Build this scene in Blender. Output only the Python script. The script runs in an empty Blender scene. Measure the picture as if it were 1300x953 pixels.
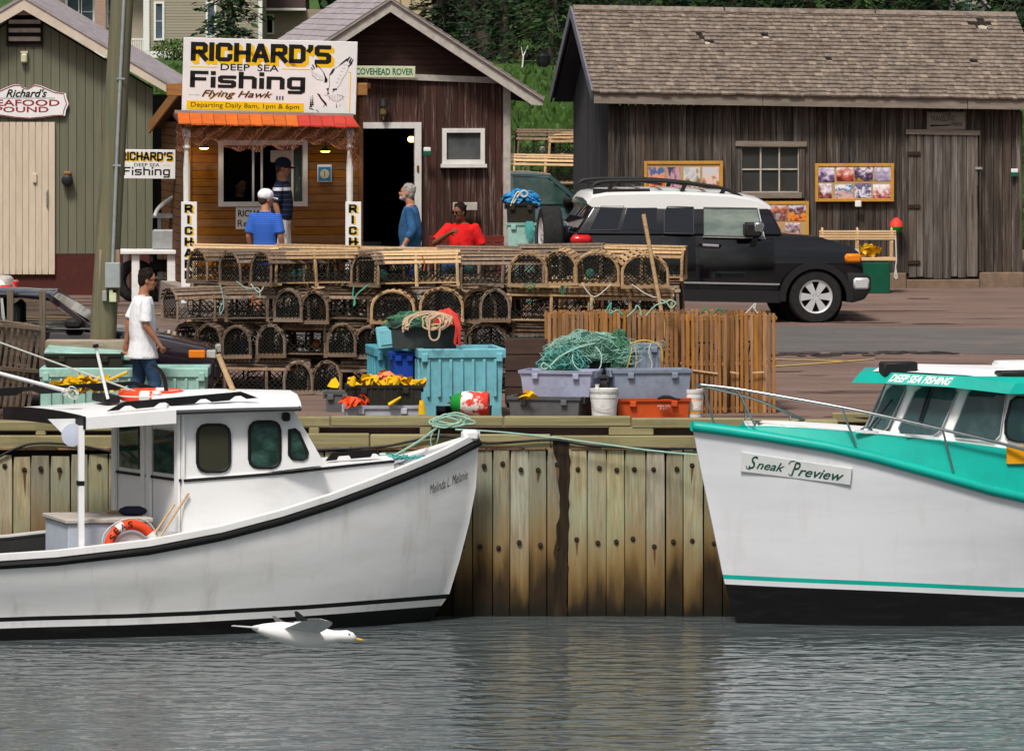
import bpy, math, random
from mathutils import Vector, Matrix, Euler, noise
R = math.radians
random.seed(11)
rnd = random.uniform
SC = bpy.context.scene
COL = SC.collection
V = Vector

# ------------------------------------------------------------------ camera, sky, sun, exposure
F, ZC = 9088.0, 6.884            # focal length in photo pixels (1300 wide), camera height above the water
cam = bpy.data.cameras.new("camera"); camo = bpy.data.objects.new("camera", cam); COL.objects.link(camo)
camo.location = (0, 0, ZC); camo.rotation_euler = (R(90), 0, 0)
cam.sensor_width = 36; cam.lens = 36 * F / 1300.0; cam.shift_y = -476.5 / 1300.0
cam.clip_start = 1; cam.clip_end = 5000
SC.camera = camo
SUN_EL, SUN_AZ = 56, 200          # azimuth: compass-like, 180 = from behind the camera
w = bpy.data.worlds.new("World"); SC.world = w; w.use_nodes = True
nt = w.node_tree; bg = nt.nodes['Background']
sky = nt.nodes.new('ShaderNodeTexSky'); sky.sky_type = 'NISHITA'; sky.sun_disc = False
sky.sun_elevation = R(SUN_EL); sky.sun_rotation = R(SUN_AZ); sky.dust_density = 6; sky.air_density = 1.2; sky.ozone_density = 1
hs = nt.nodes.new('ShaderNodeHueSaturation'); hs.inputs['Saturation'].default_value = 0.6
nt.links.new(sky.outputs[0], hs.inputs['Color'])
wtc = nt.nodes.new('ShaderNodeTexCoord'); wmp = nt.nodes.new('ShaderNodeMapping'); wmp.inputs['Scale'].default_value = (2.2, 2.2, 6.5); wno = nt.nodes.new('ShaderNodeTexNoise'); wno.inputs['Scale'].default_value = 1; wno.inputs['Detail'].default_value = 6
wmr = nt.nodes.new('ShaderNodeMapRange'); wmr.inputs['From Min'].default_value = .3; wmr.inputs['From Max'].default_value = .7; wmr.inputs['To Min'].default_value = .6; wmr.inputs['To Max'].default_value = 1.4
wmx = nt.nodes.new('ShaderNodeVectorMath'); wmx.operation = 'SCALE'         # broken cloud all over the sky
nt.links.new(wtc.outputs['Generated'], wmp.inputs[0]); nt.links.new(wmp.outputs[0], wno.inputs['Vector']); nt.links.new(wno.outputs['Fac'], wmr.inputs['Value'])
nt.links.new(hs.outputs[0], wmx.inputs[0]); nt.links.new(wmr.outputs[0], wmx.inputs['Scale']); nt.links.new(wmx.outputs[0], bg.inputs['Color'])
bg.inputs['Strength'].default_value = 0.055
sd = bpy.data.lights.new("sun", 'SUN'); sd.energy = 2.0; sd.angle = R(12); sd.color = (1, .95, .88)
so = bpy.data.objects.new("sun", sd); COL.objects.link(so)
_d = V((math.sin(R(SUN_AZ)) * math.cos(R(SUN_EL)), math.cos(R(SUN_AZ)) * math.cos(R(SUN_EL)), math.sin(R(SUN_EL))))
so.rotation_euler = _d.to_track_quat('Z', 'Y').to_euler(); so.location = (0, -50, 80)
SC.view_settings.view_transform = 'Standard'; SC.view_settings.look = 'None'
SC.view_settings.exposure = 0.68; SC.view_settings.gamma = 1
try: SC.cycles.max_bounces = 6; SC.cycles.transparent_max_bounces = 12
except Exception: pass

# ------------------------------------------------------------------ picture <-> place
def X(px, Y): return (px - 650.0) * Y / F
def Z(py, Y): return ZC - py * Y / F
def P(px, py, Y): return V((X(px, Y), Y, Z(py, Y)))
def lerp(a, b, t): return a + (b - a) * t
def interp(pts, x):
    if x <= pts[0][0]: return pts[0][1]
    for (a, b), (c, d) in zip(pts, pts[1:]):
        if x <= c: return b + (d - b) * (x - a) / (c - a)
    return pts[-1][1]
GP = [(-50, 2.086), (80, 2.086), (104, 2.717), (115, 3.0), (330, 4.2), (500, 8), (900, 25)]
def G(Y): return interp(GP, Y)
def GYpx(py):                       # the yard row seen at picture row py
    return 6.902 / (py / F + .0263)
def unproj(px, py, org, a, yl):     # point of the vertical plane y = yl of a frame at org turned by a, as local (x, z)
    t = (px - 650.0) / F
    ox, oy = org[0] - math.sin(a) * yl, org[1] + math.cos(a) * yl
    x = (t * oy - ox) / (math.cos(a) - t * math.sin(a))
    Y = oy + x * math.sin(a)
    return x, Z(py, Y) - (org[2] if len(org) > 2 else 0)

# ------------------------------------------------------------------ materials
def lin(c):
    if isinstance(c, str):
        c = [int(c[i:i + 2], 16) / 255 for i in (0, 2, 4)]
        return tuple((x / 12.92 if x < .04045 else ((x + .055) / 1.055) ** 2.4) for x in c)
    return tuple(c)
def pm(name, c, c2=None, rough=.6, metal=0, sc=(6, 6, 6), lo=.35, hi=.65, det=5, bump=0, bdist=.01, rv=0, coord='pos', c3=None, s3=1.2, lo3=.5, hi3=.7,
       trans=0, coat=0, em=0, ior=1.45, spec=.25, rh=0, dist=0, sc3=None):
    m = bpy.data.materials.new(name); m.use_nodes = True
    n = m.node_tree.nodes; L = m.node_tree.links; b = n['Principled BSDF']
    c = lin(c); c2 = lin(c2) if c2 else None; c3 = lin(c3) if c3 else None
    b.inputs['Roughness'].default_value = rough; b.inputs['Metallic'].default_value = metal
    b.inputs['IOR'].default_value = ior; b.inputs['Specular IOR Level'].default_value = spec
    b.inputs['Transmission Weight'].default_value = trans; b.inputs['Coat Weight'].default_value = coat
    b.inputs['Base Color'].default_value = (*c, 1)
    if em:
        b.inputs['Emission Color'].default_value = (*c, 1); b.inputs['Emission Strength'].default_value = em
    if c2 is None and not rv and not bump: return m
    if coord == 'pos':
        g = n.new('ShaderNodeNewGeometry'); vec = g.outputs['Position']
    else:
        g = n.new('ShaderNodeTexCoord'); vec = g.outputs['Object']
    oi = n.new('ShaderNodeObjectInfo')
    mu = n.new('ShaderNodeMath'); mu.operation = 'MULTIPLY'; mu.inputs[1].default_value = 47.0; L.new(oi.outputs['Random'], mu.inputs[0])
    ad = n.new('ShaderNodeVectorMath'); ad.operation = 'ADD'; L.new(vec, ad.inputs[0]); L.new(mu.outputs[0], ad.inputs[1])
    mp = n.new('ShaderNodeMapping'); mp.inputs['Scale'].default_value = sc; L.new(ad.outputs[0], mp.inputs['Vector'])
    no = n.new('ShaderNodeTexNoise'); no.inputs['Scale'].default_value = 1; no.inputs['Detail'].default_value = det; no.inputs['Distortion'].default_value = dist
    no.inputs['Roughness'].default_value = .62
    L.new(mp.outputs[0], no.inputs['Vector'])
    col = None
    if c2 is not None:
        mr = n.new('ShaderNodeMapRange'); mr.inputs['From Min'].default_value = lo; mr.inputs['From Max'].default_value = hi; L.new(no.outputs['Fac'], mr.inputs['Value'])
        mx = n.new('ShaderNodeMix'); mx.data_type = 'RGBA'; mx.inputs['A'].default_value = (*c, 1); mx.inputs['B'].default_value = (*c2, 1)
        L.new(mr.outputs[0], mx.inputs['Factor']); col = mx.outputs['Result']
    else:
        rg = n.new('ShaderNodeRGB'); rg.outputs[0].default_value = (*c, 1); col = rg.outputs[0]
    if c3 is not None:
        n3 = n.new('ShaderNodeTexNoise'); n3.inputs['Scale'].default_value = s3; n3.inputs['Detail'].default_value = 6; n3.inputs['Roughness'].default_value = .7
        if sc3:
            m3 = n.new('ShaderNodeMapping'); m3.inputs['Scale'].default_value = sc3; L.new(ad.outputs[0], m3.inputs['Vector']); L.new(m3.outputs[0], n3.inputs['Vector'])
        else: L.new(ad.outputs[0], n3.inputs['Vector'])
        mr3 = n.new('ShaderNodeMapRange'); mr3.inputs['From Min'].default_value = lo3; mr3.inputs['From Max'].default_value = hi3; L.new(n3.outputs['Fac'], mr3.inputs['Value'])
        mx3 = n.new('ShaderNodeMix'); mx3.data_type = 'RGBA'; mx3.inputs['B'].default_value = (*c3, 1)
        L.new(mr3.outputs[0], mx3.inputs['Factor']); L.new(col, mx3.inputs['A']); col = mx3.outputs['Result']
    if rv or rh:
        h = n.new('ShaderNodeHueSaturation')
        mv = n.new('ShaderNodeMapRange'); mv.inputs['To Min'].default_value = 1 - rv; mv.inputs['To Max'].default_value = 1 + rv; L.new(oi.outputs['Random'], mv.inputs['Value'])
        L.new(mv.outputs[0], h.inputs['Value'])
        if rh:
            ms = n.new('ShaderNodeMath'); ms.operation = 'FRACT'; m7 = n.new('ShaderNodeMath'); m7.operation = 'MULTIPLY'; m7.inputs[1].default_value = 7.3
            L.new(oi.outputs['Random'], m7.inputs[0]); L.new(m7.outputs[0], ms.inputs[0])
            mh = n.new('ShaderNodeMapRange'); mh.inputs['To Min'].default_value = 1 - rh; mh.inputs['To Max'].default_value = 1 + rh; L.new(ms.outputs[0], mh.inputs['Value'])
            L.new(mh.outputs[0], h.inputs['Saturation'])
        L.new(col, h.inputs['Color']); col = h.outputs[0]
    L.new(col, b.inputs['Base Color'])
    if bump:
        bp = n.new('ShaderNodeBump'); bp.inputs['Strength'].default_value = bump; bp.inputs['Distance'].default_value = bdist
        L.new(no.outputs['Fac'], bp.inputs['Height']); L.new(bp.outputs[0], b.inputs['Normal'])
    return m

# ------------------------------------------------------------------ mesh building
class MB:
    def __init__(s): s.v = []; s.f = []; s.m = []; s.o = V((0, 0, 0))
    def add(s, vs, fs, m=0):
        k = len(s.v); s.v += [tuple(V(p) - s.o) for p in vs]; s.f += [tuple(i + k for i in f) for f in fs]; s.m += [m] * len(fs); return s
    def poly(s, pts, m=0): return s.add(pts, [tuple(range(len(pts)))], m)
    def box(s, x0, x1, y0, y1, z0, z1, m=0):
        return s.add([(x0, y0, z0), (x1, y0, z0), (x1, y1, z0), (x0, y1, z0), (x0, y0, z1), (x1, y0, z1), (x1, y1, z1), (x0, y1, z1)],
                     [(0, 3, 2, 1), (4, 5, 6, 7), (0, 1, 5, 4), (1, 2, 6, 5), (2, 3, 7, 6), (3, 0, 4, 7)], m)
    def cbox(s, x0, x1, y0, y1, z0, z1, c=.01, m=0):      # box with chamfered edges
        X3 = [(x0, x0 + c, x1 - c, x1), (y0, y0 + c, y1 - c, y1), (z0, z0 + c, z1 - c, z1)]
        vs = []; ix = {}
        for i in (0, 1):
            for j in (0, 1):
                for k in (0, 1):
                    for a in range(3):
                        q = [X3[0][(1, 2)[i]], X3[1][(1, 2)[j]], X3[2][(1, 2)[k]]]
                        q[a] = X3[a][(0, 3)[(i, j, k)[a]]]
                        ix[(i, j, k, a)] = len(vs); vs.append(tuple(q))
        fs = []
        for a in range(3):
            b, c_ = (a + 1) % 3, (a + 2) % 3
            for sgn in (0, 1):
                lp = []
                for (p, q) in ((0, 0), (1, 0), (1, 1), (0, 1)):
                    t = [0, 0, 0]; t[a] = sgn; t[b] = p; t[c_] = q; lp.append(ix[(*t, a)])
                fs.append(tuple(lp if sgn else lp[::-1]))
            for p in (0, 1):
                for q in (0, 1):
                    t0 = [0, 0, 0]; t0[b] = p; t0[c_] = q; t1 = list(t0); t1[a] = 1
                    lp = [ix[(*t0, b)], ix[(*t1, b)], ix[(*t1, c_)], ix[(*t0, c_)]]
                    fs.append(tuple(lp if p != q else lp[::-1]))
        for i in (0, 1):
            for j in (0, 1):
                for k in (0, 1):
                    lp = [ix[(i, j, k, a)] for a in range(3)]
                    fs.append(tuple(lp if (i + j + k) % 2 else lp[::-1]))
        return s.add(vs, fs, m)
    def bar(s, p0, p1, w, h, up=(0, 0, 1), m=0):
        p0, p1 = V(p0), V(p1); d = (p1 - p0).normalized(); u = V(up)
        if abs(d.dot(u)) > .98: u = V((0, 1, 0))
        sd = d.cross(u).normalized(); u = sd.cross(d).normalized(); a, b = sd * w / 2, u * h / 2
        return s.add([p0 - a - b, p0 + a - b, p0 + a + b, p0 - a + b, p1 - a - b, p1 + a - b, p1 + a + b, p1 - a + b],
                     [(0, 1, 2, 3), (7, 6, 5, 4), (4, 5, 1, 0), (5, 6, 2, 1), (6, 7, 3, 2), (7, 4, 0, 3)], m)
    def tube(s, pts, r, n=6, m=0, closed=False, cap=True, flat=1.0):
        pts = [V(p) for p in pts]; N = len(pts); rs = r if isinstance(r, (list, tuple)) else [r] * N
        k = len(s.v); prev = None
        for i, p in enumerate(pts):
            if closed: d = pts[(i + 1) % N] - pts[i - 1]
            else: d = pts[min(i + 1, N - 1)] - pts[max(i - 1, 0)]
            if d.length < 1e-9: d = V((0, 0, 1))
            d.normalize()
            if prev is None:
                u = V((0, 0, 1)) if abs(d.z) < .9 else V((0, 1, 0))
            else: u = prev
            u = (u - d * u.dot(d))
            if u.length < 1e-6: u = d.orthogonal()
            u.normalize(); prev = u; sd = d.cross(u)
            for j in range(n):
                t = 2 * math.pi * j / n
                s.v.append(tuple(p + (sd * math.cos(t) + u * math.sin(t) * flat) * rs[i] - s.o))
        M = N if closed else N - 1
        for i in range(M):
            for j in range(n):
                a = k + i * n + j; b = k + i * n + (j + 1) % n; i2 = (i + 1) % N
                c = k + i2 * n + (j + 1) % n; d_ = k + i2 * n + j
                s.f.append((a, b, c, d_)); s.m.append(m)
        if cap and not closed:
            s.f.append(tuple(k + j for j in range(n))[::-1]); s.m.append(m)
            s.f.append(tuple(k + (N - 1) * n + j for j in range(n))); s.m.append(m)
        return s
    def loft(s, rings, m=0, cap=True, close=True):        # rings of equal length
        k = len(s.v); n = len(rings[0])
        for r in rings: s.v += [tuple(V(p) - s.o) for p in r]
        for i in range(len(rings) - 1):
            for j in range(n if close else n - 1):
                a = k + i * n + j; b = k + i * n + (j + 1) % n
                s.f.append((a, b, b + n, a + n)); s.m.append(m[i] if isinstance(m, list) else m)
        m0 = m[0] if isinstance(m, list) else m
        if cap:
            s.f.append(tuple(k + j for j in range(n))[::-1]); s.m.append(m0)
            s.f.append(tuple(k + (len(rings) - 1) * n + j for j in range(n))); s.m.append(m0)
        return s
    def lathe(s, prof, c=(0, 0, 0), ax='z', n=14, m=0, cap=True):
        c = V(c); rings = []
        for r, h in prof:
            rg = []
            for j in range(n):
                t = 2 * math.pi * j / n; a, b = r * math.cos(t), r * math.sin(t)
                rg.append(c + V({'z': (a, b, h), 'y': (b, h, a), 'x': (h, a, b)}[ax]))
            rings.append(rg)
        return s.loft(rings, m, cap)
    def prism(s, pts, vec, m=0):                          # polygon pushed along a vector
        pts = [V(p) for p in pts]; vec = V(vec); n = len(pts)
        return s.add(pts + [p + vec for p in pts], [tuple(range(n))[::-1], tuple(range(n, 2 * n))] + [(i, (i + 1) % n, (i + 1) % n + n, i + n) for i in range(n)], m)
    def ball(s, c, r, n=10, m=0, k=6):
        r = r if isinstance(r, (tuple, list)) else (r, r, r); c = V(c); rings = []
        for i in range(1, k):
            t = math.pi * i / k - math.pi / 2
            rings.append([c + V((r[0] * math.cos(t) * math.cos(2 * math.pi * j / n), r[1] * math.cos(t) * math.sin(2 * math.pi * j / n), r[2] * math.sin(t))) for j in range(n)])
        return s.loft(rings, m, True)
    def mesh(s, name, mats, smooth=0):
        me = bpy.data.meshes.new(name); me.from_pydata(s.v, [], s.f)
        for m in (mats if isinstance(mats, (list, tuple)) else [mats]): me.materials.append(m)
        me.polygons.foreach_set('material_index', s.m)
        if smooth:
            me.polygons.foreach_set('use_smooth', [True] * len(s.f)); me.set_sharp_from_angle(angle=R(smooth))
        me.update(); return me
    def build(s, name, mats, parent=None, smooth=0, loc=(0, 0, 0), rot=(0, 0, 0)):
        return obj(name, s.mesh(name, mats, smooth), parent, loc, rot)
def obj(name, me, parent=None, loc=(0, 0, 0), rot=(0, 0, 0), scale=(1, 1, 1)):
    o = bpy.data.objects.new(name, me); COL.objects.link(o); o.parent = parent
    o.location = loc; o.rotation_euler = rot; o.scale = scale; return o
def tag(o, label=None, cat=None, group=None, kind=None):
    if label: o['label'] = label
    if cat: o['category'] = cat
    if group: o['group'] = group
    if kind: o['kind'] = kind
    return o
def thing(name, label, cat, loc=(0, 0, 0), rz=0, group=None):
    return tag(obj(name, None, None, loc, (0, 0, rz)), label, cat, group)
def kids(o): return [c for c in o.children]
def dup(root, loc, rot, label, group=None):
    def cp(o, par):
        c = o.copy(); COL.objects.link(c); c.parent = par
        for ch in o.children: cp(ch, c)
        return c
    r = cp(root, None); r.location = loc; r.rotation_euler = rot; r['label'] = label
    if group: r['group'] = group
    return r
def solidify(o, mods):                                    # bake modifiers into the mesh
    for typ, kw in mods:
        md = o.modifiers.new(typ, typ)
        for k, v in kw.items(): setattr(md, k, v)
    dg = bpy.context.evaluated_depsgraph_get(); dg.update()
    me = bpy.data.meshes.new_from_object(o.evaluated_get(dg)); o.modifiers.clear(); o.data = me; return o
def bevel(o, w=.02, seg=2, ang=35, smooth=40):
    solidify(o, [('BEVEL', dict(width=w, segments=seg, limit_method='ANGLE', angle_limit=R(ang)))])
    if smooth:
        o.data.polygons.foreach_set('use_smooth', [True] * len(o.data.polygons)); o.data.set_sharp_from_angle(angle=R(smooth))
    return o
def curve_sides(o, z0, k, W, zs):                         # gives flat car flanks their barrel shape
    import bmesh
    bm = bmesh.new(); bm.from_mesh(o.data)
    for z in zs: bmesh.ops.bisect_plane(bm, geom=bm.verts[:] + bm.edges[:] + bm.faces[:], plane_co=(0, 0, z), plane_no=(0, 0, 1))
    for v in bm.verts:
        d = k * (v.co.z - z0) ** 2 * (1 if v.co.z > z0 else .5)
        if v.co.y < W * .25: v.co.y += d
        elif v.co.y > W * .75: v.co.y -= d
    bm.to_mesh(o.data); bm.free()
    o.data.polygons.foreach_set('use_smooth', [True] * len(o.data.polygons)); o.data.set_sharp_from_angle(angle=R(40))
def spline(pts, n=6, closed=False):                       # Catmull-Rom through points
    pts = [V(p) for p in pts]; N = len(pts); out = []
    rng = range(N if closed else N - 1)
    for i in rng:
        if closed: a, b, c, d = pts[i - 1], pts[i], pts[(i + 1) % N], pts[(i + 2) % N]
        else: a, b, c, d = pts[max(i - 1, 0)], pts[i], pts[i + 1], pts[min(i + 2, N - 1)]
        for k in range(n):
            t = k / n
            out.append(.5 * ((2 * b) + (c - a) * t + (2 * a - 5 * b + 4 * c - d) * t * t + (3 * b - a - 3 * c + d) * t ** 3))
    if not closed: out.append(pts[-1])
    return out

# flat lettering: a text turned to mesh and fitted to a rectangle of the local x/z plane, facing -y
def lettering(body, u0, u1, v0, v1, y, m, parent, bold=0, shear=0, name='lettering', thick=.004, spacing=1, curve=None):
    cu = bpy.data.curves.new('t', 'FONT'); cu.body = body; cu.offset = bold; cu.shear = shear; cu.resolution_u = 3; cu.space_character = spacing
    cu.fill_mode = 'FRONT'
    o = bpy.data.objects.new('t', cu); COL.objects.link(o)
    dg = bpy.context.evaluated_depsgraph_get(); dg.update()
    me = bpy.data.meshes.new_from_object(o.evaluated_get(dg)); bpy.data.objects.remove(o); bpy.data.curves.remove(cu)
    xs = [v.co.x for v in me.vertices]; ys = [v.co.y for v in me.vertices]
    a, b, c, d = min(xs), max(xs), min(ys), max(ys)
    for v in me.vertices:
        u = u0 + (v.co.x - a) / (b - a) * (u1 - u0); t = (v.co.y - c) / (d - c); q = v0 + t * (v1 - v0)
        if curve: q += curve(u)
        v.co = (u, y, q)
    me.materials.clear(); me.materials.append(m); me.name = name
    return obj(name, me, parent)

# boards on a wall: local frame (origin o, direction u along the wall, n outward)
UNIT = None
def unit_box():
    global UNIT
    if UNIT is None:
        UNIT = {}
    return UNIT
def ubox(m):
    d = unit_box()
    if m.name not in d:
        d[m.name] = MB().cbox(-.5, .5, -.5, .5, -.5, .5, .04).mesh('board', m)
    return d[m.name]
def segs(a, b, cuts):                                      # [a,b] minus intervals
    out = [(a, b)]
    for c, d in cuts:
        nx = []
        for p, q in out:
            if d <= p or c >= q: nx.append((p, q))
            else:
                if c > p: nx.append((p, c))
                if d < q: nx.append((d, q))
        out = nx
    return [s for s in out if s[1] - s[0] > .015]
def boards_v(parent, o, ud, n, L, w, zb, zt, m, holes=(), t=.025, gap=.006, jit=.004, name='board', jw=.15, jb=.0):
    o, ud, n = V(o), V(ud).normalized(), V(n).normalized(); rz = math.atan2(ud.y, ud.x); u = 0
    while u < L - .01:
        ww = min(w * rnd(1 - jw, 1 + jw), L - u)
        if L - u - ww < w * .4: ww = L - u
        f0 = zb(u + ww / 2) if callable(zb) else zb; f0 += rnd(-jb, jb)
        ta, tb = (zt(u), zt(u + ww)) if callable(zt) else (zt, zt)
        cuts = [(c, d) for (a, b, c, d) in holes if a < u + ww * .5 < b]
        top = min(ta, tb)
        for p, q in segs(f0, top, cuts):
            j = rnd(-jit, jit); last = q == top
            c = o + ud * (u + ww / 2) + n * (t / 2 + j)
            if last and abs(ta - tb) > .003:
                mb = MB(); g = gap / 2; e = .5 * t
                pts = [(-ww / 2 + g, -e, p), (ww / 2 - g, -e, p), (ww / 2 - g, -e, tb), (-ww / 2 + g, -e, ta)]
                mb.prism(pts, (0, t, 0)); mb.build(name, m, parent, loc=(c.x, c.y, o.z), rot=(0, 0, rz))
            else:
                obj(name, ubox(m), parent, (c.x, c.y, o.z + (p + q) / 2), (0, 0, rz), (ww - gap, t, q - p))
        u += ww
def boards_h(parent, o, ud, n, L, h, z0, z1, m, holes=(), t=.022, gap=.004, name='board', ua=None, ub=None, tilt=.0):
    o, ud, n = V(o), V(ud).normalized(), V(n).normalized(); rz = math.atan2(ud.y, ud.x); z = z0
    while z < z1 - .01:
        hh = min(h, z1 - z); zm = z + hh / 2
        a = ua(zm) if ua else 0; b = ub(zm) if ub else L
        for p, q in segs(a, b, [(e, f) for (e, f, c, d) in holes if c < zm < d]):
            c = o + ud * ((p + q) / 2) + n * (t / 2 + rnd(-.002, .002))
            obj(name, ubox(m), parent, (c.x, c.y, o.z + zm), (tilt, 0, rz), (q - p, t, hh - gap))
        z += hh
def wall(mb, o, ud, L, zb, zt, holes=(), n=(0, -1, 0), t=.06, m=0):     # backing wall with real openings
    o, ud, n = V(o), V(ud).normalized(), V(n).normalized()
    us = sorted({0, L} | {c for h in holes for c in h[:2] if 0 < c < L} | ({L / 2} if callable(zt) else set()))
    for a, b in zip(us, us[1:]):
        ta, tb = (zt(a), zt(b)) if callable(zt) else (zt, zt)
        cuts = [(h[2], h[3]) for h in holes if h[0] <= a + 1e-6 and h[1] >= b - 1e-6]
        ss = segs(zb, min(ta, tb), cuts)
        for p, q in ss:
            qa, qb = (ta, tb) if q == min(ta, tb) else (q, q)
            A, B = o + ud * a, o + ud * b
            mb.prism([A + V((0, 0, p)), B + V((0, 0, p)), B + V((0, 0, qb)), A + V((0, 0, qa))], -n * t, m)
def shingles(mb, e0, e1, r0, r1, rows, wid, t=.012, miss=(), mi=0, jit=1.0):
    # roof slope: eave from e0 to e1, ridge from r0 to r1
    e0, e1, r0, r1 = V(e0), V(e1), V(r0), V(r1)
    nn = (e1 - e0).cross(r0 - e0).normalized()
    if nn.z < 0: nn = -nn
    for i in range(rows):
        a0, a1 = i / rows, min((i + 1.35) / rows, 1.0)
        A, B = e0.lerp(r0, a0), e1.lerp(r1, a0); C, D = e0.lerp(r0, a1), e1.lerp(r1, a1)
        L = (B - A).length; u = -rnd(0, wid) * .5
        while u < L:
            ww = wid * rnd(.6, 1.4); p, q = max(u, 0) / L, min(u + ww - .004, L) / L
            u += ww
            if q - p < .001: continue
            pm_ = (p + q) / 2
            if any((pm_ - mx) ** 2 / (sx * sx) + (a0 - my) ** 2 / (sy * sy) < rnd(.6, 1.2) for mx, my, sx, sy in miss): continue
            dz = rnd(-.004, .004) * jit; lift = t + rnd(0, .008) * jit; sl = (r0 - e0).normalized() * (-rnd(0, .018) * jit)
            a = A.lerp(B, p) + sl + nn * lift; b = A.lerp(B, q) + sl + nn * (lift + dz); c = C.lerp(D, q) + nn * .002; d = C.lerp(D, p) + nn * .002
            mb.add([a, b, c, d, a - nn * t, b - nn * t], [(0, 1, 2, 3), (4, 5, 1, 0), (4, 0, 3), (5, 2, 1)], random.choice(mi) if isinstance(mi, list) else mi)
# ------------------------------------------------------------------ shared materials
M = {}
def mk(k, *a, **kw): M[k] = pm(k, *a, **kw); return M[k]
VG, HG, YG = (28, 28, 1.6), (1.6, 28, 28), (28, 1.6, 28)      # grain directions: upright, along x, along y
mk('white_paint', (.78, .78, .77), (.62, .62, .60), rough=.5, sc=(3, 3, 6), lo=.45, hi=.8)
mk('hull_white', (.84, .84, .84), (.74, .735, .72), rough=.32, sc=(.9, 2, 5), lo=.45, hi=.8, c3=(.58, .55, .50), s3=1.0, lo3=.54, hi3=.85, sc3=(4.5, 4, .55))
mk('cabin_white', (.83, .835, .84), (.74, .74, .73), rough=.35, sc=(2, 2, 4), lo=.5, hi=.8)
mk('black_rubber', (.009, .009, .010), rough=.6, spec=.3)
mk('black_paint', (.006, .006, .007), (.012, .012, .012), rough=.45, spec=.3, sc=(4, 4, 4))
mk('boot_black', (.005, .005, .006), (.014, .014, .014), rough=.55, spec=.2, sc=(2, 2, 12), lo=.5, hi=.8)
mk('glass_dark', (.012, .015, .015), rough=.04, spec=.6)
mk('glass_green', (.02, .045, .04), (.05, .09, .08), rough=.05, sc=(5, 5, 5), spec=.6)
mk('steel', (.40, .40, .41), rough=.3, metal=1)
mk('galv', (.42, .44, .45), (.33, .34, .34), rough=.5, metal=.5, sc=(9, 9, 9))
mk('teal_paint', (.004, .42, .34), (.006, .35, .29), rough=.38, sc=(3, 3, 3))
mk('grey_deck', (.42, .44, .47), (.35, .36, .38), rough=.6, sc=(5, 5, 5))
mk('asphalt_red', (.215, .142, .115), (.130, .088, .074), rough=.9, sc=(.8, 3.2, 3), lo=.33, hi=.67, det=12, bump=.7, bdist=.03, c3=(.085, .066, .06), s3=.5, lo3=.50, hi3=.74, sc3=(.12, .55, 1))
mk('asphalt_grey', (.135, .125, .12), (.095, .088, .085), rough=.9, sc=(1, 5, 5), det=9, bump=.4, bdist=.02, c3=(.17, .13, .115), s3=.5, lo3=.55, hi3=.75)
mk('patch_dark', (.035, .028, .026), (.075, .06, .055), rough=.9, sc=(4, 9, 9), det=9, bump=.5, bdist=.02)
mk('line_yellow', (.50, .33, .07), (.27, .19, .11), rough=.8, sc=(3, 8, 8), lo=.4, hi=.6, det=8)
mk('grass', (.062, .118, .022), (.035, .078, .017), rough=.95, sc=(.9, .10, 1), det=9, lo=.35, hi=.65, bump=.6, bdist=.05, c3=(.15, .17, .05), s3=.05, lo3=.56, hi3=.75)
mk('grass_tuft', (.06, .12, .022), (.04, .085, .016), rough=.9, sc=(2, 2, 2), rv=.2)
mk('timber', (.32, .285, .15), (.20, .17, .085), rough=.85, sc=(1.2, 30, 30), lo=.3, hi=.75, bump=.3, bdist=.006, c3=(.10, .085, .05), s3=.8, lo3=.55, hi3=.8, rv=.12)
mk('concrete', (.30, .23, .16), (.22, .165, .12), rough=.9, sc=(4, 4, 4), bump=.4, bdist=.02)
mk('post_wood', (.19, .15, .11), (.10, .08, .06), rough=.9, sc=VG, bump=.3, rv=.15)
mk('needles', (.022, .055, .02), (.010, .028, .012), rough=.9, sc=(.8, .8, .8), lo=.35, hi=.65, c3=(.055, .10, .025), s3=.9, lo3=.55, hi3=.75, rv=.2)
mk('needles_light', (.05, .10, .025), (.02, .05, .018), rough=.9, sc=(.7, .7, .7), lo=.35, hi=.65, rv=.15)
mk('bark', (.09, .075, .06), (.05, .04, .035), rough=.95, sc=(5, 5, 1), bump=.6)
mk('siding', (.38, .34, .27), (.34, .30, .235), rough=.7, sc=(.5, .5, 9), rv=.05)
mk('house_trim', (.75, .75, .74), rough=.6)
mk('blue_pane', (.10, .14, .19), (.05, .07, .09), rough=.1, sc=(1, 1, 1))
mk('dark', (.006, .006, .006), rough=.9)
mk('dark_in', (.02, .017, .014), rough=.95)

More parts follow.
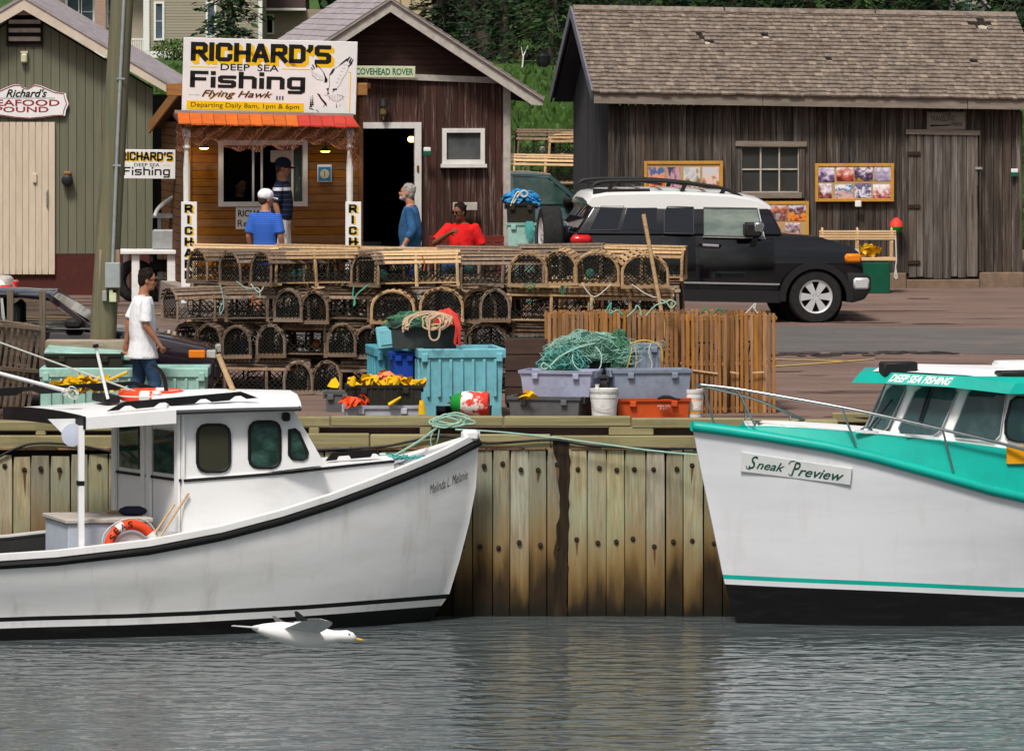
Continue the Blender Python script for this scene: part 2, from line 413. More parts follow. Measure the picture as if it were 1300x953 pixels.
# plank wall: silver-green timber, brown below the tide line, an algae band at the foot, rust under the bolts
def plank_mat():
    m = pm('wharf_plank', (.40, .355, .235), (.17, .14, .085), rough=.85, sc=(34, 34, 2.2), lo=.30, hi=.72, bump=.4, bdist=.008, c3=(.27, .34, .25), s3=.9, lo3=.45, hi3=.72, rv=.24, rh=.3, sc3=(2.2, 2.2, .8))
    n = m.node_tree.nodes; L = m.node_tree.links; b = n['Principled BSDF']; src = b.inputs['Base Color'].links[0].from_socket
    g = n.new('ShaderNodeNewGeometry'); sx = n.new('ShaderNodeSeparateXYZ'); L.new(g.outputs['Position'], sx.inputs[0])
    no = n.new('ShaderNodeTexNoise'); no.inputs['Scale'].default_value = 1; no.inputs['Detail'].default_value = 6
    mp = n.new('ShaderNodeMapping'); mp.inputs['Scale'].default_value = (7, 7, 1.1); L.new(g.outputs['Position'], mp.inputs[0]); L.new(mp.outputs[0], no.inputs['Vector'])
    oi = n.new('ShaderNodeObjectInfo')
    def band(z0, z1, amp, col, prev, ramp=0):
        a = n.new('ShaderNodeMath'); a.operation = 'MULTIPLY_ADD'; a.inputs[1].default_value = amp; L.new(no.outputs['Fac'], a.inputs[0]); L.new(sx.outputs['Z'], a.inputs[2])
        a2 = n.new('ShaderNodeMath'); a2.operation = 'MULTIPLY_ADD'; a2.inputs[1].default_value = ramp; L.new(oi.outputs['Random'], a2.inputs[0]); L.new(a.outputs[0], a2.inputs[2])
        a3 = n.new('ShaderNodeMapRange'); a3.inputs['From Min'].default_value = z1 + amp * .5 + ramp * .5; a3.inputs['From Max'].default_value = z0 + amp * .5 + ramp * .5; a3.interpolation_type = 'SMOOTHSTEP'
        L.new(a2.outputs[0], a3.inputs['Value'])
        x = n.new('ShaderNodeMix'); x.data_type = 'RGBA'; x.inputs['B'].default_value = (*col, 1); L.new(a3.outputs[0], x.inputs['Factor']); L.new(prev, x.inputs['A']); return x.outputs['Result']
    c = band(.35, 1.5, .6, (.22, .135, .045), src, .4)
    c = band(.18, .78, .9, (.028, .017, .008), c, .45)
    c = band(.05, .22, .25, (.012, .010, .006), c, .1)
    L.new(c, b.inputs['Base Color']); return m
M['plank'] = plank_mat()
mk('plank_wet', (.038, .025, .014), (.010, .007, .004), rough=.4, sc=(30, 30, 2), lo=.3, hi=.7, bump=.3, rv=.1)
mk('bolt', (.05, .028, .018), (.02, .015, .012), rough=.8, sc=(30, 30, 30))
mk('rust', (.17, .07, .025), (.10, .045, .02), rough=.9, sc=(20, 20, 5))

# water
def water_mat():
    m = bpy.data.materials.new('water'); m.use_nodes = True; n = m.node_tree.nodes; L = m.node_tree.links; b = n['Principled BSDF']
    b.inputs['Base Color'].default_value = (.085, .105, .108, 1); b.inputs['Roughness'].default_value = .10; b.inputs['IOR'].default_value = 1.33; b.inputs['Specular IOR Level'].default_value = .6
    g = n.new('ShaderNodeNewGeometry')
    def nz(scv, det, dist):
        mp = n.new('ShaderNodeMapping'); mp.inputs['Scale'].default_value = scv; L.new(g.outputs['Position'], mp.inputs[0])
        t = n.new('ShaderNodeTexNoise'); t.inputs['Scale'].default_value = 1; t.inputs['Detail'].default_value = det; t.inputs['Distortion'].default_value = dist; L.new(mp.outputs[0], t.inputs['Vector']); return t
    a = nz((1.9, 3.0, 1), 2, .5); c = nz((.30, .22, 1), 2, 0)
    ad = n.new('ShaderNodeMath'); ad.operation = 'MULTIPLY_ADD'; ad.inputs[1].default_value = .6; L.new(c.outputs['Fac'], ad.inputs[0]); L.new(a.outputs['Fac'], ad.inputs[2])
    bp = n.new('ShaderNodeBump'); bp.inputs['Strength'].default_value = 1; bp.inputs['Distance'].default_value = .055
    L.new(ad.outputs[0], bp.inputs['Height']); L.new(bp.outputs[0], b.inputs['Normal']); return m
M['water'] = water_mat()

# ------------------------------------------------------------------ ground, road, field, water
WY = 80.0                                                  # front of the wharf
def sheet(name, xs, ys, dz, m, kind='structure', zf=G, wig=None):
    mb = MB(); k = len(xs)
    for y in ys:
        for x in xs:
            yy = y + (wig(x) if wig else 0); mb.v.append((x, yy, zf(yy) + dz))
    for j in range(len(ys) - 1):
        for i in range(k - 1):
            a = j * k + i; mb.f.append((a, a + 1, a + k + 1, a + k)); mb.m.append(0)
    return tag(mb.build(name, m), kind=kind)
gb = MB(); ys = [80.2, 84, 88, 92, 96, 100, 104, 109, 115, 160, 220, 330, 400, 500, 900, 2500]
xs = [-900, -300, -60, -20, 0, 20, 60, 300, 900]
NX = X(1065, 80)
xs = [-900, -300, -60, -20, 0, NX, NX + .001, 20, 60, 300, 900]
edge = lambda x: 81.75 if x > NX else 80.2
for x in xs: gb.v.append((x, edge(x), -2))
for y in ys:
    for x in xs: yy = max(y, edge(x)); gb.v.append((x, yy, G(yy)))
for j in range(len(ys)):
    for i in range(len(xs) - 1):
        a = j * len(xs) + i; gb.f.append((a, a + 1, a + len(xs) + 1, a + len(xs))); gb.m.append(0)
tag(gb.build('ground', M['asphalt_red']), kind='structure')
sheet('grass_field', [-900, -100, -20, 0, 20, 100, 900], [113, 115, 160, 220, 330, 400, 500, 900, 2400], .02, M['grass'])
rx = [-60, -20, -5, 0, 2, 4, 6, 8, 10, 14, 20, 60]
sheet('road', rx, [GYpx(449), GYpx(440), GYpx(430), GYpx(417)], .004, M['asphalt_grey'], wig=lambda x: .35 * math.sin(x * .5) + .1 * math.sin(x * 1.9))
pb = MB()
for i in range(26):
    px = 985 + i * 9 + rnd(-4, 4); py = 451 + rnd(-2.5, 1.5) - .010 * (px - 985); Y = GYpx(py); L_ = rnd(.04, .16); dd = rnd(.10, .30)
    pts = []
    for k in range(9):
        t = 2 * math.pi * k / 9; yy = Y + dd * math.sin(t) * rnd(.6, 1); pts.append((X(px, Y) + L_ * math.cos(t) * rnd(.7, 1.2), yy, G(yy) + .009))
    pb.poly(pts)
tag(pb.build('worn_patches', M['patch_dark']), kind='structure')
mk('patch_mid', (.13, .090, .075), (.095, .068, .058), rough=.9, sc=(3, 8, 8), det=9, bump=.4, bdist=.02); pb = MB()
for i in range(46):
    px = rnd(960, 1310) if i % 3 else rnd(-10, 230); py = rnd(372, 530) if i % 3 else rnd(378, 400); Y = GYpx(py)
    if 412 < py < 455: continue
    L_ = rnd(.15, .9); dd = rnd(.03, .16); pts = []
    for k in range(12): t = 2 * math.pi * k / 12; yy = Y + dd * math.sin(t) * rnd(.5, 1.1); pts.append((X(px, Y) + L_ * math.cos(t) * rnd(.6, 1.2), yy, G(yy) + .0045 + .0001 * i))
    pb.poly(pts)
tag(pb.build('worn_patches', M['patch_mid']), kind='structure')
def ground_line(pts, w):
    mb = MB()
    for (a, b), (c, d) in zip(pts, pts[1:]):
        Ya, Yb = GYpx(b), GYpx(d)
        mb.poly([(X(a, Ya), Ya - w, G(Ya - w) + .008), (X(c, Yb), Yb - w, G(Yb - w) + .008), (X(c, Yb), Yb + w, G(Yb + w) + .008), (X(a, Ya), Ya + w, G(Ya + w) + .008)])
    return mb
lm = ground_line([(860, 455), (988, 456.5), (1040, 458), (1075, 459)], .09).mesh('marking', M['line_yellow'])
tag(obj('road_marking', lm), kind='structure')
for pts in ([(940, 468), (990, 465), (1050, 461), (1075, 459.2), (1110, 456)], [(30, 400), (130, 401), (215, 398), (330, 399)]):
    tag(ground_line(pts, .09).build('road_marking', M['line_yellow']), kind='structure')
wb = MB(); wb.poly([(-900, -60, 0), (900, -60, 0), (900, 82.6, 0), (-900, 82.6, 0)])
tag(wb.build('water', M['water']), kind='structure')
sb = MB(); sb.poly([(-900, -60, -3), (900, -60, -3), (900, 82.6, -3), (-900, 82.6, -3)]); tag(sb.build('seabed', M['dark_in']), kind='structure')

# ------------------------------------------------------------------ wharf
wharf = thing('wharf', 'timber wharf wall of upright bolted planks under a two-rail kerb', 'wharf', (0, WY, 0))
bk = MB(); bk.box(-14, NX, .09, .24, -2.2, 1.93); bk.box(NX + .0, 14, 1.64, 1.79, -2.2, 1.93); bk.box(NX - .15, NX, .24, 1.79, -2.2, 1.93); bk.build('wall', M['dark_in'], wharf)
px = -60.0; bolts = MB(); rst = MB()
while px < 1340:
    wpx = rnd(22, 27); x0, x1 = X(px, WY), X(px + wpx, WY); top = Z(interp([(0, 579), (140, 577), (560, 572), (700, 569), (925, 569), (1300, 571)], px) + rnd(-1.5, 1.5), WY)
    wet = 704 < px + wpx / 2 < 728
    oy = 1.55 if px + wpx / 2 > 1065 else 0
    o = obj('plank', ubox(M['plank_wet'] if False else M['plank']), wharf, ((x0 + x1) / 2, .035 + oy + rnd(-.018, .012), (top - 2) / 2), (0, rnd(-.002, .002), 0), (x1 - x0 - rnd(.006, .016), .085, top + 2))
    for py in (592 + rnd(-4, 6), 690 + rnd(-8, 6)):
        bx = (x0 + x1) / 2 + rnd(-.03, .03); bz = Z(py, WY)
        if oy: continue
        bolts.lathe([(.029, -.016), (.029, .02)], (bx, -.008, bz), 'y', 8); bolts.lathe([(.016, -.028), (.016, 0)], (bx, -.008, bz), 'y', 6)
        if rnd(0, 1) < .2:
            l = rnd(.08, .30); rst.add([(bx - .014, -.0235, bz - .03), (bx + .014, -.0235, bz - .03), (bx + rnd(-.02, .02), -.0235, bz - .03 - l)], [(0, 1, 2)])
    px += wpx
tag(bolts.build('bolts', M['bolt'], wharf), kind='stuff')
tag(rst.build('rust_streaks', M['rust'], wharf), kind='stuff')
# dark wet run down from the scupper
pts_l = [(703, 558), (704, 575), (709, 600), (711, 640), (706, 668), (704, 700), (703, 783)]; pts_r = [(724, 558), (723, 600), (724, 640), (721, 690), (719, 783)]
st = MB(); rowsz = [558 + i * 9 for i in range(26)]
lv = [V((X(interp([(b, a) for a, b in pts_l], py) + rnd(-2.2, 2.2), WY), -.0245, Z(py, WY))) for py in rowsz]
rv_ = [V((X(interp([(b, a) for a, b in pts_r], py) + rnd(-2.2, 2.2), WY), -.0245, Z(py, WY))) for py in rowsz]
for i in range(len(rowsz) - 1): st.poly([lv[i + 1], rv_[i + 1], rv_[i], lv[i]])
st.build('wet_stain', M['plank_wet'], wharf)
mk('barnacle_ledge', (.30, .20, .11), (.16, .10, .06), rough=.95, sc=(9, 9, 9))
lg = MB()
x = -7.6
while x < 3.6:
    l = rnd(.2, .5); lg.cbox(x, x + l - .01, -.02 + rnd(-.01, .01), .12, 1.855, 1.89 + rnd(-.01, .012), .008); x += l
lg.build('ledge', M['barnacle_ledge'], wharf)
def beam(name, a, b, pyt, pyb, y0=.0, d=.18, m='timber'):
    o = MB().cbox(X(a, WY), X(b, WY), y0, y0 + d, Z(pyb, WY), Z(pyt, WY), .012).build(name, M[m], wharf); return o
xx = -60
for b in (180, 420, 640, 802, 955, 1065, 1340):
    t = interp([(0, 537), (170, 531), (380, 528.5), (760, 529), (955, 532.5), (1340, 536)], (xx + b) / 2)
    beam('kerb_timber', xx, b - 1, t, t + 12.5, .02 + rnd(0, .01) + (1.55 if b > 1065 else 0), .20)
    xx = b
xx = -60
for b in (205, 470, 700, 980, 1065, 1340):
    t = interp([(0, 554), (170, 551), (380, 550), (760, 552.5), (1340, 557)], (xx + b) / 2)
    beam('stringer', xx, b - 1, t, t + 18, -.012 + rnd(0, .008) + (1.55 if b > 1065 else 0), .16)
    xx = b
for a, b in ((45, 58), (392, 405), (773, 830), (533, 548), (1010, 1060)):
    beam('spacer_block', a, b, 541.5, 553, .03, .16)
cbl = [(-20, 590), (20, 569), (50, 562), (100, 565), (150, 574), (215, 577), (300, 575), (400, 571), (480, 567), (520, 560), (560, 553), (620, 562), (700, 558), (760, 566), (880, 569), (925, 566)]
tag(MB().tube(spline([(X(a, WY), WY - .045, Z(b, WY)) for a, b in cbl], 6), .016, 6).build('power_cable', M['black_rubber'], smooth=40), 'black electric cable sagging along the stringer of the wharf', 'cable')

# ------------------------------------------------------------------ trees, houses and the field behind
def conifer(nm, label, px, Y, h, r, mat='needles', seed=0, z0=None, group=None, low=.06, dens=1.0):
    rr = random.Random(seed); bx, bz = X(px, Y), (G(Y) if z0 is None else z0)
    t = thing(nm, label, 'tree', (bx, Y, bz), 0, group)
    tk = MB().tube([(0, 0, -.3), (rr.uniform(-.1, .1), 0, h * .5), (0, 0, h * .97)], [r * .07 + .06, r * .05 + .03, .02], 8)
    cr = MB(); nb = int(150 * dens)
    for i in range(nb):
        f = low + (1 - low) * (i / nb) ** .9; z = h * f; L = r * (1 - f) ** .75 * rr.uniform(.65, 1.12) + .15; a = i * 2.39996 + rr.uniform(-.3, .3)
        up = rr.uniform(-.28, .1); tip = V((math.cos(a) * L, math.sin(a) * L, z + L * up - .06 * L * L))
        mid = V((math.cos(a) * L * .5, math.sin(a) * L * .5, z + L * up * .4))
        tk.tube([(0, 0, z), mid, tip], [.03, .02, .008], 4, cap=False)
        ns = max(4, int(L * 4.2))
        for k in range(ns):
            q = (k + rr.random()) / ns; b = V((0, 0, z)).lerp(mid, q * 2) if q < .5 else mid.lerp(tip, q * 2 - 1)
            for _ in range(3):
                c = b + V((rr.gauss(0, .17), rr.gauss(0, .17), rr.gauss(-.06, .10))); s = rr.uniform(.09, .21)
                e1 = V((math.cos(a + rr.uniform(-1.3, 1.3)), math.sin(a + rr.uniform(-1.3, 1.3)), rr.uniform(-.7, .3))) * s
                e2 = V((rr.uniform(-1, 1), rr.uniform(-1, 1), rr.uniform(-.5, 1))).normalized() * s * .5
                cr.add([c - e1, c + e2, c + e1 * 1.3, c - e2], [(0, 1, 2, 3)])
    tk.build('trunk', M['bark'], t); cr.build('crown', M[mat], t); return t
conifer('spruce_tree', 'bushy dark spruce beside the pale clapboard house, above the fishing sign', 293, 318, 7.5, 1.9, seed=3, dens=.9, low=.02)
HEDGE = [(560, 318, 11, 2.6, 'needles'), (600, 330, 14, 3.2, 'needles'), (640, 312, 13, 2.8, 'needles'), (672, 325, 14, 3.0, 'needles'), (702, 306, 12, 2.9, 'needles_light'), (742, 312, 13, 3.0, 'needles'), (790, 325, 12, 3.0, 'needles'),
         (835, 320, 13, 3.1, 'needles_light'), (880, 330, 12, 3.0, 'needles'), (930, 318, 14, 3.2, 'needles'), (985, 330, 12, 3.2, 'needles_light'), (1035, 322, 13, 3.2, 'needles'), (1090, 318, 12, 3.2, 'needles_light'), (1140, 326, 14, 3.2, 'needles'),
         (1190, 322, 12, 3.0, 'needles'), (1285, 330, 13, 3.0, 'needles'), (1330, 320, 12, 3, 'needles')]
NM = ['first', 'second', 'third', 'fourth', 'fifth', 'sixth', 'seventh', 'eighth', 'ninth', 'tenth', 'eleventh', 'twelfth', 'thirteenth', 'fourteenth', 'fifteenth', 'sixteenth', 'seventeenth', 'eighteenth', 'nineteenth', 'twentieth']
for i, (a, Y, h, r, mt) in enumerate(HEDGE):
    conifer('pine_tree', f"{'lighter green' if mt != 'needles' else 'dark green'} conifer in the wood edge behind the sheds, {NM[i]} from the left", a, Y, h, r, mt, seed=20 + i, group='conifers along the wood edge', low=.03, dens=1.1)
wd = MB(); rr = random.Random(5)                          # the wood behind that edge reads as one mass
for i in range(15000):
    x = rr.uniform(-9, 34); z = rr.uniform(3.9, 13) ; y = 338 + rr.uniform(-3, 6); s = rr.uniform(.25, .6)
    c = V((x, y, z)); e1 = V((rr.uniform(-1, 1), rr.uniform(-1, 1), rr.uniform(-.8, .4))).normalized() * s; e2 = e1.cross(V((rr.uniform(-1, 1), rr.uniform(-1, 1), rr.uniform(-1, 1)))).normalized() * s * .6
    wd.add([c - e1, c + e2, c + e1, c - e2], [(0, 1, 2, 3)])
tag(wd.build('woods', M['needles']), 'dark conifer wood behind the field, reading as one mass', 'woods', kind='stuff')
def shrub(label, px, Y, h, r, seed, mat='grass_tuft'):
    rr = random.Random(seed); t = thing('shrub', label, 'shrub', (X(px, Y), Y, G(Y)))
    cr = MB(); tk = MB()
    for i in range(8):
        a = rr.uniform(0, 6.28); tk.tube([(0, 0, 0), (r * .6 * math.cos(a), r * .6 * math.sin(a), h * .7)], [.03, .008], 4)
    for i in range(500):
        d = V((rr.gauss(0, 1), rr.gauss(0, 1), rr.gauss(0, 1))).normalized() * rr.uniform(.5, 1); c = V((d.x * r, d.y * r, h * .5 + d.z * h * .5)); s = rr.uniform(.05, .12)
        e1 = V((rr.uniform(-1, 1), rr.uniform(-1, 1), rr.uniform(-1, 1))).normalized() * s; e2 = e1.orthogonal().normalized() * s * .6
        cr.add([c - e1, c + e2, c + e1, c - e2], [(0, 1, 2, 3)])
    tk.build('stem', M['bark'], t); cr.build('foliage', M[mat], t)
shrub('green shrub below the wooden deck stairs', 568, 322, 1.3, .8, 1)
shrub('low green hedge shrub at the foot of the pale house', 222, 322, 1.0, 1.1, 2)
st_ = thing('sapling', 'thin bare sapling standing alone at the top of the field', 'tree', (X(663, 300), 300, G(300)))
tk = MB().tube([(0, 0, 0), (.05, 0, .5), (.25, 0, .95)], [.035, .03, .01], 5); tk.tube([(.04, 0, .45), (-.05, 0, .9)], [.025, .01], 4); tk.build('trunk', M['house_trim'], st_)
cr = MB()
for i in range(60):
    c = V((rnd(-.2, .35), rnd(-.2, .2), rnd(.7, 1.15))); cr.add([c, c + V((.07, 0, .03)), c + V((.02, .02, .09))], [(0, 1, 2)])
cr.build('crown', M['grass_tuft'], st_)
br = thing('field_barrel', 'small dark barrel standing alone on the green field', 'barrel', (X(690, 300), 300, G(300)))
MB().lathe([(.26, 0), (.30, .2), (.30, .5), (.2, .6), (.1, .62), (.1, .75)], n=12).build('drum', M['black_paint'], br); MB().box(-.4, .4, -.2, .2, .38, .44).build('shelf', M['black_paint'], br)

def sidewall(parent, x0, x1, y, z0, z1, h, m, holes=(), nm='clapboard'):
    boards_h(parent, (x0, y, 0), (1, 0, 0), (0, -1, 0), x1 - x0, h, z0, z1, m, [(a - x0, b - x0, c, d) for a, b, c, d in holes], t=.03, gap=.02, name=nm)
def window(parent, x0, x1, z0, z1, y, fr, gl, nx=1, nz=1, fw=.08, d=.06, mw=.03, sill=False):
    f = MB()
    f.box(x0 - fw, x0, y - d, y + .04, z0 - fw, z1 + fw); f.box(x1, x1 + fw, y - d, y + .04, z0 - fw, z1 + fw)
    f.box(x0, x1, y - d + .003, y + .04, z1, z1 + fw); f.box(x0, x1, y - d + .003, y + .04, z0 - fw, z0)
    o = f.build('window', fr, parent)
    if sill: MB().box(x0 - fw * 1.4, x1 + fw * 1.4, y - d * 1.7, y, z0 - fw - .05, z0 - fw - .002).build('sill', fr, o)
    for i in range(nx):
        for j in range(nz):
            a, b = lerp(x0, x1, i / nx) + (mw / 2 if i else 0), lerp(x0, x1, (i + 1) / nx) - (mw / 2 if i < nx - 1 else 0)
            c, e = lerp(z0, z1, j / nz) + (mw / 2 if j else 0), lerp(z0, z1, (j + 1) / nz) - (mw / 2 if j < nz - 1 else 0)
            MB().box(a, b, y - .005, y + .005, c, e).build('pane', gl, o)
    mu = MB(); any_ = False
    for i in range(1, nx): xx = lerp(x0, x1, i / nx); mu.box(xx - mw / 2, xx + mw / 2, y - .03, y + .02, z0, z1); any_ = True
    for j in range(1, nz): zz = lerp(z0, z1, j / nz); mu.box(x0, x1, y - .027, y + .017, zz - mw / 2, zz + mw / 2); any_ = True
    if any_: mu.build('glazing_bar', fr, o)
    return o
# pale clapboard house
HY = 330; hx = lambda p: X(p, HY) ; hz = lambda p: Z(p, HY) - G(HY)
H1 = thing('clapboard_house', 'pale beige clapboard house with white trim and porch behind the green shed', 'house', (0, HY, G(HY)))
MB().box(hx(190), hx(333), .05, 7, 0, 6).build('wall', M['siding'], H1)
wins = [(hx(198), hx(206), hz(49), hz(5)), (hx(264), hx(272), hz(45), hz(5))]
sidewall(H1, hx(190), hx(330), .05, .35, 4.6, .13, M['siding'], [(a - .1, b + .1, c - .1, d + .1) for a, b, c, d in wins])
for a, b, c, d in wins: window(H1, a, b, c, d, .04, M['house_trim'], M['blue_pane'], 1, 2, .10, .09)
MB().box(hx(188), hx(333), -.04, .06, -.2, .32).build('skirt_board', M['house_trim'], H1)
MB().box(hx(328), hx(333), -.05, .04, .32, 4.6).build('corner_board', M['house_trim'], H1)
MB().prism([(hx(60), -.6, 4.5), (hx(60), 3.5, 7), (hx(60), 7.6, 4.5)], (hx(338) - hx(60), 0, 0)).build('roof', M['dark_in'], H1)
MB().box(hx(70), hx(190), 1.2, 6, 0, 4.5).build('porch_wall', M['siding'], H1)
for a, b in ((84, 99), (101, 116), (136, 150)): window(H1, hx(a), hx(b), hz(32), hz(-18), 1.15, M['house_trim'], M['blue_pane'], 1, 3, .12, .1)
MB().box(hx(120), hx(134), .1, .6, 0, 4.5).build('chimney_breast', pm('pink_brick', (.42, .28, .22), (.33, .22, .18), sc=(6, 6, 20)), H1)
MB().cbox(hx(182), hx(190), -.1, .18, .3, 4.5, .02).build('porch_post', M['house_trim'], H1)
MB().box(hx(110), hx(190), -.1, 1.2, 0, .3).build('porch_floor', M['house_trim'], H1)
rl = MB(); rl.box(hx(150), hx(182), -.08, 0, hz(51), hz(49)); rl.box(hx(150), hx(182), -.08, 0, hz(68), hz(66))
rl.build('porch_rail', M['house_trim'], H1)
for i in range(14): MB().box(hx(151) + i * .082, hx(151) + i * .082 + .035, -.06, -.02, hz(66), hz(51)).build('baluster', M['house_trim'], H1)
# brown-roofed house
H2 = thing('brown_roof_house', 'small pinkish house with dark brown roof between spruce and brown shed', 'house', (0, 336, G(336)))
h2x = lambda p: X(p, 336); h2z = lambda p: Z(p, 336) - G(336)
MB().box(h2x(318), h2x(420), 0, 6, 0, h2z(12)).build('wall', pm('pink_wall', (.36, .29, .235), (.31, .25, .2), sc=(1, 1, 9)), H2)
window(H2, h2x(339), h2x(346), h2z(42), h2z(20), -.01, M['house_trim'], M['dark'], 1, 1, .07, .07)
MB().prism([(h2x(314), -.6, h2z(12)), (h2x(314), 3, h2z(-60)), (h2x(314), 6.6, h2z(12))], (h2x(388) - h2x(314), 0, 0)).build('roof', pm('brown_roof', (.06, .035, .03), (.04, .025, .02), sc=(2, 9, 9)), H2)
MB().box(h2x(313), h2x(389), -.66, -.61, h2z(13.5), h2z(10.5)).build('gutter', M['house_trim'], H2)
# deck house
H3 = thing('deck_house', 'pale yellow panelled house with a raised grey wooden deck at the wood edge', 'house', (0, 332, G(332)))
h3x = lambda p: X(p, 332); h3z = lambda p: Z(p, 332) - G(332)
mk('cream_panel', (.52, .43, .27), (.46, .38, .24), rough=.7, sc=(3, 3, 3)); mk('deck_grey', (.17, .16, .16), (.11, .105, .10), rough=.9, sc=VG, rv=.15)
MB().box(h3x(440), h3x(548), 0, 6, 0, 6).build('wall', M['cream_panel'], H3)
bb = MB()
for p in (508, 522, 536): bb.box(h3x(p) - .03, h3x(p) + .03, -.05, .02, h3z(9), 5.5)
bb.box(h3x(470), h3x(548), -.06, .02, h3z(11), h3z(9.2)); bb.build('batten', pm('batten_brown', (.25, .15, .09)), H3)
MB().prism([(h3x(436), -.5, 5.8), (h3x(436), 3, 8), (h3x(436), 6.5, 5.8)], (h3x(552) - h3x(436), 0, 0)).build('roof', M['dark_in'], H3)
dk = MB(); dk.box(h3x(548), h3x(626), -1.6, 1.5, h3z(21), h3z(17)); dk.build('deck', M['deck_grey'], H3)
for i in range(24):
    xx = lerp(h3x(549), h3x(625), i / 23); MB().box(xx - .045, xx + .045, -1.58, -1.54, h3z(14.5), h3z(-14)).build('baluster', M['deck_grey'], H3)
MB().box(h3x(548), h3x(626), -1.60, -1.5, h3z(-14), h3z(-17)).build('deck_rail', M['deck_grey'], H3)
for p in (589, 618): MB().box(h3x(p) - .07, h3x(p) + .07, -1.5, -1.35, 0, h3z(21)).build('deck_post', M['galv'], H3)
for i in range(7):
    xx = h3x(580 + i * 1.6); zz = h3z(25 + i * 4); MB().box(xx - .05, xx + .35, -2.2, -1.3, zz - .03, zz + .03).build('stair_tread', M['galv'], H3)
tt = thing('broken_trunk', 'thick grey bare tree trunk beside the deck stairs', 'tree', (X(612, 318), 318, G(318)))
MB().tube([(.15, 0, -.2), (0, 0, 1.2), (-.2, 0, 2.4), (-.25, 0, 5)], [.34, .27, .25, .2], 10).build('trunk', M['bark'], tt, 60)
fe = thing('board_fence', 'brown vertical board fence at the foot of the dark conifers', 'fence', (0, 322, G(322)))
mk('fence_brown', (.14, .085, .05), (.09, .055, .035), rough=.9, sc=VG, rv=.2)
for i in range(22):
    a = X(613 + i * 2.4, 322); MB().box(a, a + .075, 0, .03, 0, Z(62 - (20 if i < 6 else 0) + (i % 3), 322) - G(322)).build('board', M['fence_brown'], fe)
MB().box(X(613, 322), X(668, 322), .03, .08, .25, .33).build('rail', M['fence_brown'], fe)
H4 = thing('gable_house', 'small white gabled house far behind the right end of the weathered barn', 'house', (X(1232, 331), 331, G(331)))
MB().prism([(-.75, 0, 0), (.75, 0, 0), (.75, 0, 2.4), (-.3, 0, 3.6), (-.75, 0, 3.2)], (0, 5, 0)).build('wall', pm('white_siding', (.55, .55, .5), (.46, .46, .42), sc=(1, 1, 14)), H4)
MB().bar((-.3, -.15, 3.66), (.98, -.15, 2.2), .12, .10, (0, 0, 1)).build('bargeboard', M['house_trim'], H4)
MB().prism([(-.3, -.2, 3.7), (1.02, -.2, 2.24), (1.02, -.2, 2.3), (-.3, -.2, 3.78)], (0, 5.4, 0)).build('roof', M['dark_in'], H4)
window(H4, -.28, .0, 2.1, 2.9, -.02, M['house_trim'], M['blue_pane'], 1, 2, .05, .05)
# ------------------------------------------------------------------ block letters drawn as strokes on a 4 x 6 grid
GL = {'R': [[(0, 0), (0, 6), (3.4, 6), (4, 5.4), (4, 3.5), (3.4, 2.9), (0, 2.9)], [(2.0, 2.9), (4.1, 0)]], 'I': [[(0, 0), (0, 6)]], 'C': [[(4, 4.6), (4, 5.4), (3.4, 6), (.6, 6), (0, 5.4), (0, .6), (.6, 0), (3.4, 0), (4, .6), (4, 1.4)]],
      'H': [[(0, 0), (0, 6)], [(4, 0), (4, 6)], [(0, 3), (4, 3)]], 'A': [[(0, 0), (1.7, 6), (2.3, 6), (4, 0)], [(.7, 1.7), (3.3, 1.7)]], 'D': [[(0, 0), (0, 6), (3.2, 6), (4, 5.2), (4, .8), (3.2, 0), (0, 0)]],
      'S': [[(3.9, 6), (.5, 6), (0, 5.5), (0, 3.6), (.5, 3.05), (3.5, 2.95), (4, 2.4), (4, .5), (3.5, 0), (.1, 0)]], "'": [[(.3, 6), (.3, 5.2), (-.1, 4.5)]],
      'F': [[(0, 0), (0, 6), (4, 6)], [(0, 3.1), (3.4, 3.1)]], 'i': [[(0, 0), (0, 3.45)], [(0, 5.75), (0, 6)]], 's': [[(4, 4.2), (.4, 4.2), (0, 3.8), (0, 2.6), (.4, 2.2), (3.6, 2.1), (4, 1.7), (4, .4), (3.6, 0), (0, 0)]],
      'h': [[(0, 0), (0, 6)], [(0, 4.2), (3.4, 4.2), (4, 3.6), (4, 0)]], 'n': [[(0, 0), (0, 4.2), (3.4, 4.2), (4, 3.6), (4, 0)]], 'g': [[(4, 0), (.6, 0), (0, .6), (0, 3.6), (.6, 4.2), (4, 4.2), (4, -1.4), (3.4, -2), (.3, -2)]]}
WID = {'I': 0, "'": .3, 'i': 0}
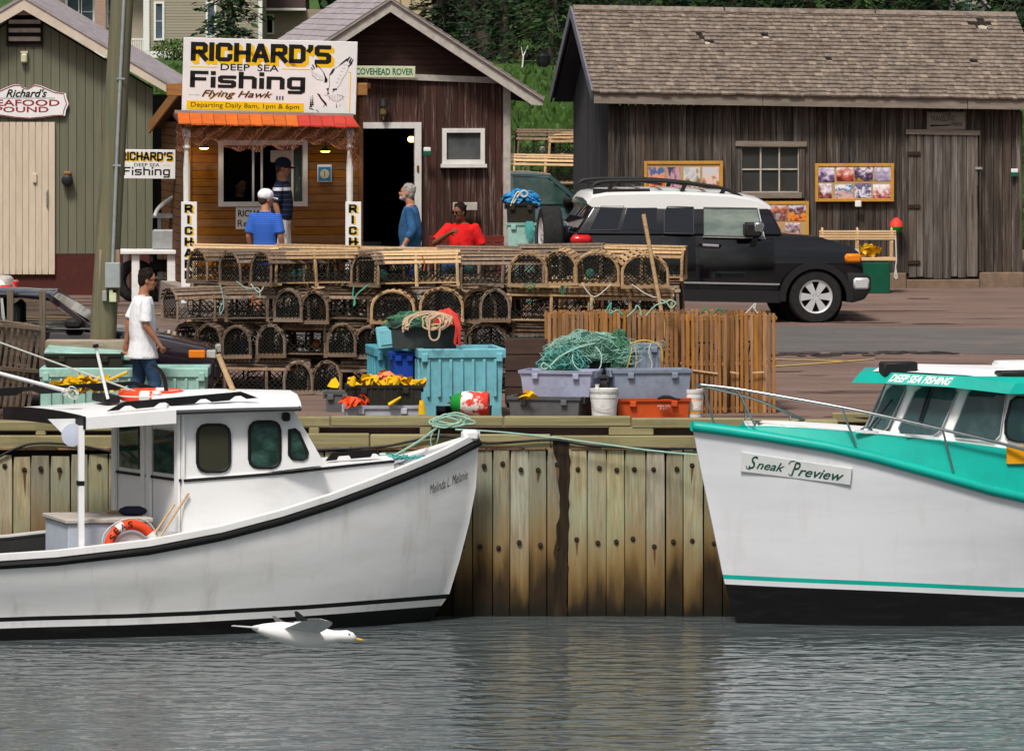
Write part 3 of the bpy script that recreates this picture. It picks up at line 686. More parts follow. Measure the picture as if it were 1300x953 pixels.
def block(word, u0, u1, v0, v1, y, m, parent, th=1.15, gap=2.2, dy=0):
    # v0..v1 is baseline to cap height; letters stretched to fill u0..u1
    tot = sum(WID.get(c, 4) for c in word) + gap * (len(word) - 1) + th * 1.0; kx = (u1 - u0) / tot; kz = (v1 - v0) / (6 + th); mb = MB(); x = th / 2
    for ch in word:
        for st in GL[ch]:
            pts = [V((u0 + (x + a) * kx, y, v0 + (b + th / 2) * kz)) for a, b in st]; n = len(pts); L = []; Rr = []
            for i in range(n):
                d0 = (pts[i] - pts[i - 1]).normalized() if i else None; d1 = (pts[i + 1] - pts[i]).normalized() if i < n - 1 else None
                def off(d): q = V((-d.z / kz, 0, d.x / kx)); q = V((-d.z * kx * th / 2 * (1), 0, d.x * kz * th / 2)); return q
                if d0 is None: p = pts[i] - V((d1.x * kx, 0, d1.z * kz)) * th / 2; o = off(d1)
                elif d1 is None: p = pts[i] + V((d0.x * kx, 0, d0.z * kz)) * th / 2; o = off(d0)
                else: p = pts[i]; o = off((d0 + d1).normalized()) / max(.6, math.cos(d0.angle(d1) / 2))
                L.append(p + o); Rr.append(p - o)
            for i in range(n - 1): mb.poly([Rr[i], Rr[i + 1], L[i + 1], L[i]])
        x += WID.get(ch, 4) + gap
    return mb.build('lettering', m, parent)
# ------------------------------------------------------------------ building materials
mk('sage', (.165, .165, .115), (.125, .125, .088), rough=.75, sc=VG, lo=.3, hi=.8, bump=.15, bdist=.004, rv=.06)
mk('cream', (.62, .53, .41), (.53, .45, .345), rough=.6, sc=(6, 6, 2), rv=.03, c3=(.45, .38, .30), s3=2.5, lo3=.62, hi3=.85)
mk('fascia_cream', (.62, .53, .43), (.52, .44, .36), rough=.65, sc=(5, 5, 5))
mk('oxblood', (.085, .022, .018), (.06, .018, .015), rough=.8, sc=(5, 5, 5), bump=.3, c3=(.13, .05, .04), s3=5, lo3=.6, hi3=.8)
mk('brown_board', (.070, .031, .023), (.040, .019, .015), rough=.85, sc=(34, 34, 1.8), lo=.3, hi=.75, bump=.35, bdist=.006, rv=.22, c3=(.25, .19, .165), s3=1, lo3=.55, hi3=.70, sc3=(26, 26, 1.3))
mk('brown_lap', (.056, .027, .021), (.033, .017, .014), rough=.85, sc=(1.6, 30, 30), lo=.3, hi=.75, bump=.35, bdist=.006, rv=.2, c3=(.19, .145, .12), s3=1, lo3=.62, hi3=.74, sc3=(2.2, 20, 26))
mk('trim_grey', (.50, .455, .41), (.36, .325, .29), rough=.75, sc=(9, 9, 9), lo=.35, hi=.7, bump=.2, c3=(.22, .19, .17), s3=3, lo3=.6, hi3=.75)
mk('trim_white', (.72, .70, .67), (.6, .58, .55), rough=.6, sc=(7, 7, 3))
mk('barn_board', (.095, .075, .062), (.030, .023, .019), rough=.9, sc=(26, 26, 1.3), lo=.33, hi=.66, bump=.5, bdist=.008, rv=.36, rh=.3, c3=(.23, .20, .175), s3=1, lo3=.52, hi3=.76, sc3=(14, 14, .9))
mk('barn_door_board', (.165, .14, .12), (.065, .053, .045), rough=.9, sc=(26, 26, 1.3), lo=.33, hi=.66, bump=.5, bdist=.008, rv=.25, rh=.3, c3=(.27, .245, .225), s3=1, lo3=.50, hi3=.76, sc3=(14, 14, .9))
mk('old_iron', (.045, .028, .02), (.03, .02, .016), rough=.9, sc=(20, 20, 20))
mk('barn_side', (.085, .082, .088), (.05, .048, .052), rough=.9, sc=(26, 26, 1.4), lo=.3, hi=.7, bump=.4, rv=.18)
mk('barn_fascia', (.27, .225, .185), (.17, .14, .115), rough=.9, sc=(1.6, 26, 26), lo=.3, hi=.7, bump=.4, rv=.1)
mk('barge_blue', (.17, .17, .20), (.12, .12, .14), rough=.85, sc=(3, 3, 9))
mk('wood_shingle', (.285, .23, .19), (.14, .112, .092), rough=.95, sc=(14, 3, 14), lo=.3, hi=.68, det=8, bump=.5, bdist=.01, c3=(.075, .056, .045), s3=2.6, lo3=.50, hi3=.74, sc3=(1.6, 1.4, 2.6))
mk('pale_wood', (.50, .42, .33), (.38, .31, .24), rough=.9, sc=(9, 9, 9))
mk('slate_roof', (.36, .32, .34), (.28, .245, .255), rough=.8, sc=(7, 1.6, 7), bump=.2, c3=(.42, .36, .35), s3=2, lo3=.55, hi3=.75)
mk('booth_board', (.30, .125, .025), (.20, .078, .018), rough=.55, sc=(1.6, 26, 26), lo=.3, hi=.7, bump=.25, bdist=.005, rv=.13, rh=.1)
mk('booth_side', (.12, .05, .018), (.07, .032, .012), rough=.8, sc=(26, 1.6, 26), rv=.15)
mk('beam_orange', (.36, .17, .05), (.25, .115, .04), rough=.7, sc=(1.5, 20, 20), bump=.2)
mk('weather_grey', (.33, .28, .245), (.24, .20, .175), rough=.9, sc=(2, 20, 20))
mk('sign_white', (.80, .80, .80), (.72, .72, .72), rough=.35, sc=(2, 2, 2))
mk('sign_black', (.012, .012, .012), rough=.5); mk('sign_yellow', (.85, .52, .006), rough=.5); mk('sign_green', (.005, .16, .09), rough=.5)
mk('sign_red', (.30, .012, .018), rough=.5); mk('sign_cream', (.62, .64, .42), (.52, .54, .36), rough=.6, sc=(5, 5, 5)); mk('sign_grey', (.30, .30, .31), rough=.5)
mk('orange_text', (.55, .26, .02), rough=.5)
mk('foundation', (.235, .165, .115), (.165, .115, .08), rough=.95, sc=(6, 6, 6), det=8, bump=.5, c3=(.11, .085, .07), s3=2.2, lo3=.5, hi3=.75)
mk('net_rope', (.28, .10, .06), (.17, .065, .04), rough=.9, sc=(20, 20, 20))
mk('lamp_glow', (1.0, .50, .08), rough=.5, em=9.0)
mk('black_metal', (.018, .018, .018), rough=.45)
mk('green_box', (.006, .11, .06), rough=.5)

# ------------------------------------------------------------------ seafood shed (sage green)
YS_ = 102.2; S0 = (X(32, YS_), YS_, G(YS_)); sx = lambda p: X(p, YS_) - S0[0]; sz = lambda p: Z(p, YS_) - S0[2]
SH = thing('seafood_shed', 'sage green board shed with cream door, cream bargeboards and oxblood foundation', 'shed', S0)
rake = lambda x: sz(12) - abs(x) * .60
door = (sx(-95), sx(70), sz(348), sz(155)); vent = (sx(11), sx(52), sz(56), sz(12))
mb = MB(); wall(mb, (sx(-130), .03, 0), (1, 0, 0), sx(194) - sx(-130), 0, lambda u: rake(u + sx(-130)) - .02); mb.box(sx(-130), sx(194), .1, 5, 0, 2.8); mb.build('wall', M['dark_in'], SH)
boards_v(SH, (sx(-130), .03, 0), (1, 0, 0), (0, -1, 0), sx(194) - sx(-130), .122, lambda u: sz(322) if u + sx(-130) > sx(70) else sz(340), lambda u: rake(u + sx(-130)) - .05, M['sage'],
         [(door[0] - sx(-130), door[1] - sx(-130), door[2], door[3])], jit=.0015, gap=.007, jw=.04)
MB().box(sx(-128), sx(190), .01, .09, -.1, sz(318)).build('foundation', M['oxblood'], SH)
for i, (a, b) in enumerate([(-95 + 8.25 * k, -95 + 8.25 * (k + 1)) for k in range(20)]):
    pass
DR = MB().box(door[0], door[1], -.01, .03, door[2], door[3]).build('door', M['cream'], SH)
for k in range(20):
    a, b = lerp(door[0], door[1], k / 20), lerp(door[0], door[1], (k + 1) / 20)
    obj('board', ubox(M['cream']), DR, ((a + b) / 2, -.028 + rnd(-.001, .001), (door[2] + door[3]) / 2), (0, 0, 0), (b - a - .005, .035, door[3] - door[2]))
MB().tube([(sx(60), -.05, sz(262)), (sx(60), -.09, sz(260)), (sx(60), -.09, sz(243)), (sx(60), -.05, sz(240))], .012, 6).build('handle', M['galv'], DR)
MB().cbox(sx(42), sx(47), -.08, -.04, sz(232), sz(220), .006).build('latch', M['cream'], DR)
for sgn in (1, -1):
    A = V((0, 0, sz(-1))); ex = (sx(219)) * sgn
    pts = [(0, -.34, sz(-4)), (ex, -.34, sz(-4) - abs(ex) * .60), (ex - .03 * sgn, -.34, sz(-4) - abs(ex) * .60 - .12), (0, -.34, sz(-4) - .19)]
    if sgn < 0: pts = pts[::-1]
    MB().prism(pts, (0, .05, 0)).build('bargeboard', M['fascia_cream'], SH)
    mb = MB(); mb.prism([(0, -.36, sz(-4) + .03), (ex + .03 * sgn, -.36, sz(-4) - abs(ex) * .60 + .01), (ex + .03 * sgn, -.36, sz(-4) - abs(ex) * .60 - .03), (0, -.36, sz(-4) - .02)], (0, 5.6, 0))
    mb.build('roof', M['slate_roof'], SH)
VN = MB(); VN.box(vent[0] - .03, vent[0], -.03, .03, vent[2] - .03, vent[3] + .03); VN.box(vent[1], vent[1] + .03, -.03, .03, vent[2] - .03, vent[3] + .03)
VN.box(vent[0], vent[1], -.028, .03, vent[3], vent[3] + .03); VN.box(vent[0], vent[1], -.028, .03, vent[2] - .03, vent[2])
VN.box(vent[0], vent[1], -.001, .02, vent[2], vent[3])
VN = VN.build('vent', M['dark_in'], SH)
for k in range(4):
    zz = lerp(vent[2], vent[3], (k + .5) / 4); sl = MB(); sl.bar((vent[0] + .005, -.045, zz + .01), (vent[1] - .005, -.045, zz + .01), .02, .06, (0, -.5, 1)); sl.build('slat', M['trim_grey'], VN)
lt = thing('wall_light', 'small cream bulkhead light high on the sage green gable', 'light', (S0[0] + sx(31), YS_ - .01, S0[2] + sz(80)))
MB().cbox(-.045, .045, -.09, 0, 0, .13, .02).build('lens', M['sign_cream'], lt); MB().box(-.05, .05, -.06, 0, .132, .17).build('bracket', M['cream'], lt)
ml = thing('siren', 'round black siren horn on the sage green wall beside the cream door', 'siren', (S0[0] + sx(86), YS_ - .01, S0[2] + sz(229)))
MB().lathe([(.06, -.14), (.085, -.12), (.08, -.03), (.05, 0)], ax='y', n=12).build('drum', M['black_metal'], ml, 40); MB().cbox(-.05, .05, -.10, 0, .085, .13, .01).build('bracket', M['beam_orange'], ml)
# scalloped shop sign
Q = S0[0], YS_ - .06, S0[2]; sg = thing('seafood_sign', 'white scalloped signboard with red letters over the cream door, reading SEAFOOD POUND', 'sign', Q)
out = [(-22, 118), (-10, 117), (0, 114.5), (10, 110), (18, 107.2), (25, 107.5), (30, 111), (35, 112.5), (39, 110.5), (44, 107.5), (52, 108.5), (62, 113), (72, 117), (84, 118.5), (84.5, 123), (87.5, 132), (84, 140), (83, 147), (70, 147.5), (55, 149.5), (38, 151), (20, 149.8), (5, 147.5), (-8, 146), (-20, 146)]
oo = [(sx(a), 0, sz(b)) for a, b in out]
MB().prism(oo, (0, .035, 0)).build('board', M['sign_white'], sg)
c0 = V((sx(33), -.003, sz(130)))
inn = [c0 + (V(p) - c0) * .95 for p in oo]; MB().tube([V((p[0], -.003, p[2])) for p in inn], .006, 4, closed=True).build('border', M['sign_red'], sg)
lettering("Richard's", sx(8), sx(60), sz(123.5), sz(113), -.004, M['sign_black'], sg, .02, .35)
lettering("SEAFOOD", sx(-14), sx(76), sz(134.5), sz(126.5), -.004, M['sign_red'], sg, .012); lettering("POUND", sx(-5), sx(62), sz(142.5), sz(135.5), -.004, M['sign_red'], sg, .012)
MB().box(sx(-10), sx(70), -.004, -.001, sz(124.8), sz(124.2)).build('rule', M['sign_grey'], sg)

# ------------------------------------------------------------------ brown shed
B0 = (X(492, 101), 101.0, G(101)); BA = R(7)
def bu(px, py): return unproj(px, py, B0, BA, 0)
def bx(px): return bu(px, 200)[0]
def bz(px, py): return bu(px, py)[1]
BS = thing('brown_shed', 'weathered dark brown board shed with grey bargeboards and an open dark doorway', 'shed', B0, BA)
xl, xr = bx(339), bx(645); trim_l, trim_r = bz(420, 97) , bz(645, 106); trz = lambda x: trim_r + (x - xr) * (trim_l - trim_r) / (bx(420) - xr)
apex = bz(492, 8); slope = (apex - bz(645, 108)) / xr
rk = lambda x: apex - abs(x) * slope
dr = (bx(447), bx(526), 0, bz(500, 163)); wn = (bx(561), bx(615), bz(588, 209), bz(588, 163))
mb = MB(); hl = [(dr[0] - xl, dr[1] - xl, dr[2], dr[3])]
wall(mb, (xl, .03, 0), (1, 0, 0), xr - xl, 0, lambda u: rk(u + xl) - .02, hl)
mb.box(xl, xl + .06, .1, 6.3, 0, trim_l - .1); mb.box(xr - .06, xr, .1, 6.3, 0, trim_r - .1); mb.box(xl, xr, 6.24, 6.3, 0, trim_r); mb.box(xl, xr, .1, 6.2, -.05, .0)
mb.box(xl, xr, .1, 6.2, trim_r - .12, trim_r - .06)
mb.build('wall', M['dark_in'], BS)
boards_v(BS, (xl, .03, 0), (1, 0, 0), (0, -1, 0), xr - xl, .098, .02, lambda u: trz(u + xl), M['brown_board'], hl + [(wn[0] - xl + .03, wn[1] - xl - .03, wn[2] + .04, wn[3] - .04)], gap=.006, jit=.004)
boards_v(BS, (xr + .0, .03, 0), (0, 1, 0), (1, 0, 0), 6.2, .11, .02, trim_r - .1, M['brown_board'], gap=.006)
boards_h(BS, (xl, .03, 0), (1, 0, 0), (0, -1, 0), xr - xl, .085, trim_r + .09, apex - .03, M['brown_lap'], ua=lambda z: -(apex - z) / slope - xl + .05, ub=lambda z: (apex - z) / slope - xl - .05, gap=.005)
MB().bar((bx(400), -.025, trz(bx(400)) + .035), (xr + .02, -.025, trz(xr) + .035), .035, .085).build('trim_board', M['trim_grey'], BS)
MB().cbox(xr - .07, xr + .035, -.04, .05, 0, trz(xr) - .01, .008).build('corner_board', M['trim_grey'], BS)
for sg_ in (1, -1):
    e = bx(686); ez = lambda x, o: bz(492, 0) - x * slope * 1.0 + o
    pts = [(0, -.38, ez(0, .0)), (e * sg_, -.38, ez(e, 0)), ((e - .015) * sg_, -.38, ez(e, -.075)), ((e - .17) * sg_, -.38, ez(e - .17, -.175)), (0, -.38, ez(0, -.17))]
    if sg_ < 0: pts = pts[::-1]
    MB().prism(pts, (0, .045, 0)).build('bargeboard', M['trim_grey'], BS)
    mb = MB(); mb.prism([(0, -.42, ez(0, .025)), (e * sg_, -.42, ez(e, .025)), (e * sg_, -.42, ez(e, -.01)), (0, -.42, ez(0, -.01))][::sg_], (0, 7.0, 0))
    mb.prism([(0, -.335, ez(0, -.02)), (e * sg_, -.335, ez(e, -.02)), (e * sg_, -.335, ez(e, -.05)), (0, -.335, ez(0, -.05))][::sg_], (0, 6.9, 0), 1)
    rf = mb.build('roof', [M['weather_grey'], M['brown_lap']], BS)
    sm = MB(); e0, e1, r0, r1 = (e * sg_, -.42, ez(e, .03)), (e * sg_, 6.55, ez(e, .03)), (0, -.42, ez(0, .03)), (0, 6.55, ez(0, .03))
    if sg_ < 0: e0, e1, r0, r1 = e1, e0, r1, r0
    shingles(sm, e0, e1, r0, r1, 18, .9, .012, jit=.6)
    tag(sm.build('shingles', M['slate_roof'], rf), kind='stuff')
# doorway and window
fr = MB(); fr.box(dr[0] - .085, dr[0], -.05, .06, 0, dr[3] + .085); fr.box(dr[1], dr[1] + .095, -.05, .06, 0, dr[3] + .085); fr.box(dr[0], dr[1], -.048, .06, dr[3], dr[3] + .085)
fr.build('door_frame', M['trim_white'], BS)
MB().cbox(dr[1] + .03, dr[1] + .06, -.07, -.05, bz(528, 218), bz(528, 210), .005).build('strike_plate', M['rust'], BS)
window(BS, wn[0] + .06, wn[1] - .06, wn[2] + .07, wn[3] - .06, .0, M['trim_white'], pm('dusty_glass', (.10, .105, .105), (.055, .06, .06), rough=.15, sc=(3, 3, 3)), 1, 1, .06, .06, sill=True)
lb = thing('indoor_lamp', 'glowing yellow lamp bulb inside the dark doorway of the brown shed', 'lamp'); lb.location = (X(522, 102), 102.3, Z(177, 102.3)); 
MB().ball((0, 0, 0), (.055, .05, .045), 10).build('bulb', M['lamp_glow'], lb, 60); MB().lathe([(.05, .05), (.02, .12)], n=8).build('socket', M['black_metal'], lb)
ln = thing('wall_lantern', 'black coach lantern over the doorway on the brown boards', 'lantern', (0, 0, 0)); c = P(487, 139, 101.0); ln.location = (c.x, c.y - .14, c.z)
MB().lathe([(.02, .16), (.05, .14), (.075, .05), (.06, .045)], n=10).build('cap', M['black_metal'], ln, 40); MB().lathe([(.05, .045), (.045, -.06), (.02, -.10), (.012, -.14)], n=8).build('glass', pm('lantern_glass', (.16, .13, .06), rough=.1), ln); MB().box(-.02, .02, 0, .10, .02, .10).build('bracket', M['black_metal'], ln)
def sheet_sign(nm, label, cat, p, q, Y, yaw=0, m='sign_white', t=.03, roll=0):
    # p = lower left pixel, q = upper right pixel
    o = P(p[0], p[1], Y); s = thing(nm, label, cat, o, yaw); s.rotation_euler = (0, roll, yaw); wd_ = (q[0] - p[0]) * Y / F / math.cos(yaw); h = (p[1] - q[1]) * Y / F
    MB().cbox(0, wd_, 0, t, 0, h, .004).build('board', M[m], s); return s, wd_, h
s, a, b = sheet_sign('boat_name_sign', 'cream board with green letters on the brown gable, reading COVEHEAD ROVER', 'sign', (440, 98), (527, 83.5), 100.75, BA, 'sign_cream', .03, R(.6))
lettering("COVEHEAD ROVER", a * .13, a * .97, b * .22, b * .80, -.003, M['sign_green'], s, .022)
def wiring_box(label, px, py, Y, yaw):
    t = thing('plug_box', label, 'socket', P(px, py, Y), yaw); MB().cbox(-.05, .05, -.05, 0, 0, .055, .006).build('lid', M['sign_white'], t); MB().cbox(-.05, .05, -.055, 0, -.06, -.003, .006).build('case', M['green_box'], t)
wiring_box('small green and white socket box on the brown boards right of the doorway', 542, 192, 100.9, BA)
s, a, b = sheet_sign('plank_sign', 'small grey weathered wooden plate on the brown wall behind the man in red', 'sign', (575, 267), (606, 257), 100.95, BA, 'trim_grey', .03)

# ------------------------------------------------------------------ ticket booth
T0 = (X(348, 99.3), 99.3, G(99.3)); TA = R(10)
def tu(px, py, yl=0): return unproj(px, py, T0, TA, yl)
tx = lambda p, yl=0: tu(p, 200, yl)[0]; tz = lambda p, yl=0: tu(348, p, yl)[1]
TB = thing('ticket_booth', 'orange brown clapboard ticket booth with orange shingled awning and white sliding window', 'booth', T0, TA)
xl, xr = tx(240), tx(458); hi = tz(118)
wn = (tx(283), tx(384), tz(256), tz(184))
MB().cbox(xl - .2, xr + .1, -1.5, 3.0, -.1, .35, .01).build('platform', M['weather_grey'], TB)
mb = MB(); hl = [(wn[0] - xl, wn[1] - xl, wn[2], wn[3])]
wall(mb, (xl, .03, 0), (1, 0, 0), xr - xl, .35, hi - .05, hl); mb.box(xl, xl + .05, .1, 2.9, .35, hi - .4); mb.box(xr - .05, xr, .1, 2.9, .35, hi - .4); mb.box(xl, xr, 2.85, 2.9, .35, hi - .5)
mb.build('wall', M['dark_in'], TB)
boards_h(TB, (xl, .03, 0), (1, 0, 0), (0, -1, 0), xr - xl, .112, .36, hi - .05, M['booth_board'], hl, gap=.007, tilt=R(4), t=.024)
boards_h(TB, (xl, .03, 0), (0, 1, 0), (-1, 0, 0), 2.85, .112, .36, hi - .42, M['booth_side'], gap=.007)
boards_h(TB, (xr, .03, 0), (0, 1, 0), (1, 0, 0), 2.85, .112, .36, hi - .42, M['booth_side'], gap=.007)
for x in (xl, xr): MB().cbox(x - .03, x + .03, -.03, .05, .352, hi - .06, .006).build('corner_board', M['booth_board'], TB)
window(TB, wn[0], wn[1], wn[2], wn[3], .02, M['trim_white'], M['dark'], 1, 1, .065, .075, mw=.025)
for o in list(TB.children):
    if o.name.startswith('window'):
        for c in list(o.children):
            if c.name.startswith('pane'): bpy.data.objects.remove(c)
        WF = o
mk('clear_glass', (.9, .95, .93), rough=.02, trans=1.0, ior=1.05, spec=.5)
mk('sash_glass', (.30, .33, .31), rough=.03, spec=.8)
cx = tx(322); cx2 = tx(333)
MB().box(wn[0] + .001, cx - .02, .045, .052, wn[2], wn[3]).build('pane', M['clear_glass'], WF)
MB().box(cx2 + .01, wn[1] - .01, .062, .068, wn[2], wn[3]).build('pane', M['clear_glass'], WF)
for x, yy in ((cx, .04), (cx2, .055), (tx(372), .055)): MB().box(x - .014, x + .014, yy, yy + .03, wn[2], wn[3]).build('sash_stile', M['trim_white'], WF)
cu = MB(); cu.box(tx(352), tx(384), .10, .12, wn[2], wn[3]); cu.build('blind', pm('grey_green_sheet', (.16, .18, .16), (.10, .115, .10), sc=(3, 3, 3)), TB)  # grey-green sheet behind the right part of the window
MB().box(tx(344), tx(371), .04, .046, tz(206), tz(191)).build('notice', pm('notice_pink', (.50, .42, .38), (.42, .33, .3), sc=(30, 30, 40)), WF)
MB().box(xl + .06, xr - .06, 1.6, 1.65, .36, hi - .5).build('room_partition', pm('room_brown', (.055, .04, .032), (.025, .02, .017), sc=(4, 4, 4)), TB)
MB().box(xl + .06, xr - .06, .15, .55, tz(268), tz(264)).build('counter', M['dark_in'], TB)
# roof slab falling to the back, beams
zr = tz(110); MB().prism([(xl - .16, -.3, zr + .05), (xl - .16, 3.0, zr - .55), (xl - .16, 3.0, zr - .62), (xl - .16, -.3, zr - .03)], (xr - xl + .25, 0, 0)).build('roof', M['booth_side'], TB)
MB().prism([(xl - .19, -.32, zr + .06), (xl - .19, 3.02, zr - .54), (xl - .19, 3.02, zr - .70), (xl - .19, -.32, zr - .10)], (.028, 0, 0)).build('bargeboard', M['beam_orange'], TB)
MB().cbox(tx(212, -.35), tx(466, -.35), -.40, -.26, zr - .12, zr + .05, .008).build('roof_beam', M['beam_orange'], TB)
# awning
ya, yb = -.55, -1.25; zt_, zb_ = tz(145, ya), tz(157, yb); axl, axr = tx(228, yb), tx(457, yb)
drop = .055
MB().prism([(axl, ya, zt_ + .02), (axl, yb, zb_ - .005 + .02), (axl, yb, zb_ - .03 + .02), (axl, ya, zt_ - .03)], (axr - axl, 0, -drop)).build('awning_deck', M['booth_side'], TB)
mk('tile_orange', (.62, .13, .012), (.50, .095, .012), rough=.6, sc=(5, 5, 5), rv=.1); mk('tile_red', (.55, .035, .02), (.44, .03, .02), rough=.6, sc=(5, 5, 5), rv=.1)
NT = 15
for i in range(NT):
    a, b = lerp(axl, axr, i / NT), lerp(axl, axr, (i + 1) / NT) - .008; da, db = -drop * i / NT, -drop * (i + 1) / NT; j = rnd(0, .012)
    pts = [(a + .06, ya, zt_ + .03 + da), (b + .06, ya, zt_ + .03 + db), (b - .02, yb - .05, zb_ + .02 + db - j), (a - .02, yb - .05, zb_ + .02 + da - j)]
    if i == NT - 1: pts[1] = (b, ya, zt_ + .03 + db)
    MB().prism(pts, (0, 0, -.02)).build('shingle', M['tile_orange'] if i < NT * .66 else M['tile_red'], TB)
MB().prism([(axl + .02, ya - .04, zt_ + .0), (axr + .01, ya - .04, zt_ + .0 - drop), (axr + .01, ya - .04, zt_ + .06 - drop), (axl + .02, ya - .04, zt_ + .06)], (0, .05, 0)).build('awning_board', M['weather_grey'], TB)
for px in (237, 444):
    x = tx(px, -1.15); zt2 = tz(163, -1.15); z0 = .35; H_ = zt2 - z0
    pr = [(.045, 0), (.045, .5), (.03, .52), (.045, .56), (.04, .62), (.048, H_ - .55), (.030, H_ - .30), (.055, H_ - .26), (.034, H_ - .22), (.050, H_ - .12), (.050, H_)]
    MB().lathe(pr, (x, -1.15, z0), n=10).build('post', M['trim_white'], TB, 30)
    MB().cbox(x - .05, x + .05, -1.21, -1.09, zt2 - .12, zt2 - .0, .008).build('post_cap', M['trim_white'], TB)
MB().cbox(axl + .05, axr - .03, -1.2, -1.1, tz(163, -1.15) , tz(158, -1.15), .008).build('header', M['booth_side'], TB)
# big sign
Yg = 98.62; o = P(231, 140.5, Yg); SG = thing('fishing_sign', "big white signboard on the booth awning with eagle drawing, RICHARD'S Deep Sea Fishing", 'sign', o); SG.rotation_euler = (0, R(1.55), TA)
ks = Yg / F; wd_ = 220 * ks / math.cos(TA); hh = 93 * ks
MB().cbox(0, wd_, 0, .05, 0, hh, .006).build('board', M['sign_white'], SG)
g = lambda px, py: (wd_ * (px - 231) / 219.0, hh * (140.5 + 6 * (px - 231) / 219.0 - py) / 93.0)
def LT(t, x0, x1, yt, yb_, m, dy=-.004, **k):
    a = wd_ * (x0 - 232) / 219; b = wd_ * (x1 - 232) / 219; c = hh * (1 - (yb_ - 47) / 93.0); d = hh * (1 - (yt - 47) / 93.0)
    return lettering(t, a, b, c, d, dy, M[m], SG, **k)
def LB(t, x0, x1, yt, yb_, m, dy=-.004, **k):
    return block(t, wd_ * (x0 - 232) / 219, wd_ * (x1 - 232) / 219, hh * (1 - (yb_ - 47) / 93.0), hh * (1 - (yt - 47) / 93.0), dy, M[m], SG, **k)
for dx_, dy_, q in ((4.2, 4.2, -.0022), (2.8, 2.8, -.0026), (1.4, 1.4, -.003)): LB("RICHARD'S", 241 + dx_, 418 + dx_, 52.5 + dy_, 76.5 + dy_, 'sign_yellow', q, th=1.9)
LB("RICHARD'S", 241, 418, 52.5, 76.5, 'sign_black', -.0045, th=1.75)
LT("DEEP  SEA", 279, 352, 79, 87.5, 'sign_black', bold=.008)
for a, b in ((241, 275), (356, 392)): MB().box(wd_ * (a - 232) / 219, wd_ * (b - 232) / 219, -.003, 0, hh * (1 - (84.2 - 47) / 93), hh * (1 - (83.4 - 47) / 93)).build('rule', M['sign_yellow'], SG)
LB("Fishing", 241, 386, 89, 110, 'sign_black', th=1.5, gap=2.2)
LT("Flying Hawk", 256.5, 345.5, 113.5, 124.5, 'orange_text', -.0032, shear=.4, bold=.012); LT("Flying Hawk", 256, 345, 113, 124, 'sign_black', -.0042, shear=.4, bold=.004); LT("III", 350, 359, 118.5, 123.5, 'sign_black', bold=.01)
LT("featuring", 240, 253, 118.5, 120.5, 'sign_grey')
MB().box(wd_ * 5.5 / 219, wd_ * 153 / 219, -.003, 0, hh * (1 - (138.2 - 47) / 93), hh * (1 - (127.0 - 47) / 93)).build('yellow_band', M['sign_yellow'], SG)
LT("Departing Daily 8am, 1pm & 6pm", 243, 379, 128.8, 136.6, 'sign_black', -.0045)
# the eagle: a line drawing on the board
eg = MB(); K = lambda x, y: (wd_ * (380 + x / 9.525 - 232) / 219, -.0045, hh * (1 - (60 + y / 9.53 - 47 - 6 * (x / 9.525 + 148) / 219) / 93.0))
def blob(*pts): eg.poly([K(*p) for p in pts])
def stroke(w_, *pts):
    q = [V(K(*p)) for p in pts]
    for a, b in zip(q, q[1:]):
        d = (b - a).normalized(); n = V((-d.z, 0, d.x)) * w_ * .0011; eg.poly([a - n, b - n, b + n, a + n])
blob((455, 215), (530, 150), (548, 135), (560, 150), (500, 195)); blob((540, 155), (580, 112), (590, 118), (556, 175)); blob((570, 185), (600, 125), (610, 128), (588, 195)); blob((585, 205), (622, 140), (630, 148), (605, 210)); blob((560, 225), (612, 190), (616, 200), (575, 235))
blob((345, 330), (380, 265), (415, 250), (385, 310), (352, 340)); blob((270, 310), (300, 350), (325, 390), (318, 425), (285, 425), (290, 370))
blob((160, 190), (175, 190), (200, 240), (185, 250)); blob((130, 205), (150, 215), (170, 260), (155, 262)); blob((115, 245), (130, 245), (150, 272), (140, 275))
stroke(3, (175, 200), (240, 260), (285, 320), (305, 400)); stroke(2.2, (345, 330), (345, 400), (350, 460), (335, 520)); stroke(2, (415, 250), (480, 210), (550, 150))
stroke(2, (130, 280), (140, 340), (200, 390), (270, 400)); stroke(1.6, (580, 230), (550, 310), (505, 380), (470, 460), (420, 520)); blob((310, 500), (340, 495), (335, 540), (350, 560), (325, 570), (330, 530)); blob((390, 500), (440, 500), (440, 515), (405, 520), (390, 550))
for k in range(6): stroke(1.3, (360 + k * 28, 575), (350 + k * 34, 640)); stroke(1.1, (150 + k * 22, 290 + k * 12), (170 + k * 20, 350 + k * 8)); stroke(1.2, (420 + k * 18, 420 - k * 42), (455 + k * 20, 430 - k * 44))
stroke(1.6, (285, 580), (330, 580), (400, 650), (460, 655), (530, 600), (440, 570)); blob((200, 555), (235, 570), (255, 610), (320, 680), (325, 715), (305, 700), (240, 620)); stroke(2.4, (280, 725), (300, 690), (325, 715))
for cx_, w2, y0, y1 in ((130, 34, 590, 720), (152, 28, 570, 700), (440, 14, 672, 728), (483, 9, 685, 712)):
    for k in range(5): yy = lerp(y0, y1, k / 5); ww = w2 * (k + 1) / 5; blob((cx_, yy), (cx_ + ww * .6, yy + (y1 - y0) / 4.5), (cx_ - ww * .6, yy + (y1 - y0) / 4.5))
stroke(5, (110, 735), (165, 755)); stroke(3, (195, 755), (230, 785))
tag(eg.build('eagle_drawing', M['sign_black'], SG), kind='stuff')
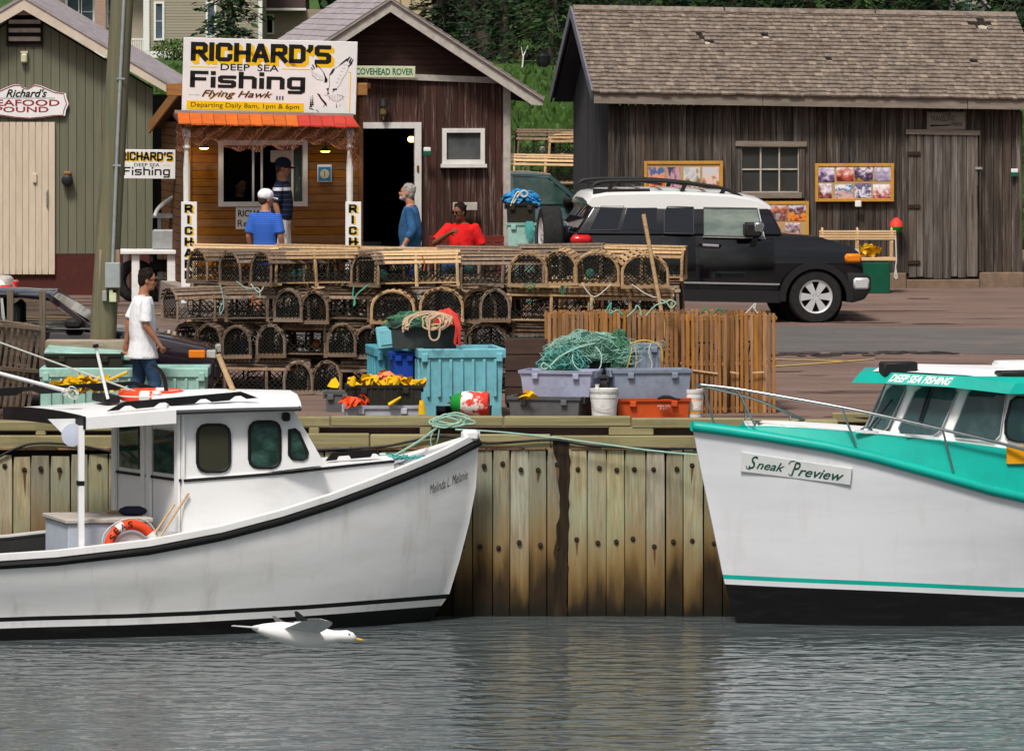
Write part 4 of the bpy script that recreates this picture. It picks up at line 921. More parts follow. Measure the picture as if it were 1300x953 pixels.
yb2 = MB(); a = K(618, 300); b = K(598, 790); yb2.box(b[0] - .006, b[0] + .008, -.003, 0, b[2], a[2]); yb2.box(K(570, 0)[0], b[0] - .006, -.003, 0, a[2] - .008, a[2]); yb2.build('yellow_corner', M['sign_yellow'], SG)
# upright name boards on the posts
def post_sign(px, label, nn=9):
    Y = 97.86 if px < 300 else 98.24; o = P(px - 9.5, 259 + nn * 14, Y); s = thing('post_sign', label, 'sign', o, 0, "upright RICHARD'S boards on the booth posts"); kk = Y / F
    MB().cbox(0, 20 * kk, 0, .02, 0, nn * 14 * kk + .03, .004).build('board', M['sign_white'], s)
    for i, ch in enumerate("RICHARD'S"[:nn]):
        zt = (nn - i) * 14 * kk - .005; zb = zt - 10.5 * kk; xa, xb_ = (4.2, 14.5) if ch not in "I'" else (7.6, 11)
        if ch == "'": zb = zt - 4 * kk
        block(ch, (xa + 2.2) * kk, (xb_ + 2.2) * kk, zb - 1.0 * kk, zt - 1.0 * kk, -.003, M['sign_yellow'], s, 2.0); block(ch, xa * kk, xb_ * kk, zb, zt, -.0045, M['sign_black'], s, 1.9)
post_sign(239.5, "upright white RICHARD'S board on the left booth post, behind the traps"); post_sign(448, "upright white RICHARD'S board on the right booth post by the doorway")
# hanging net under the awning
nb = MB(); fw = lambda u: Z(0, 1) 
def netpt(u, v):                                           # u along the awning, v down
    sag = .025 * math.sin(u * 40) + .05 * math.sin(u * 9 + 1) * v; ln_ = .30 + .03 * math.sin(u * 23) + .02 * math.sin(u * 61) + (.30 if u > .955 else .0) + (.12 if u < .03 else 0)
    return V((lerp(axl - .04, axr + .02, u) + .012 * math.sin(v * 20), yb - .06 + .07 * math.sin(v * 3) + .03 * math.sin(u * 60 + v * 9), zb_ + .01 - drop * u - v * ln_ + sag * v))
for off in (0, .5):
    NU, NV_ = 34, 8
    for i in range(NU):
        for sgn in (1, -1):
            pts = []
            for j in range(NV_ + 1):
                u = (i + off + sgn * (j % 2) * .5) / NU
                pts.append(netpt(min(max(u, 0), 1), j / NV_ + rnd(-.01, .01)) + V((0, off * .05, 0)))
            nb.tube(pts, .0042, 3, cap=False)
tag(tag(nb.build('fishing_net', M['net_rope']), 'reddish brown fishing net hung as a fringe under the orange awning', 'net')).parent = None
bpy.data.objects['fishing_net'].location = T0; bpy.data.objects['fishing_net'].rotation_euler = (0, 0, TA)
for px, py, lb_ in ((259, 187, 'glowing yellow pendant lamp left of the booth window'), (413, 191, 'glowing yellow pendant lamp right of the booth window')):
    l = thing('pendant_lamp', lb_, 'lamp', P(px, py, 98.9), 0, 'pendant lamps under the awning'); MB().lathe([(.075, -.01), (.05, .025), (.02, .05), (.008, .05), (.008, .30)], n=12).build('shade', M['black_metal'], l, 40); MB().ball((0, 0, -.012), (.065, .065, .02), 10).build('bulb', M['lamp_glow'], l, 60)
s, a, b = sheet_sign('tide_clock', 'blue plate with a white round dial on the booth wall right of the window', 'clock', (403, 231), (421, 209), 99.33, TA, 'sign_white')
MB().box(a * .06, a * .94, -.003, 0, b * .05, b * .86).build('blue_face', pm('clock_blue', (.03, .22, .5)), s); MB().lathe([(.068, -.005), (.068, 0)], (a / 2, -.002, b * .46), 'y', 8).build('dial', M['sign_cream'], s); MB().box(a / 2 - .004, a / 2 + .004, -.010, -.007, b * .3, b * .65).build('hand', M['sign_red'], s)
s, a, b = sheet_sign('paper_notice', "white paper sign under the booth window, partly hidden, with RICH and Re", 'sign', (299.5, 291), (352, 263), 99.20, TA, 'sign_white', .012)
lettering("RICHARD'S", a * .05, a * .97, b * .56, b * .88, -.003, M['sign_black'], s, .02); lettering("Re", a * .04, a * .28, b * .10, b * .42, -.003, M['sign_black'], s, .004); MB().box(a * .04, a * .9, -.003, 0, b * .49, b * .50).build('rule', M['sign_yellow'], s)
# small hanging sign between the sheds
s, a, b = sheet_sign('small_fishing_sign', "small white RICHARD'S fishing sign between the utility pole and the booth", 'sign', (138, 226.5), (222.5, 189.5), 100.3, 0, 'sign_white', .03, R(.5))
for dx_, q in ((.014, -.0022), (.007, -.0027)): block("RICHARD'S", a * .17 + dx_, a * .96 + dx_, b * .62 - dx_, b * .92 - dx_, q, M['sign_yellow'], s, 1.8)
block("RICHARD'S", a * .17, a * .96, b * .62, b * .92, -.004, M['sign_black'], s, 1.7); lettering("DEEP SEA", a * .38, a * .76, b * .42, b * .53, -.003, M['sign_black'], s); block("Fishing", a * .22, a * .92, b * .12, b * .40, -.003, M['sign_black'], s, 1.2)
for u in (.13, .80): MB().box(a * u, a * (u + .14), -.003, 0, b * .47, b * .48).build('rule', M['sign_yellow'], s)
MB().bar((a * .9, .04, b * .3), (a + .45, .04, b * .3), .04, .04).build('bracket', M['booth_side'], s)

# ------------------------------------------------------------------ grey barn
A0 = (1.421, 103.3, G(103.3)); AA = R(6); W_, D_ = 6.0, 4.83
au = lambda px, py, yl=0: unproj(px, py, A0, AA, yl)
ax = lambda p: au(p, 250)[0]; az = lambda px, py: au(px, py)[1]
BN = thing('grey_barn', 'long weathered grey board barn with a worn wood shingle roof and plank door', 'barn', A0, AA)
ev = lambda x: az(775, 131) - .018 * x
rid = Z(16, 105.7) - A0[2]; rz_ = lambda x: rid - .017 * x
dr = (ax(1153), ax(1241), .14, az(1200, 168)); wn = (ax(942), ax(1013), az(976, 243), az(976, 187))
gab = lambda u: ev(0) + (rid - ev(0)) * (1 - abs(u - D_ / 2) / (D_ / 2)) - .04
mb = MB(); wall(mb, (0, .03, 0), (1, 0, 0), W_, 0, ev(W_) - .02); wall(mb, (.03, 0.1, 0), (0, 1, 0), D_ - .1, 0, lambda u: gab(u) - .02, n=(-1, 0, 0)); wall(mb, (W_ - .03, 0.1, 0), (0, 1, 0), D_ - .1, 0, lambda u: gab(u) - .15, n=(1, 0, 0)); mb.box(.1, W_ - .1, D_ - .1, D_, 0, ev(W_))
mb.build('wall', M['dark_in'], BN)
hl = [(dr[0], dr[1], 0, dr[3]), (wn[0], wn[1], wn[2], wn[3])]
boards_v(BN, (0, .03, 0), (1, 0, 0), (0, -1, 0), W_, .115, lambda u: .22, lambda u: ev(u), M['barn_board'], hl, gap=.008, jit=.007, jw=.3, jb=.015)
boards_v(BN, (.03, D_, 0), (0, -1, 0), (-1, 0, 0), D_, .16, .2, lambda u: gab(D_ - u), M['barn_side'], gap=.008)
boards_v(BN, (W_ - .03, 0, 0), (0, 1, 0), (1, 0, 0), D_, .16, .2, lambda u: gab(u) - .12, M['barn_side'], gap=.008)
MB().cbox(-.035, .06, -.02, .04, .22, ev(0) - .02, .006).build('corner_board', M['barn_board'], BN); MB().cbox(W_ - .08, W_ + .02, -.025, .04, .22, ev(W_) - .02, .006).build('corner_board', M['barn_board'], BN)
fb = MB(); x = -.05
fb.cbox(-.06, ax(1150), -.05, .3, -.2, .23, .01); fb.cbox(ax(1150) + .003, ax(1243), -.07, .3, -.2, .135, .01); fb.cbox(ax(1243) + .003, W_ + .04, -.05, .3, -.2, .235, .01)
fb.build('foundation', M['foundation'], BN)
# roof
OH, OX = .30, .28; f0 = V((-OX, -OH, ev(-OX) + .145)); f1 = V((W_ + .36, -OH, ev(W_) + .15)); r0 = V((-OX, D_ / 2, rz_(-OX) + .05)); r1 = V((W_ + .36, D_ / 2, rz_(W_) + .05)); b0 = V((-OX, D_ + OH, ev(-OX) + .03 - .0)); b1 = V((W_ + .36, D_ + OH, ev(W_) + .03))
rf = MB(); dn = V((0, 0, -.03)); rf.add([f0, f1, r1, r0, f0 + dn, f1 + dn, r1 + dn, r0 + dn], [(0, 1, 2, 3), (7, 6, 5, 4), (0, 4, 5, 1), (1, 5, 6, 2), (3, 2, 6, 7), (0, 3, 7, 4)]); rf.add([b0, b1, r1, r0, b0 + dn, b1 + dn, r1 + dn, r0 + dn], [(3, 2, 1, 0), (4, 5, 6, 7), (1, 5, 4, 0), (2, 6, 5, 1), (4, 7, 3, 0)])
rf = rf.build('roof', M['dark_in'], BN)
sm = MB(); shingles(sm, f0 + V((0, -.03, .0)), f1 + V((0, -.03, .0)), r0, r1, 22, .098, .027, mi=[0, 0, 0, 0, 0, 1, 2], miss=[(.272, .66, .009, .04), (.28, .58, .011, .035), (.412, .68, .008, .035), (.907, .86, .020, .06), (.54, .4, .005, .05), (.86, .42, .006, .04), (.35, .60, .006, .02)], jit=1.3)
tag(sm.build('shingles', [M['wood_shingle'], mk('wood_shingle_pale', (.33, .265, .21), (.19, .15, .12), rough=.95, sc=(14, 3, 14), lo=.3, hi=.7, bump=.4, bdist=.01), mk('wood_shingle_dark', (.235, .185, .145), (.12, .092, .072), rough=.95, sc=(14, 3, 14), lo=.3, hi=.7, bump=.4, bdist=.01)], rf), kind='stuff')
sm = MB(); shingles(sm, b1, b0, r1, r0, 14, .2, .013); tag(sm.build('rear_shingles', M['wood_shingle'], rf), kind='stuff')
pw = MB()                                                  # pale bare boards showing in the torn places
for u, v, s_ in ((.279, .60, .05), (.415, .675, .05), (.912, .845, .075), (.352, .60, .03), (.27, .75, .03)):
    c = f0.lerp(f1, u).lerp(r0.lerp(r1, u), v) + V((0, -.012, .014)); d1 = (f1 - f0).normalized(); d2 = (r0 - f0).normalized()
    pw.poly([c - d1 * s_ * rnd(.7, 1) - d2 * s_ * .8, c + d1 * s_ * .6 - d2 * s_, c + d1 * s_ * 1.1 + d2 * s_ * .2, c + d2 * s_ * .9, c - d1 * s_ * .9 + d2 * s_ * .4])
tag(pw.build('torn_patches', M['pale_wood'], rf), kind='stuff')
rc = [f0, f1]
for a, b in ((0, .34), (.34, .68), (.68, 1)):
    p, q = r0.lerp(r1, a), r0.lerp(r1, b); MB().bar(p + V((.01, -.05, .015)), q + V((-.01, -.05, .015)), .15, .022, (0, -.5, 1)).build('ridge_board', M['wood_shingle'], BN)
for a, b in ((0, .37), (.37, .82), (.82, 1)):
    p, q = f0.lerp(f1, a), f0.lerp(f1, b); MB().bar(p + V((.005, .01, -.075)), q + V((-.005, .01, -.075)), .03, .145).build('fascia', M['barn_fascia'], BN)
for e, nm in ((f0, 'a'), (b0, 'b')):
    MB().bar(e + V((-.02, 0, -.03)), r0 + V((-.02, 0, -.03)), .03, .15, (0, 0, 1)).build('bargeboard', M['barge_blue'], BN)
MB().prism([f0 + V((.03, .03, -.06)), r0 + V((.03, 0, -.08)), b0 + V((.03, -.03, -.06)), b0 + V((.03, -.03, -.09)), r0 + V((.03, 0, -.11)), f0 + V((.03, .03, -.09))], (OX + .05, 0, 0)).build('soffit', M['barn_side'], BN)
# door
DR = MB().box(dr[0] + .01, dr[1] - .01, .0, .03, dr[2], dr[3] - .04).build('door', M['dark_in'], BN); u = dr[0]
while u < dr[1] - .03:
    ww = min(rnd(.09, .15), dr[1] - u); ww = dr[1] - u if dr[1] - u - ww < .05 else ww
    zb__ = dr[2] + rnd(-.02, .02); obj('board', ubox(M['barn_door_board']), DR, (u + ww / 2, -.02 + rnd(-.005, .005), (zb__ + dr[3]) / 2), (0, 0, 0), (ww - .008, .03, dr[3] - zb__ - .05)); u += ww
for py in (195, 262, 333): MB().cbox(dr[0] - .02, dr[0] + .17, -.055, -.03, az(1160, py) - .03, az(1160, py) + .03, .006).build('hinge', M['old_iron'], DR)
MB().bar((dr[0] - .04, -.03, dr[3] + .01), (dr[1] + .03, -.03, dr[3] - .01), .05, .07).build('lintel', M['barn_fascia'], BN)
MB().cbox(dr[1] + .02, dr[1] + .05, -.04, .01, .25, dr[3] - .03, .006).build('jamb', M['barn_board'], BN); MB().box(dr[1] - .04, dr[1] + .06, -.055, -.03, az(1240, 215), az(1240, 212)).build('latch', M['galv'], BN); MB().tube([(dr[1] - .01, -.05, az(1240, 235)), (dr[1] - .01, -.06, az(1240, 262))], .008, 5).build('hasp', M['old_iron'], BN)
# window
window(BN, wn[0], wn[1], wn[2], wn[3], .03, M['trim_grey'], pm('grimy_pane', (.05, .05, .047), (.032, .032, .03), rough=.3, sc=(2, 2, 2)), 3, 2, .012, .035, mw=.022)
WN = MB(); WN.bar((wn[0] - .10, -.03, wn[3] + .055), (wn[1] + .12, -.03, wn[3] + .045), .06, .075); WN.build('window_head', M['barn_fascia'], BN)
MB().cbox(wn[0] - .04, wn[1] + .05, -.07, .03, wn[2] - .10, wn[2] - .014, .006).build('window_sill', M['barn_fascia'], BN); MB().cbox(wn[1] + .014, wn[1] + .10, -.035, .02, wn[2] - .1, wn[3], .006).build('window_jamb', M['barn_board'], BN); MB().cbox(wn[0] - .09, wn[0] - .014, -.035, .02, wn[2] - .1, wn[3], .006).build('window_jamb', M['barn_board'], BN)
def on_barn(px, py, out=.03): 
    x, z = au(px, py); return V((A0[0] + x * math.cos(AA) + out * math.sin(AA), A0[1] + x * math.sin(AA) - out * math.cos(AA), A0[2] + z))
def barn_sign(nm, label, cat, p, q, m, t=.03, out=.05):
    s = thing(nm, label, cat, on_barn(p[0], p[1], out), AA); a = au(q[0], q[1])[0] - au(p[0], p[1])[0]; b = au(p[0], q[1])[1] - au(p[0], p[1])[1]
    MB().cbox(0, a, 0, t, 0, b, .004).build('board', M[m], s); return s, a, b
s, a, b = barn_sign('name_board', 'grey wooden name board with faded dark letters over the barn door', 'sign', (1176, 165), (1225, 142), 'barn_fascia')
MB().box(a * .03, a * .97, -.004, 0, b * .06, b * .94).build('panel', pm('faded_board', (.27, .235, .20), (.19, .165, .14), sc=(3, 3, 30)), s)
lettering("THE", a * .40, a * .62, b * .76, b * .92, -.006, M['dark_in'], s); lettering("TRAVELING", a * .08, a * .72, b * .50, b * .76, -.006, M['dark_in'], s); lettering("MAN", a * .64, a * .9, b * .18, b * .44, -.006, M['dark_in'], s); MB().prism([(a * .08, -.006, b * .18), (a * .55, -.006, b * .22), (a * .62, -.006, b * .30), (a * .3, -.006, b * .27), (a * .1, -.006, b * .30)], (0, .002, 0)).build('boat_mark', M['dark_in'], s)
t = thing('plug_box', 'small green and white socket box on the barn wall right of the plank door', 'socket', on_barn(1287, 219, .04), AA); MB().cbox(-.05, .05, -.04, 0, 0, .055, .006).build('lid', M['sign_white'], t); MB().cbox(-.05, .05, -.045, 0, -.06, -.003, .006).build('case', M['green_box'], t)
# photo boards
mk('cork', (.50, .33, .16), (.42, .27, .13), rough=.9, sc=(40, 40, 40)); mk('pine_frame', (.58, .30, .05), (.48, .24, .04), rough=.6, sc=(6, 6, 6))
def photo_mat(i, cols):
    m = bpy.data.materials.new('photo_print'); m.use_nodes = True; n = m.node_tree.nodes; L = m.node_tree.links; b = n['Principled BSDF']; b.inputs['Roughness'].default_value = .35
    tc = n.new('ShaderNodeTexCoord'); mp = n.new('ShaderNodeMapping'); mp.inputs['Location'].default_value = (i * 3.1, i * 1.7, i); L.new(tc.outputs['Generated'], mp.inputs[0])
    no = n.new('ShaderNodeTexNoise'); no.inputs['Scale'].default_value = 3.2; no.inputs['Detail'].default_value = 5; L.new(mp.outputs[0], no.inputs['Vector'])
    sp = n.new('ShaderNodeSeparateXYZ'); L.new(tc.outputs['Generated'], sp.inputs[0])
    ma = n.new('ShaderNodeMath'); ma.operation = 'MULTIPLY_ADD'; ma.inputs[1].default_value = .55; L.new(sp.outputs['Z'], ma.inputs[0])
    m2 = n.new('ShaderNodeMath'); m2.operation = 'MULTIPLY_ADD'; m2.inputs[1].default_value = 1.5; m2.inputs[2].default_value = -.5; L.new(no.outputs['Fac'], m2.inputs[0]); L.new(m2.outputs[0], ma.inputs[2])
    cr = n.new('ShaderNodeValToRGB'); cr.color_ramp.interpolation = 'EASE'; e = cr.color_ramp.elements
    while len(e) < len(cols): e.new(.5)
    for k, c in enumerate(cols): e[k].position = .1 + .75 * k / (len(cols) - 1); e[k].color = (*lin(c), 1)
    L.new(ma.outputs[0], cr.inputs[0]); L.new(cr.outputs[0], b.inputs['Base Color']); return m
PH = [('1c1c30', 'd0602a', 'e8a080', '4a6a9c'), ('30304c', '8c5a78', 'd0a0b0', '40405c'), ('3a3226', '8a7a58', 'd8d2cc', 'b4bcc8'), ('4a3a30', 'b07050', 'e0c8b8', 'c8ccd8'), ('20202c', '6c5480', 'c8b8d0', 'e8e4ec'), ('5a1c18', 'b04a3c', 'd89080', 'f0e8e8'), ('c89018', '28243c', '70587c', 'e8e0e8'), ('6c6484', '9c90ac', 'c0b4c8', 'e0dce8'), ('481c1c', '905048', 'd0c0c8', 'f4f0f4'), ('a04c3c', 'e0b0a0', '3c80b0', 'f0ecec'), ('4c4470', 'e4e0ec', '585078', '7c7494'), ('2c2c30', 'b85c54', 'e8d0d0', 'f4f4f4'), ('a8a09c', '6c3c3c', 'c87c60', 'e0d8d8'), ('c0321c', 'e89030', '603048', 'd8d0d8'), ('202028', '604840', '9c8490', 'e0d8e0')]
def photo_board(label, p, q, cells, k0):
    s, a, b = barn_sign('photo_board', label, 'notice board', p, q, 'cork', .02, .06); f = MB(); w2 = .045
    f.cbox(-.0, w2, -.02, .019, 0, b, .004); f.cbox(a - w2, a, -.02, .019, 0, b, .004); f.cbox(w2 + .001, a - w2 - .001, -.018, .018, 0, w2, .004); f.cbox(w2 + .001, a - w2 - .001, -.018, .018, b - w2, b, .004); f.build('frame', M['pine_frame'], s); s['group'] = 'photo boards on the barn wall'
    for i, (x0, x1, z0, z1) in enumerate(cells): MB().box(a * x0, a * x1, -.006, -.001, b * z0, b * z1).build('photo', photo_mat(k0 + i, PH[(k0 + i) % len(PH)]), s)
photo_board('pine framed photo board behind the black car, left of the barn window', (817, 302), (917, 204.5), [(.05, .26, .58, .92), (.29, .45, .50, .92), (.50, .71, .62, .92), (.74, .95, .62, .92), (.29, .46, .08, .45), (.50, .71, .14, .55), (.74, .95, .10, .55), (.05, .26, .1, .5)], 0)
photo_board('pine framed board with eight photos, right of the barn window', (1034, 256), (1134, 207.5), [(.035, .245, .52, .90), (.27, .49, .54, .91), (.50, .73, .54, .91), (.75, .965, .54, .91), (.035, .21, .06, .47), (.25, .48, .06, .45), (.505, .71, .10, .48), (.735, .955, .07, .45)], 4)
photo_board('pine framed photo board with three photos, above the car bonnet', (955, 303), (1026, 255.5), [(.30, .62, .48, .92), (.64, .95, .48, .92), (.58, .84, .05, .42)], 12)
mb = MB(); c = on_barn(1088, 258, .1); MB().cbox(-.045, .045, -.05, .0, -.05, .04, .008).build('clamp_light', M['sign_white']); o = bpy.data.objects['clamp_light']; o.location = c; tag(o, 'small white clip under the middle of the eight-photo board', 'clip')
# ------------------------------------------------------------------ vehicles
mk('tyre', (.014, .014, .014), (.024, .023, .022), rough=.85, sc=(20, 20, 20)); mk('alloy', (.66, .66, .67), rough=.3, metal=.35, spec=.6); mk('chrome', (.75, .75, .76), rough=.12, metal=1)
mk('car_black', (.004, .004, .006), rough=.08, coat=.6, spec=.5); mk('car_plastic', (.016, .016, .017), rough=.55); mk('car_white', (.80, .80, .79), rough=.22, coat=.5)
mk('car_plum', (.018, .010, .016), rough=.13, coat=.9); mk('car_teal', (.05, .10, .11), rough=.15, coat=.8); mk('car_pale', (.34, .38, .35), rough=.4)
mk('tail_red', (.55, .012, .012), rough=.12, coat=.6); mk('signal_orange', (.75, .20, .008), rough=.15, coat=.6); mk('lamp_clear', (.62, .62, .58), rough=.08, metal=.5)
mk('car_glass', (.008, .010, .016), rough=.02, spec=.5); mk('car_glass_pale', (.20, .235, .20), (.10, .135, .125), rough=.05, sc=(1.8, 5, 5), lo=.40, hi=.62, spec=.8); mk('seat_grey', (.07, .07, .075), rough=.9)
mk('screen_glass', (.16, .20, .21), rough=.05, spec=.6); mk('tint_glass', (.55, .58, .56), rough=.02, trans=1, ior=1.03)
def wheel(parent, c, r, w_, rim, ax='y', spokes=6, name='wheel', side=-1):
    # side: which way the outer face looks along the axis
    o = obj(name, None, parent, c)
    if ax == 'x': o.rotation_euler = (0, 0, R(-90))
    q = w_ / 2
    MB().lathe([(r * .64, -q), (r * .70, -q * 1.02), (r * .93, -q), (r * .99, -q * .75), (r, -q * .3), (r, q * .3), (r * .99, q * .75), (r * .93, q), (r * .64, q)], ax='y', n=32, cap=False).build('tyre', M['tyre'], o, 30)
    mb = MB(); f = side * q
    mb.lathe([(rim, f * .98), (rim * 1.04, f * .86), (rim * 1.04, -f * .8), (rim * .9, -f * .8), (rim * .9, f * .80), (rim, f * .98)], ax='y', n=28, cap=False)
    for k in range(spokes):
        t = 2 * math.pi * k / spokes; d = V((math.cos(t), 0, math.sin(t))); n = V((-d.z, 0, d.x))
        a, b = d * rim * .22, d * rim * .94
        pts = [a - n * rim * .14, a + n * rim * .14, b + n * rim * .25, b - n * rim * .25]
        mb.prism([p + V((0, f * .82, 0)) for p in pts], (0, -side * .03, 0))
    mb.lathe([(0.001, f * .80), (rim * .30, f * .80), (rim * .30, f * .55)], ax='y', n=14, cap=False)
    for k in range(spokes):
        t = 2 * math.pi * (k + .5) / spokes; mb.lathe([(rim * .05, f * .86), (rim * .05, f * .78)], (math.cos(t) * rim * .19, 0, math.sin(t) * rim * .19), 'y', 6)
    mb.build('rim', M['alloy'], o, 30)
    MB().lathe([(rim * 1.0, f * .35), (.001, f * .33)], ax='y', n=20, cap=False).build('brake_disc', M['dark'], o)
    return o
VY = 96.2; V0 = (X(718, VY), VY, G(VY) - .02); VA = R(8)
vu = lambda px, py, yl=0: unproj(px, py, V0, VA, yl)
SV = thing('off_road_car', 'black off-road car with white roof, roof rack and rear spare wheel, parked before the barn', 'car', V0, VA)
WD = 1.80
def arc(cx, cy, r, a0, a1, n=10): return [(cx + r * math.cos(R(lerp(a0, a1, i / n))), cy - r * math.sin(R(lerp(a0, a1, i / n)))) for i in range(n + 1)]
low = [(727, 380), (722, 350), (724, 318), (732, 296), (830, 293), (985, 296), (1002, 298), (1042, 301), (1078, 312), (1091, 320), (1096, 334), (1097, 350), (1097, 372), (1078, 384)] + arc(1036, 380, 41, -6, 186, 12) + [(990, 380), (836, 380)] + arc(793, 381, 41, 0, 180, 12)
pts = [V((*[vu(*p)[0]], .03, vu(*p)[1])) for p in low]
o = MB().prism(pts[::-1], (0, WD - .06, 0)).build('body', M['car_black'], SV); bevel(o, .035, 3, 40); curve_sides(o, .72, .22, WD, [.35 + .07 * i for i in range(14)])
zb_, zr_ = vu(860, 296)[1], vu(860, 258)[1]
def sd(px, py, out=.0):
    x, z = vu(px, py); t = min(max((z - zb_) / (zr_ - zb_), -.2), 1.1); yl = .03 + .15 * t
    x, z = vu(px, py, yl); return V((x, yl - out, z))
def mir(p): return V((p[0], WD - p[1], p[2]))
gh = [(732, 297), (757, 254), (976, 261), (994, 298)]
near = [sd(*p) for p in gh]; far = [mir(p) for p in near]
mb = MB(); mb.loft([near, far]); o = mb.build('cabin', M['car_black'], SV); bevel(o, .03, 2, 40)
rf = [(746, 259), (752, 251), (772, 247.5), (830, 246.5), (860, 246.5), (930, 250), (964, 256.5), (979, 264.5)]
rr_ = []
for i, t in enumerate((0, .06, .3, .7, .94, 1)):
    yl = lerp(.15, WD - .15, t); up = (0, .035, .075, .075, .035, 0)[i]; ring = []
    for px, py in rf:
        x, z = vu(px, py, .15); ring.append(V((x, yl, z + up)))
    ring += [V((p.x + (.06 if k == 0 else (-.06 if k == len(rf) - 1 else 0)) , p.y, min(p.z, zr_ + .02) - .04)) for k, p in list(enumerate(ring))[::-1] if k in (0, len(rf) - 1)]
    rr_.append(ring)
MB().loft(rr_).build('roof', M['car_white'], SV, 40)
def pane(pl, m, nm='window', out=.008, parent=SV):
    q = [sd(px, py, out) for px, py in pl]; return MB().prism([V(p) for p in q], (0, .006, 0)).build(nm, M[m], parent)
pane([(748, 292), (763, 262), (792, 262), (785, 292)], 'car_glass'); pane([(789, 292), (796, 262), (834, 263), (833, 292)], 'car_glass')
pane([(843, 296), (843, 268), (848, 262), (880, 263), (881, 297)], 'car_glass'); pane([(893, 299), (893, 264), (961, 265), (969, 301)], 'car_glass_pale')
mb = MB()
for a, b in (((893, 263), (962, 264)), ((962, 264), (970, 301)), ((892, 300.5), (972, 302.5))): mb.bar(sd(*a, .012), sd(*b, .012), .014, .014, (0, 1, 0))
mb.build('window_trim', M['galv'], SV)
for fr_ in ([(748, 292), (763, 262), (792, 262), (785, 292)], [(843, 296), (843, 268), (848, 262), (880, 263), (881, 297)], [(893, 299), (893, 264), (961, 265), (969, 301)]):
    MB().tube([sd(*p, .011) for p in fr_], .009, 4, closed=True).build('window_seal', M['seat_grey'], SV)
for lo_ in ([(840, 297), (884, 299), (884, 372), (840, 372)], [(888, 299), (984, 303), (984, 372), (888, 372)]):
    o = MB().prism([V((vu(*p)[0], .024, vu(*p)[1])) for p in lo_], (0, .02, 0)).build('door', M['car_black'], SV); bevel(o, .012, 2, 30); curve_sides(o, .72, .22, WD, [.35 + .07 * i for i in range(14)])
hb = MB(); a = vu(889, 311); b = vu(914, 312); hb.tube([(a[0], .02, a[1]), (a[0] + .03, -.03, a[1]), (b[0] - .03, -.03, b[1]), (b[0], .02, b[1])], .03, 6, flat=.7); hb.build('door_handle', M['chrome'], SV, 40)
mb = MB(); a, b = vu(836, 358), vu(990, 361); mb.bar((a[0], .02, a[1]), (b[0], .02, b[1]), .02, .022); mb.build('side_strip', M['galv'], SV)
mb = MB(); a, b = vu(836, 374), vu(992, 377); mb.bar((a[0], .06, a[1]), (b[0], .06, b[1]), .14, .16); mb.build('sill', M['car_plastic'], SV)
# windscreen, rear window, flares, bumpers, lamps
ws = [sd(977, 264), sd(993, 296)]; mb = MB(); n_ = V((.012, 0, .008)); mb.loft([[ws[0] + n_ + V((0, .08, -.02)), ws[1] + n_ + V((-.01, .08, .02))], [mir(ws[0]) + n_ + V((0, -.08, -.02)), mir(ws[1]) + n_ + V((-.01, -.08, .02))]], cap=False, close=False); mb.build('windscreen', M['car_glass'], SV)
ws = [sd(757, 258), sd(736, 292)]; n_ = V((-.012, 0, .006)); mb = MB(); mb.loft([[ws[0] + n_ + V((0, .12, -.02)), ws[1] + n_ + V((0, .1, .02))], [mir(ws[0]) + n_ + V((0, -.12, -.02)), mir(ws[1]) + n_ + V((0, -.1, .02))]], cap=False, close=False); mb.build('rear_window', M['car_glass'], SV)
for cx in (1036, 793):
    for flip in (0, 1):
        ri, ro = arc(cx, 380, 39, -4, 184, 14), arc(cx, 380, 47, -2, 182, 14); pl = [V((vu(*p)[0], -.03, vu(*p)[1])) for p in ro] + [V((vu(*p)[0], -.03, vu(*p)[1])) for p in ri[::-1]]
        if flip: pl = [V((p.x, WD + .03, p.z)) for p in pl][::-1]
        mb = MB(); n = 15
        for i in range(n - 1):
            q = [pl[i], pl[i + 1], pl[2 * n - 2 - i], pl[2 * n - 1 - i]]; mb.prism(q if not flip else q, (0, .07 if not flip else -.07, 0))
        mb.build('wheel_flare', M['car_plastic'], SV)
wa = MB()
for cx in (1036, 793):
    c = vu(cx, 381); wa.lathe([(.43, .32), (.43, WD - .32)], (c[0], 0, c[1] + .02), 'y', 20)
wa.build('wheel_well', M['dark'], SV)
bp = [(1075, 346), (1100, 347), (1106, 352), (1106, 368), (1098, 380), (1080, 385)]; mb = MB()
pts = [V((vu(*p)[0], -.005, vu(*p)[1])) for p in bp]; o = mb.prism(pts[::-1], (0, WD + .01, 0)).build('front_bumper', M['car_plastic'], SV); bevel(o, .03, 2, 35)
mb = MB(); a = vu(720, 345); mb.cbox(a[0] - .10, a[0] + .12, .02, WD - .02, a[1] - .22, a[1], .03); mb.build('rear_bumper', M['car_plastic'], SV, 30)
mb = MB(); a, b = vu(1083, 368), vu(1101, 352); mb.cbox(a[0], b[0] + .03, -.03, .16, a[1], b[1], .03); mb.build('bumper_end', M['alloy'], SV, 40)
mb = MB(); a, b = vu(1073, 334), vu(1093, 322); mb.cbox(a[0], b[0] + .015, .005, .12, a[1], b[1], .03); mb.build('turn_signal', M['signal_orange'], SV, 40)
for yy in (.30, WD - .30): mb = MB(); a = vu(1092, 326); mb.lathe([(.10, .0), (.10, .05), (.02, .07)], (a[0] - .02, yy, a[1]), 'x', 14); mb.build('headlight', M['lamp_clear'], SV, 40)
for yy in ((-.01, .14), (WD - .14, WD + .01)): mb = MB(); a, b = vu(727, 311), vu(752, 298); mb.cbox(a[0] - .02, b[0], yy[0], yy[1], a[1], b[1], .045); mb.build('tail_light', M['tail_red'], SV, 50)
